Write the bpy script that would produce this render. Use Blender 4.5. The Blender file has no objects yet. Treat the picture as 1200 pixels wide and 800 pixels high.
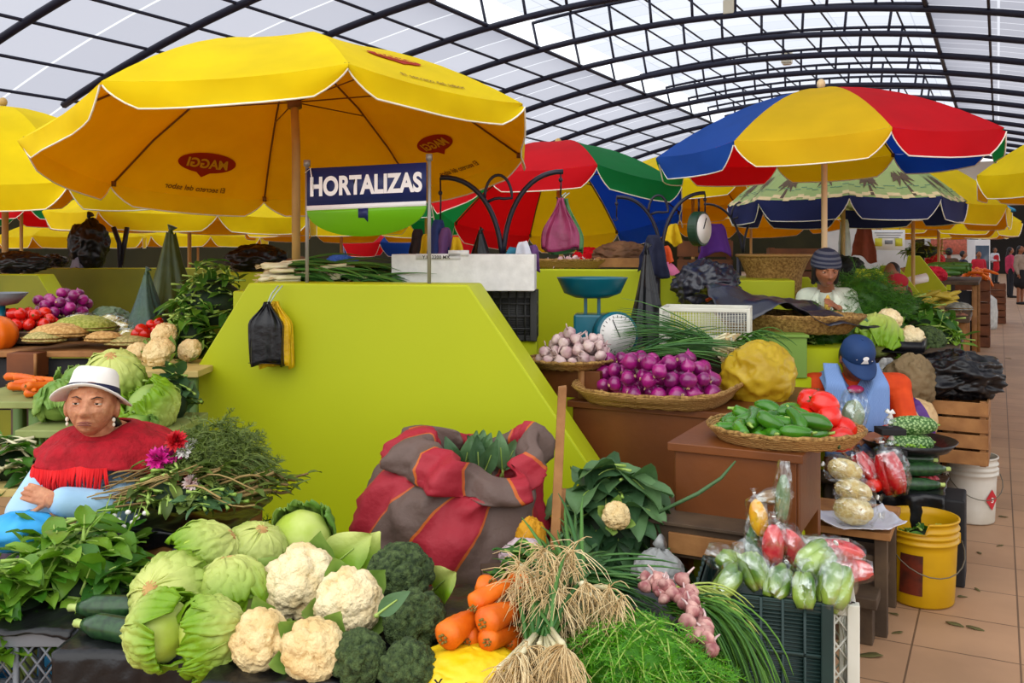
import bpy, math, random
from mathutils import Vector, Matrix, noise, Euler
SC = bpy.context.scene
COL = SC.collection
PI = math.pi
F, HC, HY = 1100.0, 1.6, 290.0
CS, SN = 0.8878, 0.4602                     # hall axis: 27.4 deg right of the view
RND = random.Random(7)

def P(px, py, d):
    return Vector(((px-600)/F*d, d, HC-(py-HY)/F*d))
def PZ(px, d, z):
    return Vector(((px-600)/F*d, d, z))
def HB(u, v, z):                             # hall coordinates -> world
    return Vector((u*SN+v*CS, u*CS-v*SN, z))
def lin(c):
    c = c/255.0
    return c/12.92 if c <= .04045 else ((c+.055)/1.055)**2.4
def rgb(c):
    return (lin(c[0]), lin(c[1]), lin(c[2]), 1)
def lerp(a, b, t): return a+(b-a)*t
def sm(t):
    t = max(0, min(1, t)); return t*t*(3-2*t)

# ------------------------------------------------------------------ materials
MATS = {}
def M(name, col, rough=.6, col2=None, scale=8, detail=3, bump=0, bscale=60, trans=0, tcol=None,
      metal=0, island=0, objvar=.0, spec=.4, kind='noise', coat=0, sss=0, wave=None, contrast=(.35, .65)):
    if name in MATS: return MATS[name]
    m = bpy.data.materials.new(name); m.use_nodes = True
    nt = m.node_tree; N = nt.nodes; L = nt.links
    b = N['Principled BSDF']; out = N['Material Output']
    b.inputs['Roughness'].default_value = rough
    b.inputs['Metallic'].default_value = metal
    b.inputs['Specular IOR Level'].default_value = spec
    b.inputs['Coat Weight'].default_value = coat
    if sss:
        b.inputs['Subsurface Weight'].default_value = sss
        b.inputs['Subsurface Scale'].default_value = .01
    tc = N.new('ShaderNodeTexCoord')
    fac = None
    csock = None
    if col2 is not None:
        if island:
            g = N.new('ShaderNodeNewGeometry'); fac = g.outputs['Random Per Island']
        elif kind == 'voronoi':
            t = N.new('ShaderNodeTexVoronoi'); t.inputs['Scale'].default_value = scale
            L.new(tc.outputs['Object'], t.inputs['Vector']); fac = t.outputs['Distance']
        elif kind == 'wave':
            t = N.new('ShaderNodeTexWave'); t.inputs['Scale'].default_value = scale
            t.inputs['Distortion'].default_value = 4; t.inputs['Detail'].default_value = detail
            t.bands_direction = wave or 'X'
            L.new(tc.outputs['Object'], t.inputs['Vector']); fac = t.outputs['Color']
        elif kind == 'z':
            t = N.new('ShaderNodeSeparateXYZ'); L.new(tc.outputs['Generated'], t.inputs[0]); fac = t.outputs['Z']
        else:
            t = N.new('ShaderNodeTexNoise'); t.inputs['Scale'].default_value = scale
            t.inputs['Detail'].default_value = detail
            L.new(tc.outputs['Object'], t.inputs['Vector']); fac = t.outputs['Fac']
        if not island:
            mr = N.new('ShaderNodeMapRange'); mr.inputs[1].default_value = contrast[0]; mr.inputs[2].default_value = contrast[1]
            L.new(fac, mr.inputs[0]); fac = mr.outputs[0]
        mx = N.new('ShaderNodeMix'); mx.data_type = 'RGBA'
        mx.inputs[6].default_value = rgb(col); mx.inputs[7].default_value = rgb(col2)
        L.new(fac, mx.inputs[0]); csock = mx.outputs[2]
    if objvar:
        oi = N.new('ShaderNodeObjectInfo')
        hs = N.new('ShaderNodeHueSaturation')
        if csock: L.new(csock, hs.inputs['Color'])
        else: hs.inputs['Color'].default_value = rgb(col)
        mr = N.new('ShaderNodeMapRange'); mr.inputs[3].default_value = 1-objvar; mr.inputs[4].default_value = 1+objvar
        L.new(oi.outputs['Random'], mr.inputs[0]); L.new(mr.outputs[0], hs.inputs['Value'])
        csock = hs.outputs[0]
    if csock: L.new(csock, b.inputs['Base Color'])
    else: b.inputs['Base Color'].default_value = rgb(col)
    if bump:
        t = N.new('ShaderNodeTexNoise'); t.inputs['Scale'].default_value = bscale; t.inputs['Detail'].default_value = 4
        L.new(tc.outputs['Object'], t.inputs['Vector'])
        bp = N.new('ShaderNodeBump'); bp.inputs['Strength'].default_value = bump; bp.inputs['Distance'].default_value = .01
        L.new(t.outputs['Fac'], bp.inputs['Height']); L.new(bp.outputs[0], b.inputs['Normal'])
    if trans:
        tr = N.new('ShaderNodeBsdfTranslucent')
        if tcol: tr.inputs['Color'].default_value = rgb(tcol)
        elif csock: L.new(csock, tr.inputs['Color'])
        else: tr.inputs['Color'].default_value = rgb(col)
        ms = N.new('ShaderNodeMixShader'); ms.inputs[0].default_value = trans
        L.new(b.outputs[0], ms.inputs[1]); L.new(tr.outputs[0], ms.inputs[2]); L.new(ms.outputs[0], out.inputs[0])
    MATS[name] = m
    return m

def clear_film(name, col=(240, 245, 245), opacity=.22, rough=.16):
    """thin clear plastic film: mostly see-through with a glossy sheen"""
    if name in MATS: return MATS[name]
    m = bpy.data.materials.new(name); m.use_nodes = True
    nt = m.node_tree; N = nt.nodes; L = nt.links
    N.remove(N['Principled BSDF']); out = N['Material Output']
    b = N.new('ShaderNodeBsdfGlossy'); b.inputs['Color'].default_value = rgb(col); b.inputs['Roughness'].default_value = rough
    t = N.new('ShaderNodeBsdfTransparent'); t.inputs[0].default_value = (.97, .98, .97, 1)
    ms = N.new('ShaderNodeMixShader'); ms.inputs[0].default_value = opacity
    L.new(t.outputs[0], ms.inputs[1]); L.new(b.outputs[0], ms.inputs[2]); L.new(ms.outputs[0], out.inputs[0])
    tc = N.new('ShaderNodeTexCoord'); n = N.new('ShaderNodeTexNoise'); n.inputs['Scale'].default_value = 30
    L.new(tc.outputs['Object'], n.inputs['Vector'])
    bp = N.new('ShaderNodeBump'); bp.inputs['Strength'].default_value = .5; bp.inputs['Distance'].default_value = .01
    L.new(n.outputs['Fac'], bp.inputs['Height']); L.new(bp.outputs[0], b.inputs['Normal'])
    mr = N.new('ShaderNodeMapRange'); mr.inputs[1].default_value = .45; mr.inputs[2].default_value = .7
    mr.inputs[3].default_value = opacity*.35; mr.inputs[4].default_value = min(1, opacity*1.6)
    L.new(n.outputs['Fac'], mr.inputs[0]); L.new(mr.outputs[0], ms.inputs[0])
    MATS[name] = m
    return m

# ------------------------------------------------------------------ mesh builder
class MB:
    def __init__(s): s.v = []; s.f = []; s.m = []
    def add(s, vs, fs, m=0, X=None):
        b = len(s.v)
        s.v += [tuple(X @ Vector(v)) for v in vs] if X is not None else [tuple(v) for v in vs]
        s.f += [tuple(b+i for i in f) for f in fs]; s.m += [m]*len(fs)
        return s
    def box(s, c, d, R=None, m=0):
        x, y, z = d[0]/2, d[1]/2, d[2]/2
        vs = [Vector((i*x, j*y, k*z)) for k in (-1, 1) for j in (-1, 1) for i in (-1, 1)]
        if R is not None: vs = [R @ v for v in vs]
        c = Vector(c)
        return s.add([v+c for v in vs], [(0, 2, 3, 1), (4, 5, 7, 6), (0, 1, 5, 4), (2, 6, 7, 3), (0, 4, 6, 2), (1, 3, 7, 5)], m)
    def prism(s, poly, z0, z1, m=0):
        n = len(poly)
        vs = [(p[0], p[1], z0) for p in poly]+[(p[0], p[1], z1) for p in poly]
        fs = [tuple(range(n-1, -1, -1)), tuple(range(n, 2*n))]+[(i, (i+1) % n, n+(i+1) % n, n+i) for i in range(n)]
        return s.add(vs, fs, m)
    def hull(s, a, b, m=0):
        """solid between polygon a and polygon b (same count)"""
        n = len(a)
        fs = [tuple(range(n-1, -1, -1)), tuple(range(n, 2*n))]+[(i, (i+1) % n, n+(i+1) % n, n+i) for i in range(n)]
        return s.add(list(a)+list(b), fs, m)
    def tube(s, pts, rad, n=8, m=0, cap=True, flat=1):
        pts = [Vector(p) for p in pts]; k = len(pts)
        if not hasattr(rad, '__len__'): rad = [rad]*k
        vs = []; fs = []
        t0 = (pts[1]-pts[0]).normalized()
        up = Vector((0, 0, 1)) if abs(t0.z) < .9 else Vector((1, 0, 0))
        sx = t0.cross(up).normalized()
        for i, p in enumerate(pts):
            t = (pts[min(i+1, k-1)]-pts[max(i-1, 0)])
            t = t.normalized() if t.length > 1e-9 else t0
            sx = (sx-t*sx.dot(t)); sx = sx.normalized() if sx.length > 1e-6 else t.orthogonal().normalized()
            sy = t.cross(sx)
            for j in range(n):
                a = 2*PI*j/n
                vs.append(p+(sx*math.cos(a)+sy*math.sin(a)*flat)*rad[i])
        for i in range(k-1):
            for j in range(n):
                j2 = (j+1) % n
                fs.append((i*n+j, i*n+j2, (i+1)*n+j2, (i+1)*n+j))
        if cap: fs += [tuple(range(n-1, -1, -1)), tuple((k-1)*n+j for j in range(n))]
        return s.add(vs, fs, m)
    def lathe(s, prof, n=24, m=0, X=None, rf=None):
        vs = []; fs = []
        k = len(prof)
        for r, z in prof:
            for j in range(n):
                a = 2*PI*j/n
                q = rf(a, z) if rf else 1
                vs.append(Vector((r*q*math.cos(a), r*q*math.sin(a), z)))
        for i in range(k-1):
            for j in range(n):
                j2 = (j+1) % n
                fs.append((i*n+j, i*n+j2, (i+1)*n+j2, (i+1)*n+j))
        if prof[0][0] > 1e-5: fs.append(tuple(range(n-1, -1, -1)))
        if prof[-1][0] > 1e-5: fs.append(tuple((k-1)*n+j for j in range(n)))
        return s.add(vs, fs, m, X)
    def ell(s, c, r, nu=16, nv=10, R=None, disp=None, m=0):
        vs = []; fs = []; c = Vector(c)
        if not hasattr(r, '__len__'): r = (r, r, r)
        vs.append(None)
        ds = [Vector((0, 0, -1))]
        for i in range(1, nv):
            ph = -PI/2+PI*i/nv
            for j in range(nu):
                a = 2*PI*j/nu
                ds.append(Vector((math.cos(ph)*math.cos(a), math.cos(ph)*math.sin(a), math.sin(ph))))
        ds.append(Vector((0, 0, 1)))
        vs = []
        for dd in ds:
            q = disp(dd) if disp else 1
            v = Vector((dd.x*r[0]*q, dd.y*r[1]*q, dd.z*r[2]*q))
            vs.append(c+(R @ v if R is not None else v))
        for j in range(nu):
            fs.append((0, 1+(j+1) % nu, 1+j))
            fs.append((len(vs)-1, 1+(nv-2)*nu+j, 1+(nv-2)*nu+(j+1) % nu))
        for i in range(nv-2):
            for j in range(nu):
                j2 = (j+1) % nu
                fs.append((1+i*nu+j, 1+i*nu+j2, 1+(i+1)*nu+j2, 1+(i+1)*nu+j))
        return s.add(vs, fs, m)
    def cap(s, a, b, ra, rb, n=12, m=0):
        """tapered capsule"""
        a = Vector(a); b = Vector(b); t = (b-a).normalized()
        pts = []; rr = []
        for q in (-1, -.8, -.45): pts.append(a+t*ra*q); rr.append(ra*math.sqrt(max(0, 1-q*q))+1e-4)
        for q in (0, .25, .5, .75, 1): pts.append(a.lerp(b, q)); rr.append(lerp(ra, rb, q))
        for q in (.45, .8, 1): pts.append(b+t*rb*q); rr.append(rb*math.sqrt(max(0, 1-q*q))+1e-4)
        return s.tube(pts, rr, n, m)
    def grid(s, fn, nu, nv, m=0, mf=None, wrap=False):
        vs = [fn(i/nu, j/nv) for j in range(nv+1) for i in range(nu+1)]
        fs = []; b = len(s.v)
        for j in range(nv):
            for i in range(nu):
                fs.append((j*(nu+1)+i, j*(nu+1)+i+1, (j+1)*(nu+1)+i+1, (j+1)*(nu+1)+i))
        s.add(vs, fs, m)
        if mf:
            k = 0
            base = len(s.m)-len(fs)
            for j in range(nv):
                for i in range(nu):
                    s.m[base+k] = mf((i+.5)/nu, (j+.5)/nv); k += 1
        return s
    def build(s, name, mats, parent=None, loc=None, smooth=True, solid=0, bevel=0, sub=0, remesh=0, smoothit=0, rot=None, offset=0):
        me = bpy.data.meshes.new(name)
        me.from_pydata(s.v, [], s.f); me.update()
        if not isinstance(mats, (list, tuple)): mats = [mats]
        for mt in mats: me.materials.append(mt)
        if len(mats) > 1 and any(s.m): me.polygons.foreach_set('material_index', s.m)
        if smooth: me.polygons.foreach_set('use_smooth', [True]*len(me.polygons))
        o = bpy.data.objects.new(name, me); COL.objects.link(o)
        if parent is not None: o.parent = parent
        if loc is not None: o.location = loc
        if rot is not None: o.rotation_euler = rot
        if remesh:
            md = o.modifiers.new('r', 'REMESH'); md.mode = 'VOXEL'; md.voxel_size = remesh; md.use_smooth_shade = True
        if smoothit:
            md = o.modifiers.new('s', 'SMOOTH'); md.iterations = smoothit; md.factor = .5
        if sub:
            md = o.modifiers.new('u', 'SUBSURF'); md.levels = sub; md.render_levels = sub
        if solid:
            md = o.modifiers.new('t', 'SOLIDIFY'); md.thickness = solid; md.offset = offset
        if bevel:
            md = o.modifiers.new('b', 'BEVEL'); md.width = bevel; md.segments = 2; md.limit_method = 'ANGLE'; md.angle_limit = .8
            me.polygons.foreach_set('use_smooth', [False]*len(me.polygons))
        return o

def tag(o, label=None, cat=None, group=None, kind=None):
    if label: o['label'] = label
    if cat: o['category'] = cat
    if group: o['group'] = group
    if kind: o['kind'] = kind
    return o
def T(name, label, cat, loc=(0, 0, 0), rz=0, group=None):
    o = bpy.data.objects.new(name, None); COL.objects.link(o)
    o.empty_display_size = .05
    o.location = loc; o.rotation_euler = (0, 0, rz) if not hasattr(rz, '__len__') else rz
    return tag(o, label, cat, group)
KIDS = {}
def cp(o, loc, rot=None, scale=None, label=None, group=None, parent=None, kids=None):
    c = o.copy(); COL.objects.link(c)
    if parent is None:
        c.location = loc
        if rot is not None: c.rotation_euler = rot
        if scale is not None: c.scale = scale if hasattr(scale, '__len__') else (scale,)*3
        if label: c['label'] = label
        if group: c['group'] = group
    else: c.parent = parent
    for ch in list(o.children): cp(ch, None, parent=c)
    return c
def struct(mb, name, mat, **k):
    o = mb.build(name, mat, **k); o['kind'] = 'structure'; return o
def RM(rx=0, ry=0, rz=0): return Euler((rx, ry, rz)).to_matrix()
def XF(loc, R=None, s=1):
    m = (R.to_4x4() if R is not None else Matrix.Identity(4))
    return Matrix.Translation(Vector(loc)) @ m @ Matrix.Scale(s, 4)
def fit(zdir):
    """rotation matrix that takes +Z to zdir"""
    return Vector((0, 0, 1)).rotation_difference(Vector(zdir).normalized()).to_matrix()

# flat lettering as (verts2d, faces), baseline-left origin, 1 unit high capitals
_TX = {}
def text2d(s, bold=0.02, shear=0.0):
    k = (s, bold, shear)
    if k in _TX: return _TX[k]
    cu = bpy.data.curves.new('lettering', 'FONT'); cu.body = s; cu.size = 1.39; cu.offset = bold; cu.shear = shear
    o = bpy.data.objects.new('lettering', cu); COL.objects.link(o)
    dg = bpy.context.evaluated_depsgraph_get(); dg.update()
    me = o.evaluated_get(dg).to_mesh()
    vs = [(v.co.x, v.co.y) for v in me.vertices]; fs = [tuple(p.vertices) for p in me.polygons]
    o.evaluated_get(dg).to_mesh_clear()
    bpy.data.objects.remove(o); bpy.data.curves.remove(cu)
    x0 = min(v[0] for v in vs); x1 = max(v[0] for v in vs)
    vs = [((x-x0), y) for x, y in vs]
    _TX[k] = (vs, fs, x1-x0)
    return _TX[k]
def lettering(mb, s, origin, ex, ey, height, m=0, bold=.02, shear=0, width=None, center=True):
    """write s on a plane: ex = reading direction, ey = up"""
    vs, fs, w = text2d(s, bold, shear)
    ex = Vector(ex).normalized(); ey = Vector(ey).normalized(); o = Vector(origin)
    kx = (width/w) if width else height
    off = -w/2 if center else 0
    mb.add([o+ex*((x+off)*kx)+ey*(y*height) for x, y in vs], fs, m)

def heap(n, rx, ry, r, seed=1, tries=160, spread=.5, z0=0.):
    """drop n balls of radius r into an elliptical tray; returns resting centres"""
    rnd = random.Random(seed); out = []
    for i in range(n):
        best = None
        for t in range(tries):
            a = rnd.uniform(0, 2*PI); q = math.sqrt(rnd.random())
            x = (rx-r)*q*math.cos(a); y = (ry-r)*q*math.sin(a)
            z = z0+r
            for (X, Y, Z) in out:
                d2 = (X-x)**2+(Y-y)**2
                if d2 < 4*r*r:
                    z = max(z, Z+math.sqrt(4*r*r-d2))
            cost = z+spread*q*q*r
            if best is None or cost < best[0]: best = (cost, x, y, z)
        out.append(best[1:])
    return out

# ------------------------------------------------------------------ leaves
def leaf(mb, base, d, up, L, W, bend=1.0, cup=.25, ruf=.0, nu=6, nv=4, m=0, stem=0, sm_=1, shape=.75, rnd=RND, sw=.006):
    base = Vector(base); d = Vector(d).normalized(); up = Vector(up)
    side = d.cross(up)
    side = side.normalized() if side.length > 1e-5 else d.orthogonal().normalized()
    up = side.cross(d).normalized()
    if stem:
        pts = [base+d*stem*t for t in (0, .5, 1)]
        mb.tube(pts, [sw, sw*.9, sw*.7], 5, sm_)
        base = pts[-1]
    ph = rnd.uniform(0, 6)
    spine = []; p = base.copy(); a = 0
    for i in range(nu+1):
        spine.append((p.copy(), a))
        a = bend*(i+1)/nu
        p = p+(d*math.cos(a)-up*math.sin(a))*(L/nu)
    vs = []
    for i, (p, a) in enumerate(spine):
        t = i/nu
        w = W*.5*max(.04, math.sin(PI*min(1, (t*.94+.03))**shape))
        n = up*math.cos(a)+d*math.sin(a)
        for j in range(nv+1):
            q = 2*j/nv-1
            rz = ruf*W*math.sin(9*t+ph+q*2.5)*abs(q)**1.5
            vs.append(p+side*(q*w*math.cos(cup))+n*(abs(q)*w*math.sin(cup)+rz))
    fs = [(i*(nv+1)+j, i*(nv+1)+j+1, (i+1)*(nv+1)+j+1, (i+1)*(nv+1)+j) for i in range(nu) for j in range(nv)]
    mb.add(vs, fs, m)
    if stem and sm_ != m:
        mb.tube([p+(up*.0015) for p, a in spine[:max(3, int(nu*.75))]], [sw*.6*(1-.8*i/nu) for i in range(max(3, int(nu*.75)))], 4, sm_, cap=False)
def rdir(rnd, zlo=-.2, zhi=1):
    a = rnd.uniform(0, 2*PI); z = rnd.uniform(zlo, zhi); r = math.sqrt(max(0, 1-z*z))
    return Vector((r*math.cos(a), r*math.sin(a), z))
# ================================================================== camera, sky, hall
cam = bpy.data.cameras.new('camera'); co = bpy.data.objects.new('camera', cam); COL.objects.link(co)
co.location = (0, 0, HC); co.rotation_euler = (PI/2, 0, 0)
cam.sensor_width = 36; cam.lens = 36*F/1200; cam.shift_y = -(400-HY)/1200; cam.clip_end = 400
SC.camera = co
w = bpy.data.worlds.new('World'); SC.world = w; w.use_nodes = True
bg = w.node_tree.nodes['Background']; bg.inputs[0].default_value = (.93, .96, 1, 1); bg.inputs[1].default_value = 1.5
SC.view_settings.view_transform = 'Standard'; SC.view_settings.look = 'None'
SC.view_settings.exposure = 0.16; SC.view_settings.gamma = 1
SC.cycles.max_bounces = 10; SC.cycles.diffuse_bounces = 2; SC.cycles.transparent_max_bounces = 24
SC.cycles.caustics_reflective = False; SC.cycles.caustics_refractive = False
# soft daylight that comes in through the open near end of the hall
sd = bpy.data.lights.new('daylight', 'SUN'); so = bpy.data.objects.new('daylight', sd); COL.objects.link(so)
sd.energy = .9; sd.angle = 1.2; sd.color = (1, .96, .9); so.rotation_euler = (math.radians(52), 0, math.radians(-24))

LIME = (178, 186, 0)
m_lime = M('lime_paint', LIME, .55, (170, 180, 0), scale=1.2, bump=.03, bscale=90, contrast=(.2,.8))
m_lime_edge = M('lime_paint_edge', (196, 204, 30), .5, (186, 194, 14), scale=5)  # lighter lime for the top, sloped and end faces of the dividers
m_lime_shade = M('lime_paint_shaded', (122, 122, 8), .6, (104, 106, 6), scale=3)  # lime paint with the shade under the umbrellas put into its colour
m_steel = M('blue_black_steel', (28, 30, 52), .5)
m_wallw = M('whitewash', (225, 222, 214), .8, (205, 202, 194), scale=.6)
m_fascia = M('beige_render', (222, 212, 196), .8, (210, 200, 182), scale=.4)
m_dark = M('dark_shop', (34, 30, 26), .8)
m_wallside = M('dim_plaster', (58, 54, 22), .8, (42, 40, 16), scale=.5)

def roof_mat(name, col, panel, gap, line, c2):
    m = bpy.data.materials.new(name); m.use_nodes = True
    nt = m.node_tree; N = nt.nodes; L = nt.links; N.remove(N['Principled BSDF'])
    tc = N.new('ShaderNodeTexCoord')
    br = N.new('ShaderNodeTexBrick'); br.offset = 0; br.inputs['Scale'].default_value = 1
    br.inputs['Brick Width'].default_value = panel[0]; br.inputs['Row Height'].default_value = panel[1]
    br.inputs['Mortar Size'].default_value = gap; br.inputs['Mortar Smooth'].default_value = .1
    br.inputs['Color1'].default_value = rgb(col); br.inputs['Color2'].default_value = rgb(c2); br.inputs['Mortar'].default_value = rgb(line)
    L.new(tc.outputs['Object'], br.inputs['Vector'])
    tr = N.new('ShaderNodeBsdfTranslucent'); L.new(br.outputs['Color'], tr.inputs[0])
    df = N.new('ShaderNodeBsdfDiffuse'); L.new(br.outputs['Color'], df.inputs[0])
    mx = N.new('ShaderNodeMixShader'); mx.inputs[0].default_value = .8
    L.new(df.outputs[0], mx.inputs[1]); L.new(tr.outputs[0], mx.inputs[2]); L.new(mx.outputs[0], N['Material Output'].inputs[0])
    return m
HALL = Matrix(((CS, SN, 0), (-SN, CS, 0), (0, 0, 1))).to_euler().z   # object x = across, y = along the hall
def roofz(v): return 7.52-(v+6.5)**2/67
U0, U1 = 2.8, 62.8
SKL, SKR = -11.5, -1.5
def vault(name, v0, v1, lift, mat, nv=12):
    mb = MB()
    mb.grid(lambda a, b: (lerp(v0, v1, a), lerp(U0, U1, b), roofz(lerp(v0, v1, a))+lift), nv, 30)
    return struct(mb, name, mat, rot=(0, 0, HALL))
m_roofside = roof_mat('milky_roof_sheet', (186, 187, 195), (40, 1.5), .035, (226, 228, 232), (172, 173, 182))
m_sky = roof_mat('clear_roof_sheet', (214, 217, 224), (2.2, 1.0), .02, (186, 190, 198), (203, 207, 216))
vault('ceiling_left', -20.5, SKL, .14, m_roofside)
vault('ceiling_right', SKR, 8.5, .14, roof_mat('grey_roof_sheet', (172, 172, 180), (40, .75), .03, (205, 206, 212), (160, 160, 168)))
vault('ceiling_skylight', SKL-.2, SKR+.2, .95, m_sky)

# arched trusses every 3 m: lower chord, raised upper chord and webs
for k in range(21):
    u = 2.8+3*k
    mb = MB()
    low = [HB(u, lerp(-19.6, 6.6, i/40), roofz(lerp(-19.6, 6.6, i/40))) for i in range(41)]
    mb.tube(low, .085 if k < 9 else .10, 6)
    up = [HB(u, lerp(SKL-.2, SKR+.2, i/24), roofz(lerp(SKL, SKR, i/24))+.78) for i in range(25)]
    mb.tube(up, .05, 5)
    for i in range(10):
        v = lerp(SKL, SKR, i/9)
        mb.tube([HB(u, v, roofz(v)), HB(u, v-.18+.036*i, roofz(v)+.79)], .04, 5)
    struct(mb, 'roof_truss', m_steel)
# purlins along the hall
for i, v in enumerate([-19.5, -18.2, -16.8, -15.5, -14.17, -12.8, -11.5, -1.5, -.2, 1.2, 2.5, 3.8, 5.2, 6.5]):
    mb = MB(); mb.tube([HB(U0, v, roofz(v)+.07), HB(U1, v, roofz(v)+.07)], .038 if v not in (-11.5, -1.5) else .06, 5)
    struct(mb, 'ceiling_beam', m_steel)
for i in range(9):
    v = lerp(SKL+1, SKR-1, i/8)
    mb = MB(); mb.tube([HB(U0, v, roofz(v)+.85), HB(U1, v, roofz(v)+.85)], .03, 5)
    struct(mb, 'ceiling_beam', m_steel)

# floor: square clay-coloured tiles laid along the hall
fm = bpy.data.materials.new('floor_tile'); fm.use_nodes = True
nt = fm.node_tree; N = nt.nodes; L = nt.links; b = N['Principled BSDF']; b.inputs['Roughness'].default_value = .55
tc = N.new('ShaderNodeTexCoord'); mp = N.new('ShaderNodeMapping'); mp.inputs['Location'].default_value = (.31, -.1, 0)
br = N.new('ShaderNodeTexBrick'); br.offset = 0; br.inputs['Scale'].default_value = 1
br.inputs['Brick Width'].default_value = .385; br.inputs['Row Height'].default_value = .4; br.inputs['Mortar Size'].default_value = .004
br.inputs['Color1'].default_value = rgb((184, 143, 108)); br.inputs['Color2'].default_value = rgb((175, 135, 101)); br.inputs['Mortar'].default_value = rgb((112, 84, 60))
L.new(tc.outputs['Object'], mp.inputs[0]); L.new(mp.outputs[0], br.inputs[0])
ns = N.new('ShaderNodeTexNoise'); ns.inputs['Scale'].default_value = 2.2; ns.inputs['Detail'].default_value = 6
L.new(tc.outputs['Object'], ns.inputs[0])
mr = N.new('ShaderNodeMapRange'); mr.inputs[1].default_value = .3; mr.inputs[2].default_value = .7; mr.inputs[3].default_value = .82; mr.inputs[4].default_value = 1.1
L.new(ns.outputs['Fac'], mr.inputs[0])
hs = N.new('ShaderNodeHueSaturation'); L.new(br.outputs['Color'], hs.inputs['Color']); L.new(mr.outputs[0], hs.inputs['Value']); L.new(hs.outputs[0], b.inputs['Base Color'])
mb = MB(); mb.add([(-60, -20, 0), (40, -20, 0), (40, 110, 0), (-60, 110, 0)], [(0, 1, 2, 3)])
struct(mb, 'floor', fm, rot=(0, 0, HALL), smooth=False)

# side and end walls of the hall
mb = MB(); mb.hull([HB(2, -20.4, 0), HB(63, -20.4, 0), HB(63, -20.4, 4.1), HB(2, -20.4, 4.1)],
                   [HB(2, -20.6, 0), HB(63, -20.6, 0), HB(63, -20.6, 4.1), HB(2, -20.6, 4.1)])
struct(mb, 'wall_left', m_wallside, smooth=False)
def hwall(name, u, v0, v1, z0, z1, mat, th=.3):
    mb = MB(); mb.hull([HB(u, v0, z0), HB(u, v1, z0), HB(u, v1, z1), HB(u, v0, z1)], [HB(u+th, v0, z0), HB(u+th, v1, z0), HB(u+th, v1, z1), HB(u+th, v0, z1)])
    return struct(mb, name, mat, smooth=False)
hwall('wall_far', 63, -20.5, -3.9, 0, 4.3, m_wallside)
hwall('wall_shopfront', 61, -3.9, 12, 4.05, 6.6, m_fascia, .8)
hwall('wall_shop_rear', 64.5, -3.9, 12, 0, 4.3, m_dark)
hwall('wall_shop_pier', 61.2, 2.9, 3.5, 0, 4.1, m_wallw, .5)
hwall('wall_white', 60, -9.5, -4.4, 0, 3.6, m_wallw)

# ------------------------------------------------------------------ green concrete dividers of the stalls
def divider(name, A, Bp, ztop, slL, slR, zb, th, mat, medge=None, zk=None):
    """A, Bp = (x, y) of the top front corners; slL/slR = horizontal run per metre of drop"""
    A = Vector((A[0], A[1])); Bp = Vector((Bp[0], Bp[1])); d = (Bp-A).normalized(); nrm = Vector((-d.y, d.x))
    zk = zb if zk is None else zk; h = ztop-zk
    pts = [A-d*slL*h, Bp+d*slR*h, Bp, A]; zs = [zk, zk, ztop, ztop]
    if zk > zb: pts = [pts[0], pts[1]]+pts[1:]+[pts[0]]; zs = [zb, zb]+zs[1:]+[zk]
    fr = [Vector((p.x, p.y, z)) for p, z in zip(pts, zs)]
    bk = [Vector((p.x+nrm.x*th, p.y+nrm.y*th, z)) for p, z in zip(pts, zs)]
    mb = MB(); mb.hull(fr, bk)
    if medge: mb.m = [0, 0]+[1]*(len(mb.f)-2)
    return struct(mb, name, [mat, medge] if medge else mat, bevel=.008)
def wy(px): return 4.062/(1+.000193*(px-600))
def wp(px, py):
    return P(px, py, wy(px))
a = wp(291, 335); b_ = wp(548, 336)
divider('wall_stall_center', a, b_, 1.437, .665, .70, 0, .25, m_lime, m_lime_edge, .62)
def pxwall(name, pl, pr, d, ztop, sl, sr, ang, th=.18, mat=m_lime, me=m_lime_edge, zb=0, zk=None):
    A = PZ(pl, d, 0); t = math.radians(ang)
    # right end on the ray of pr, along direction (cos, -sin)
    k = (pr-600)/F
    # A.x + c*s = k*(A.y - sn*s)
    s = (k*A.y-A.x)/(math.cos(t)+k*math.sin(t))
    Bp = (A.x+math.cos(t)*s, A.y-math.sin(t)*s)
    return divider(name, (A.x, A.y), Bp, ztop, sl, sr, zb, th, mat, me, zk)
pxwall('wall_stall_middle', 560, 782, 6.6, 1.45, .3, .62, 14)
pxwall('wall_stall_rear', 700, 948, 8.0, 1.36, .3, .6, 16, zk=.9)
pxwall('wall_stall_left', -160, 44, 6.3, 1.42, .2, .62, 4, .2, m_lime_shade, m_lime)
pxwall('wall_stall_left_rear', 40, 260, 7.3, 1.44, .2, .3, 2, .18, m_lime_shade, m_lime)
pxwall('wall_stall_left_far', 215, 420, 9.2, 1.36, .4, .6, 6, .18, m_lime)
pxwall('wall_stall_aisle', 1003, 1030, 7.9, 1.42, .2, .75, 20, zk=1.1)
pxwall('wall_stall_aisle_rear', 1032, 1052, 9.4, 1.42, .2, .75, 20, zk=1.1)
pxwall('wall_stall_aisle_far', 1064, 1078, 11.4, 1.5, .2, .75, 24, zk=1.1)
pxwall('wall_stall_aisle_end', 1085, 1098, 17, 1.4, .2, .75, 24, zk=1.1)
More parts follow.
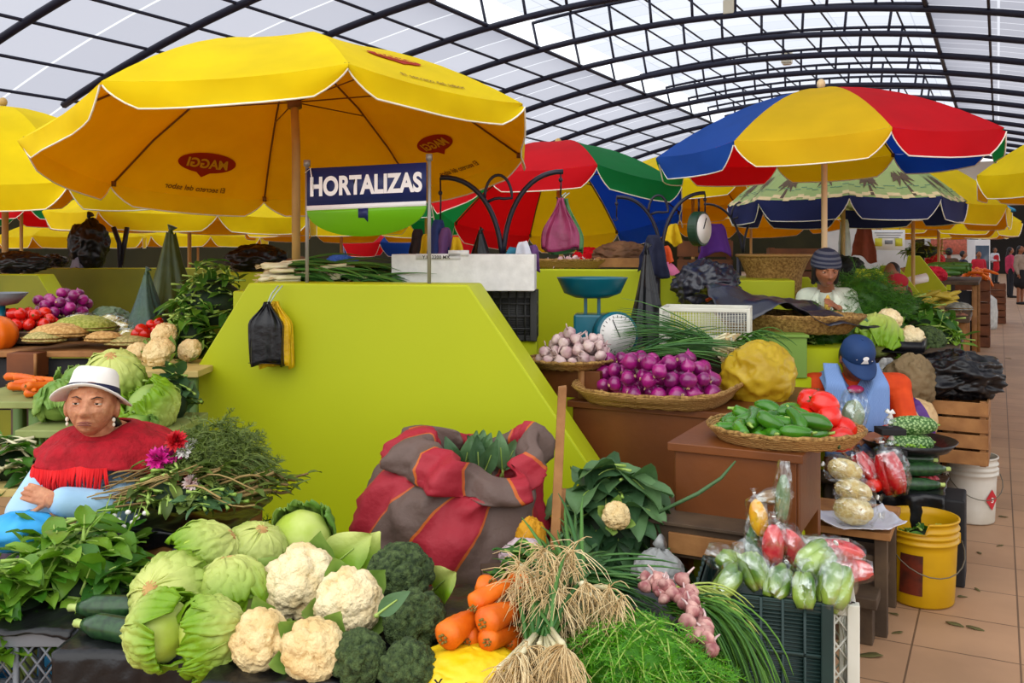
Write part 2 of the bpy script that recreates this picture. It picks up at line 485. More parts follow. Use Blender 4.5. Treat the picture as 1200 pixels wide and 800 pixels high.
# low plinth and raised counters of the same painted concrete
mb = MB(); mb.prism([(-.78, 3.0), (.34, 3.0), (.34, 4.3), (-1.35, 4.3), (-1.35, 3.5), (-.78, 3.5)], 0, .3); struct(mb, 'stall_plinth', m_lime, bevel=.01)
q = [wp(250, 340), wp(545, 340)]
mb = MB(); mb.prism([(q[0].x, q[0].y+.3), (q[1].x-.02, q[1].y+.28), (q[1].x+.2, q[1].y+1.3), (q[0].x+.05, q[0].y+1.4)], 0, 1.385)
struct(mb, 'stall_counter', m_lime, bevel=.01)
mb = MB(); mb.prism([(.0, 6.75), (1.9, 6.3), (2.1, 7.3), (.2, 7.7)], 0, 1.38); struct(mb, 'stall_counter', m_lime, bevel=.01)
mb = MB(); mb.prism([(1.3, 8.1), (2.6, 7.7), (2.9, 8.8), (1.5, 9.2)], 0, 1.3); struct(mb, 'stall_counter', m_lime, bevel=.01)

# two box lamps that hang under the skylight
m_lamp = M('cream_lamp_body', (226, 220, 196), .5)
m_lampglass = M('lamp_glass', (245, 240, 220), .3)
for (px, py, d, sz, lab) in ((855, 9, 24, .28, 'cream box lamp hanging highest under the skylight trusses'), (922, 67, 33, .34, 'lower cream box lamp hanging under the arched skylight')):
    p = P(px, py, d); r = T('hanging_lamp', lab, 'lamp', p, HALL)
    mb = MB(); mb.box((0, 0, 0), (sz, sz, sz*1.3)); mb.build('lamp_body', m_lamp, r, bevel=.02)
    mb = MB(); mb.box((0, 0, -sz*.72), (sz*.8, sz*.8, sz*.14)); mb.build('lamp_glass', m_lampglass, r, bevel=.02)
    u_, v_ = p.x*SN+p.y*CS, p.x*CS-p.y*SN
    top = roofz(v_)+.8-p.z
    mb = MB(); mb.tube([(0, 0, sz*.6), (0, 0, top)], .02, 6); mb.build('rod', m_steel, r)
# ================================================================== umbrellas
def cloth(name, c, t=.42, tc=None):
    return M(name, c, .75, tuple(int(x*.93) for x in c), scale=3, trans=t, tcol=tc or c, bump=.08, bscale=25, spec=.2)
YEL = cloth('yellow_cloth', (255, 226, 0), .30, (214, 100, 0))
RED = cloth('red_cloth', (226, 18, 34), .4, (255, 14, 20))
BLU = cloth('blue_cloth', (34, 84, 178), .4, (10, 70, 200))
GRN = cloth('green_cloth', (20, 132, 66), .4, (20, 150, 70))
YL2 = cloth('golden_cloth', (250, 206, 26), .42, (250, 200, 10))
NAV = cloth('navy_cloth', (40, 48, 98), .2)
PALMC = M('pale_green_print', (176, 206, 132), .75, (190, 212, 142), scale=2, trans=.4, tcol=(190, 190, 120))
m_palm = M('palm_print', (92, 74, 58), .8)
m_surf = M('shore_print', (104, 140, 104), .8)
m_sand = M('sand_print', (222, 200, 150), .8)
m_trim = M('white_hem', (246, 240, 226), .7)
m_rib = M('umbrella_rib', (120, 78, 30), .5)
m_pole = M('painted_pole', (196, 160, 92), .45, (180, 146, 84), scale=6)
m_poleg = M('dull_pole', (170, 150, 100), .5)
m_logor = M('logo_red', (196, 52, 16), .7, trans=.35, tcol=(170, 40, 10))
m_logoy = M('logo_yellow', (255, 196, 20), .7, trans=.35, tcol=(230, 130, 10))
m_ink = M('print_ink', (120, 66, 6), .8)

def umbrella(label, px, py, d, R, rise, tx, ty, a0, cols, vcols, drop, zb, n=8, pole=.02, poleoff=(0, 0), prints=(), palm=False, flare=.0, polem=None, detail=True):
    """px,py,d: where the rim centre sits; tx,ty: rim height change per metre in x, y"""
    c = P(px, py, d)
    root = T('market_umbrella', label, 'umbrella', (c.x, c.y, zb), 0, 'market umbrellas')
    zr = c.z-zb
    nrm = Vector((-tx, -ty, 1)).normalized(); ex = Vector((1, 0, tx)).normalized(); ey = nrm.cross(ex)
    C0 = Vector((0, 0, zr))
    def loc(x, y, z): return C0+ex*x+ey*y+nrm*z
    rise_f = lambda t: rise*(1-t**1.75)
    def pan(k, s, t, off=0):
        a = a0+2*PI*k/n; b = a0+2*PI*(k+1)/n
        x = lerp(math.cos(a), math.cos(b), s)*R*t; y = lerp(math.sin(a), math.sin(b), s)*R*t
        z = rise_f(t)-.035*R*t*4*s*(1-s)*.6
        q = Vector((x, y, 0)); L = math.sqrt(x*x+y*y)+1e-6
        return loc(x+x/L*off*.4, y+y/L*off*.4, z+off)
    mats = []; 
    def mi(m):
        if m not in mats: mats.append(m)
        return mats.index(m)
    cn = MB(); vl = MB(); hem = MB(); vm = []
    def vi(m):
        if m not in vm: vm.append(m)
        return vm.index(m)
    ss = [0, .02, .05, .09, .14, .22, .35, .5, .65, .78, .86, .91, .95, .98, 1]
    for k in range(n):
        m = cols[k % len(cols)]
        cn.grid(lambda s, t: pan(k, s, .03+.97*t), 8, 9, mi(m))
        mv = vi(vcols[k % len(vcols)])
        edge = []
        vs = []
        for s in ss:
            e = pan(k, s, 1.0)
            dr = drop*min(1, (min(s, 1-s)/.14+.05))**.6
            o = (e-C0); o.z = 0; o.normalize()
            wob = .012*math.sin(s*9+k*2)
            vs += [e, e+Vector((0, 0, -dr*.5))+o*(flare*.5+wob), e+Vector((0, 0, -dr))+o*(flare-wob)]
            edge.append(vs[-1])
        fs = []
        for i in range(len(ss)-1):
            for j in (0, 1): fs.append((i*3+j, i*3+j+1, (i+1)*3+j+1, (i+1)*3+j))
        vl.add(vs, fs, mv)
        hem.tube(edge, .0045, 4, cap=False)
        if palm:
            # printed shoreline and palm trees
            for j in range(14):
                s0, s1 = j/14, (j+1)/14
                for (t0, t1, mm) in ((.895, .903, m_surf), (.965, .995, m_sand)):
                    dz = .015*math.sin(j*1.7+k)
                    cn.add([pan(k, s0, t0+dz, .003), pan(k, s1, t0+dz, .003), pan(k, s1, t1+dz, .003), pan(k, s0, t1+dz, .003)], [(0, 1, 2, 3)], mi(mm))
            for (sp, tp, sc) in ((.25, .83, .8), (.72, .79, .95)):
                cn.add([pan(k, sp-.012, .985, .004), pan(k, sp+.03, .985, .004), pan(k, sp+.012, tp, .004), pan(k, sp-.004, tp, .004)], [(0, 1, 2, 3)], mi(m_palm))
                for q in range(9):
                    a = 2*PI*q/9+.2
                    dx, dy = math.cos(a)*.15*sc, math.sin(a)*.085*sc
                    cn.add([pan(k, sp-dx*.1-dy*.12, tp-dy*.1+.02, .005), pan(k, sp+dx*.6, tp+dy*.45-.03, .005), pan(k, sp+dx, tp+dy+.05, .005), pan(k, sp+dx*.5, tp+dy*.6+.03, .005)], [(0, 1, 2, 3)], mi(m_palm))
    for (k, s0, t0, w, kind, both) in prints:
        wid = 2*R*math.sin(PI/n)*t0
        for off in ((.005, -.005) if both else (.005,)):
            def mp(x, y, off=off): return pan(k, s0+x/wid, t0-y/R, off)
            if kind == 'logo':
                pts = [(0, 0)]+[(w*.5*math.cos(a)*(1.0), w*.19*math.sin(a)) for a in [2*PI*i/28 for i in range(28)]]
                pts[22] = (pts[22][0], -w*.27)
                cn.add([mp(*p) for p in pts], [(0, 1+i, 1+(i+1) % 28) for i in range(28)], mi(m_logor))
                vs, fs, tw = text2d('MAGGI', .045, .25)
                q = w*.74/tw
                o2 = off*1.8
                cn.add([pan(k, s0+((x-tw/2)*q)/wid, t0-((y-.5)*q*1.0)/R, o2) for x, y in vs], fs, mi(m_logoy))
            else:
                vs, fs, tw = text2d(kind, .015, .1)
                q = w/tw
                cn.add([mp((x-tw/2)*q, (y-.5)*q) for x, y in vs], fs, mi(m_ink))
    cn.build('canopy', mats, root); vl.build('valance', vm, root); hem.build('hem', m_trim, root)
    ap = loc(0, 0, rise)
    mb = MB()
    pb = Vector((poleoff[0], poleoff[1], 0))
    mb.tube([pb, pb.lerp(C0, .6), C0, ap+nrm*.02], [pole, pole, pole, pole*.8], 10); mb.build('pole', polem or m_pole, root)
    mb = MB(); mb.ell(ap+nrm*.03, (.03, .03, .035), 10, 8); mb.build('finial', polem or m_pole, root)
    if detail:
        hubz = rise*.45
        mb = MB(); mb.tube([loc(0, 0, hubz-.03), loc(0, 0, hubz+.03)], pole*1.7, 10); mb.build('runner', m_rib, root)
        for k in range(n):
            mb = MB()
            mb.tube([pan(k, 0, t, -.012) for t in (.04, .25, .5, .75, .99)], .006, 5)
            mb.tube([loc(0, 0, hubz), pan(k, 0, .55, -.012)], .004, 5)
            mb.box(pan(k, 0, .985, -.018), (.02, .02, .03))
            mb.build('rib', m_rib, root)
    return root
t = 22.5*PI/180
# the big yellow umbrella over the sign: tilted away from the viewer
umbrella('big yellow umbrella on tan pole behind the vegetable sign, tilted back', 347, 173, 4.85, 1.27, .54, .07, -.15, -PI/2-t, [YEL], [YEL], .105, 1.385,
         pole=.022, prints=[(1, .5, .72, .3, 'logo', 1), (1, .52, .93, .36, 'El secreto del sabor', 1),
                            (5, .5, .82, .36, 'logo', 1), (5, .5, .955, .38, 'El secreto del sabor', 1),
                            (3, .5, .8, .3, 'logo', 1), (3, .5, .95, .34, 'El secreto del sabor', 1)])
umbrella('yellow umbrella cut by the left edge of the picture, facing outward', 6, 216, 7.0, 1.2, .58, 0, .045, -PI/2-t-.38, [YEL], [YEL], .17, 0, pole=.024)
umbrella('yellow umbrella low behind the old woman with hat, beside tall green sack', 222, 252, 9.6, 1.34, .35, -.02, .0, -PI/2-t+.12, [YEL], [YEL], .16, 0, prints=[(0, .5, .9, .4, 'La magia del sabor', 0)])
umbrella('small far yellow umbrella whose rim shows right of the tall green sack', 232, 276, 16, 1.2, .35, 0, 0, -PI/2-.3, [YEL], [YEL], .17, 0, detail=False)
umbrella('far yellow umbrella under the rainbow umbrella at the left edge', 88, 277, 13.5, 1.0, .3, 0, 0, -PI/2-.1, [YEL], [YEL], .15, 0, detail=False)
umbrella('red blue and green umbrella half hidden under the left yellow umbrella', 25, 244, 11.2, 1.2, .4, 0, -.02, -PI/2-.25, [RED, GRN, YL2, BLU], [RED, GRN, YL2, BLU], .16, 0, detail=False)
# rainbow umbrella tipped back behind the hooks
umbrella('rainbow umbrella tipped steeply back behind the curved hook rack', 655, 240, 7.8, 1.08, .52, .0, -.24, math.radians(-123), [RED, GRN, BLU, BLU, YL2, RED, GRN, RED], [RED, GRN, BLU, BLU, YL2, RED, GRN, RED], .15, 0, poleoff=(.1, .2))
umbrella('yellow umbrella with faint logo between the two rainbow umbrellas', 812, 226, 11, 1.35, .5, .05, -.09, -PI/2-t-.2, [YEL], [YEL], .2, 0, prints=[(0, .3, .45, .3, 'logo', 0)])
# rainbow umbrella on the right
umbrella('large blue yellow and red umbrella over the woman in striped beanie', 966, 174, 6.4, 1.14, .41, .05, .0, -PI*.75, [YL2, RED, GRN, BLU, YL2, RED, GRN, BLU], [YL2, RED, GRN, BLU, YL2, RED, GRN, BLU], .15, 0, pole=.02, polem=M('pale_pole', (226, 196, 150), .45))
umbrella('palm tree print umbrella with navy valance under the rainbow one', 988, 238, 8.6, 1.03, .56, 0, -.02, -PI/2-t+.1, [PALMC], [NAV], .18, 0, palm=True)
umbrella('yellow umbrella right of the palm tree print umbrella', 1070, 240, 10.2, 1.0, .5, -.06, 0, -PI/2-.15, [YEL], [YEL], .2, 0, prints=[(1, .5, .5, .3, 'logo', 0)])
umbrella('yellow umbrella lower and farther along the aisle, beyond the palm print one', 1100, 258, 13.5, 1.05, .42, -.03, 0, -PI/2-.5, [YEL], [YEL], .2, 0, detail=False)
umbrella('farthest yellow umbrella down the aisle before the red banner', 1104, 266, 19, 1.25, .4, 0, 0, -PI/2-.2, [YEL], [YEL], .22, 0, detail=False)
umbrella('yellow umbrella entering at the right edge of the picture', 1308, 203, 8.0, 1.1, .5, .0, 0, -PI/2-.2, [YEL], [YEL], .2, 0, prints=[(6, .5, .55, .3, 'logo', 0)])
umbrella('orange lit yellow umbrella seen from below behind the hanging dial scale', 880, 252, 14.5, 1.5, .5, 0, -.10, -PI/2-.1, [YEL], [YEL], .18, 0)
umbrella('yellow umbrella rim seen under the big yellow umbrella, right half', 400, 264, 12.6, 1.3, .35, 0, -.03, -PI/2-.3, [YEL], [YEL], .17, 0)
umbrella('blue and red umbrella far behind the sign and the leeks', 480, 284, 15, 1.1, .35, 0, 0, -PI/2-.3, [BLU, RED], [BLU, RED], .2, 0, detail=False)
umbrella('green and yellow umbrella between the sign and the hook rack', 500, 246, 9.6, .95, .35, 0, -.08, -PI/2-t-.1, [GRN, YL2], [GRN, YL2], .16, 0, detail=False)
# ================================================================== produce: one maker per kind, then copies
m_lett = M('lettuce_leaf', (124, 166, 24), .42, (216, 222, 128), kind='z', bump=.5, bscale=30, trans=.15, tcol=(150, 190, 30), contrast=(.35, 1.0))
m_lettc = M('lettuce_heart', (208, 218, 132), .5, (172, 194, 66), scale=7, detail=4, bump=.3, bscale=20)
m_cab = M('cabbage_leaf', (96, 140, 48), .5, (150, 178, 88), scale=10, bump=.4, bscale=26, trans=.12, tcol=(110, 160, 30))
m_stemcut = M('cut_stem', (206, 168, 104), .7, (170, 120, 66), scale=30)
m_curd = M('cauliflower_curd', (248, 228, 182), .75, (220, 186, 118), scale=14, detail=6, bump=.7, bscale=150, contrast=(.45, .8), objvar=.04)
m_curd2 = M('cauliflower_curd_tan', (240, 214, 158), .75, (212, 172, 104), scale=14, detail=6, bump=.7, bscale=150, contrast=(.4, .75))
m_broc = M('broccoli_buds', (36, 54, 22), .75, (88, 108, 58), scale=75, detail=6, bump=1.0, bscale=220)
m_stalk = M('pale_green_stalk', (166, 190, 96), .5, (140, 172, 70), scale=12)
m_leafg = M('deep_green_leaf', (44, 92, 30), .45, (96, 146, 44), island=1, trans=.2, tcol=(90, 150, 20), bump=.3, bscale=60)
m_leafb = M('bright_green_leaf', (46, 100, 14), .42, (140, 180, 56), island=1, trans=.22, tcol=(120, 180, 20), bump=.3, bscale=50)
m_leafk = M('blue_green_leaf', (44, 78, 46), .5, (98, 134, 84), island=1, trans=.15, tcol=(80, 130, 50), bump=.35, bscale=40)
m_leafd = M('dark_feathery_green', (34, 76, 14), .5, (72, 126, 22), island=1, trans=.2, tcol=(80, 150, 10))
m_dill = M('dill_green', (44, 112, 8), .5, (104, 172, 22), island=1, trans=.25, tcol=(110, 190, 10))
m_herb = M('herb_green', (70, 92, 34), .5, (122, 138, 62), island=1, trans=.2, tcol=(100, 130, 30))
m_dry = M('dried_stalks', (118, 92, 52), .7, (166, 140, 86), island=1)
m_leek = M('leek_green', (36, 84, 34), .45, (82, 128, 52), island=1)
m_leekw = M('leek_white', (228, 220, 186), .5, (200, 190, 140), scale=12)
m_root = M('fine_roots', (238, 216, 168), .8, (206, 172, 116), island=1)
m_carrot = M('carrot_skin', (240, 120, 18), .45, (214, 92, 8), scale=16, bump=.25, bscale=50, objvar=.08)
m_onion = M('red_onion_skin', (166, 24, 120), .28, (112, 10, 86), scale=9, kind='noise', coat=.3, objvar=.18, spec=.6)
m_onionw = M('white_onion_skin', (236, 220, 200), .35, (214, 180, 170), scale=9)
m_garlic = M('garlic_skin', (226, 204, 196), .6, (186, 146, 150), scale=14, objvar=.08)
m_garlicr = M('rosy_garlic_skin', (214, 168, 156), .6, (150, 86, 88), scale=30, objvar=.12)
m_pepper = M('green_pepper_skin', (66, 126, 20), .25, (36, 90, 10), scale=7, coat=.4, objvar=.25)
m_tomato = M('tomato_skin', (226, 36, 20), .25, (206, 24, 14), scale=6, coat=.4, objvar=.1)
m_zuc = M('zucchini_skin', (26, 54, 28), .3, (44, 80, 40), scale=50, coat=.2)
m_zucend = M('cut_vegetable_end', (178, 196, 110), .5)
m_melon = M('bumpy_gourd_skin', (168, 200, 132), .45, (62, 104, 44), scale=85, kind='voronoi', bump=.6, bscale=60, contrast=(.25, .62))
m_wick = M('wicker', (196, 154, 92), .7, (142, 100, 50), scale=46, kind='wave', wave='Z', detail=3, bump=.6, bscale=90)
m_wick2 = M('straw', (182, 142, 78), .75, (120, 84, 38), scale=60, bump=.8, bscale=120)
m_wood = M('plank_brown', (118, 64, 22), .45, (94, 49, 16), scale=3, detail=6, bump=.1, bscale=30)
m_woodl = M('crate_wood', (164, 114, 64), .65, (134, 88, 46), scale=9, detail=7, bump=.2, bscale=40)
m_woodd = M('weathered_board', (92, 72, 52), .7, (66, 50, 36), scale=6, detail=6, bump=.2, bscale=30)
m_blackp = M('black_plastic', (11, 11, 13), .32, (20, 20, 24), scale=6, bump=.55, bscale=16, spec=.4)
m_bluep = M('blue_black_plastic', (24, 26, 40), .3, (36, 38, 54), scale=6, bump=.5, bscale=20, spec=.6)
m_greyp = M('grey_plastic', (122, 126, 132), .5, (104, 108, 114), scale=4)
m_darkp = M('dark_green_plastic', (34, 58, 54), .45, (26, 46, 44), scale=4)
m_whitep = M('white_plastic', (222, 220, 206), .5, (206, 204, 188), scale=5)

def vor(p, s, off=0):
    return noise.voronoi(p*s+Vector((off, off*1.7, off*.3)))[0][0]

def make_lettuce(name, label, cat, r, seed, mats=None, nl=7, peel=.35, group=None):
    """ball of wrapped leaves; cut stem at local +Z"""
    rnd = random.Random(seed); root = T(name, label, cat, group=group)
    mh, ml = mats or (m_lettc, m_lett)
    mb = MB()
    mb.ell((0, 0, 0), (r, r, r*.92), 40, 26, disp=lambda d: 1+.035*math.sin(7*math.atan2(d.y, d.x)+3*d.z+seed)*(1-abs(d.z))+.03*noise.noise(d*3+Vector((seed, 0, 0))))
    mb.build('heart', mh, root)
    mb = MB()
    for k in range(nl):
        p0 = 2*PI*k/nl+rnd.uniform(-.3, .3); wd = rnd.uniform(.55, .95); th = rnd.uniform(1.7, 2.5); pl = peel*rnd.uniform(.2, 1.3); ph = rnd.uniform(0, 6)
        def fn(a, t):
            q = a*2-1
            w = wd*math.sin(PI*min(1, .12+t*.8))**.6
            az = p0+q*w; po = .12+th*t
            d = Vector((math.sin(po)*math.cos(az), math.sin(po)*math.sin(az), math.cos(po)))
            cr_ = (abs(noise.noise(d*3.2+Vector((ph, k, 0))))-.2)*.14+(abs(noise.noise(d*8+Vector((k, ph, 0))))-.2)*.05
            ed = max(t**2.2, abs(q)**3)
            ruf = (.07*math.sin(9*t+ph+q*4)+.06*math.sin(13*q+ph+6*t)+.02*math.sin(29*q+11*t))*ed
            vein = -.02*math.exp(-(q/.08)**2)-.012*abs(math.sin(6*t*PI+abs(q)*5))*(1-abs(q))
            rr = r*(1.03+.02*k/nl+pl*t**3+ruf+cr_*min(1, t*2)-vein*t)
            return (rr*d.x, rr*d.y, rr*d.z*.95)
        mb.grid(fn, 24, 30)
    mb.build('outer_leaves', ml, root, solid=.0015)
    mb = MB(); mb.lathe([(.0, r*.86), (r*.24, r*.88), (r*.22, r*1.0), (r*.1, r*1.02), (0, r*1.02)], 14); mb.build('cut_stem', m_stemcut, root)
    return root
def place(o, loc, zdir=(0, 0, 1), spin=0, s=1):
    q = Vector((0, 0, 1)).rotation_difference(Vector(zdir).normalized()) @ Euler((0, 0, spin)).to_quaternion()
    o.location = loc; o.rotation_euler = q.to_euler(); o.scale = (s, s, s)
    return o
def florets(r, seed, big, small, sq=.86):
    def disp(d):
        f1 = vor(d, big, seed); f2 = vor(d, small, seed+5); f3 = vor(d, small*2.3, seed+9)
        return (.90+.26*math.sqrt(max(0, 1-min(1, f1*1.25)**2))-.06+.09*(.5-f2)+.04*(.5-f3))
    return disp
def make_cauliflower(name, label, r, seed, mat, leaves=5, group='cauliflowers on the front crates'):
    root = T(name, label, 'cauliflower', group=group)
    mb = MB(); mb.ell((0, 0, 0), (r, r, r*.82), 110, 70, disp=florets(r, seed, 1.9, 5.5)); mb.build('curd', mat, root)
    mb = MB(); rnd = random.Random(seed)
    for k in range(leaves):
        a = 2*PI*k/leaves+rnd.uniform(-.3, .3)
        d = Vector((math.cos(a), math.sin(a), .35)); leaf(mb, Vector((math.cos(a)*r*.35, math.sin(a)*r*.35, -r*.8)), d, (0, 0, 1), r*1.35, r*1.0, -.7, .2, .06, m=0, stem=.01, sm_=1, rnd=rnd)
    mb.lathe([(r*.3, -r*1.0), (r*.34, -r*.6)], 12, 1)
    mb.build('leaves', [m_cab, m_stalk], root)
    return root
def make_broccoli(name, label, r, seed, group='broccoli heads on the front crates'):
    root = T(name, label, 'broccoli', group=group)
    mb = MB(); mb.ell((0, 0, 0), (r, r, r*.8), 110, 70, disp=florets(r, seed, 2.6, 9)); mb.build('crown', m_broc, root)
    mb = MB(); mb.tube([(0, 0, -r*1.15), (0, 0, -r*.5)], [r*.32, r*.5], 12); mb.build('stalk', m_stalk, root)
    return root
def make_onion(mat, r=.04):
    root = T('red_onion', 'purple red onion heaped in the shallow square woven basket', 'onion', group='onions in the woven basket')
    mb = MB(); mb.lathe([(0, -r*.82), (r*.3, -r*.8), (r*.75, -r*.55), (r, 0), (r*.86, r*.48), (r*.45, r*.82), (r*.14, r*1.02), (r*.07, r*1.25), (0, r*1.3)], 20); mb.build('bulb', mat, root)
    mb = MB()
    for i in range(9):
        a = i*.7; mb.tube([(0, 0, -r*.8), (math.cos(a)*r*.2, math.sin(a)*r*.2, -r*1.0)], r*.03, 4)
    mb.build('root_tuft', m_root, root)
    return root
def make_garlic(name, label, group, r, mat, stem=.035):
    root = T(name, label, 'garlic', group=group)
    lob = lambda a, z: 1+.09*abs(math.cos(3.5*a))-.05
    mb = MB(); mb.lathe([(0, -r*.7), (r*.4, -r*.68), (r*.85, -r*.4), (r, -.05*r), (r*.8, r*.42), (r*.4, r*.8), (r*.2, r*1.1), (0, r*1.12)], 28, rf=lob); mb.build('bulb', mat, root)
    mb = MB(); mb.tube([(0, 0, r*.9), (r*.1, 0, r*1.1+stem*.5), (r*.35, 0, r*1.1+stem)], [r*.2, r*.13, r*.1], 7); mb.build('stem', m_garlic, root)
    return root
def make_pepper(bend, L=.11):
    root = T('green_pepper', 'long green pepper heaped on the round woven tray', 'pepper', group='green peppers on the woven tray')
    pts = []; rr = []
    for i in range(11):
        t = i/10; pts.append((L*(t-.5), bend*math.sin(t*2.6)*L, .0)); rr.append(.021*(math.sin(PI*min(1, .16+t*.55))**.6 if t < .62 else math.sin(PI*.5)**.6*(1-((t-.62)/.38)**2*.8))+.0015)
    mb = MB(); mb.tube(pts, rr, 12); mb.build('pod', m_pepper, root)
    mb = MB(); mb.tube([(-L*.5-.022, -.004, .004), (-L*.5-.01, 0, .002), (-L*.5+.002, 0, 0)], [.004, .004, .010], 7); mb.build('stalk', m_stalk, root)
    return root
def make_tomato(name, label, group, r):
    root = T(name, label, 'tomato', group=group)
    mb = MB(); mb.ell((0, 0, 0), (r*1.18, r, r*.94), 24, 16, disp=lambda d: 1+.02*math.cos(5*math.atan2(d.y, d.z))-.06*math.exp(-((d.x-1)**2)/.02)); mb.build('fruit', m_tomato, root)
    mb = MB()
    for k in range(5): leaf(mb, (r*1.1, 0, 0), (.3, math.cos(k*1.257), math.sin(k*1.257)), (1, 0, 0), r*.35, r*.1, .3, 0, 0, 3, 2)
    mb.tube([(r*1.1, 0, 0), (r*1.28, 0, .003)], .003, 5); mb.build('calyx', m_leafd, root)
    return root
def make_zucchini(name, label, L, r, group):
    root = T(name, label, 'zucchini', group=group)
    pts = [(L*(t-.5), .03*L*math.sin(t*3), 0) for t in [i/12 for i in range(13)]]
    rr = [r*min(1, (.45+t*2.2), (.35+(1-t)*5)) for t in [i/12 for i in range(13)]]
    mb = MB(); mb.tube(pts, rr, 16); mb.ell((L*.5, .0, 0), (r*.35, r*.75, r*.75), 12, 8); mb.build('fruit', m_zuc, root)
    mb = MB(); mb.tube([(-L*.5-.025, 0, .0), (-L*.5-.008, 0, 0), (-L*.5+.006, 0, 0)], [r*.34, r*.32, r*.5], 6); mb.build('stalk', m_zucend, root)
    return root
def make_carrot(name, L, r, seed):
    root = T(name, 'stout orange carrot', 'carrot', group='carrots in the small basket')
    rnd = random.Random(seed)
    pts = []; rr = []
    for i in range(15):
        t = i/14; pts.append((.05*L*math.sin(t*2+seed), .04*L*math.sin(t*3+seed), -L*t)); rr.append(r*(1-.55*t**1.3)*min(1, .55+t*6)*(1+.02*math.sin(t*40)) if t < .93 else r*.36*(1-(t-.93)/.07*.7))
    mb = MB(); mb.tube(pts, rr, 16); mb.build('root', m_carrot, root)
    mb = MB()
    for i in range(6):
        a = i*1.05; mb.tube([(math.cos(a)*r*.2, math.sin(a)*r*.2, -.004), (math.cos(a)*r*.28, math.sin(a)*r*.28, rnd.uniform(.003, .010))], r*.09, 5)
    mb.build('crown_stubs', M('carrot_crown', (126, 104, 40), .7), root)
    return root

def basket(name, label, loc, rx, ry, h, rz=0, mat=None, square=0, sag=0, base=.78, group=None):
    mat = mat or m_wick
    root = T(name, label, 'basket', loc, rz, group)
    def rad(a):
        if not square: return 1
        return (abs(math.cos(a))**square+abs(math.sin(a))**square)**(-1/square)
    def fn(q):
        def f(i, j):
            a = 2*PI*i; k = rad(a)
            # profile goes centre-out inside, over the rim, down the outside
            t = j*10
            prof = [(0, .006), (.4, .006), (base*.96, .006), (lerp(base, 1, .5)*.97, h*.5), (.975, h), (1.01, h+.004), (1.02, h-.006), (lerp(base, 1, .5)*1.02, h*.5), (base*1.01, 0), (.4, 0), (0, 0)]
            i0 = min(9, int(t)); r_, z_ = [lerp(prof[i0][n_], prof[i0+1][n_], t-i0) for n_ in (0, 1)]
            wv = .010*math.sin(a*26)*math.sin(j*60)*(1 if .25 < j < .85 else 0)
            wob = 1+.015*math.sin(3*a+1)+wv
            zz = z_+(.5*h*sag*math.cos(2*a) if r_ > .9 else 0)
            return (rx*r_*k*wob*math.cos(a), ry*r_*k*wob*math.sin(a), zz+wv*.4)
        return f
    mb = MB(); mb.grid(fn(0), 104, 30); mb.build('weave', mat, root)
    mb = MB()
    pts = [(rx*math.cos(2*PI*i/60)*rad(2*PI*i/60)*1.0*(1+.015*math.sin(3*2*PI*i/60+1)), ry*math.sin(2*PI*i/60)*rad(2*PI*i/60)*(1+.015*math.sin(3*2*PI*i/60+1)), h+.5*h*sag*math.cos(4*PI*i/60)+.003*math.sin(i*2.2)) for i in range(61)]
    mb.tube(pts, .008, 6); mb.build('rim', m_wick2, root)
    return root
def slat_crate(name, label, loc, rz, w_, dp, h, mat=None, nsl=3, group=None, inset=True):
    """open wooden crate: four corner posts, slats on each side, boards below"""
    mat = mat or m_woodl
    root = T(name, label, 'crate', loc, rz, group)
    mb = MB()
    for i in (-1, 1):
        for j in (-1, 1):
            mb = MB(); mb.box((i*(w_/2-.022), j*(dp/2-.022), h/2), (.032, .032, h)); mb.build('post', mat, root, bevel=.002)
    sh = h/nsl
    for k in range(nsl):
        for (c, d) in (((0, -dp/2, 0), (w_, .012, sh*.84)), ((0, dp/2, 0), (w_, .012, sh*.84)), ((-w_/2, 0, 0), (.012, dp, sh*.84)), ((w_/2, 0, 0), (.012, dp, sh*.84))):
            mb = MB(); mb.box((c[0], c[1], sh*(k+.5)), d); mb.build('slat', mat, root, bevel=.002)
    mb = MB(); mb.box((0, 0, .012), (w_-.03, dp-.03, .014)); mb.build('base_board', mat, root)
    return root
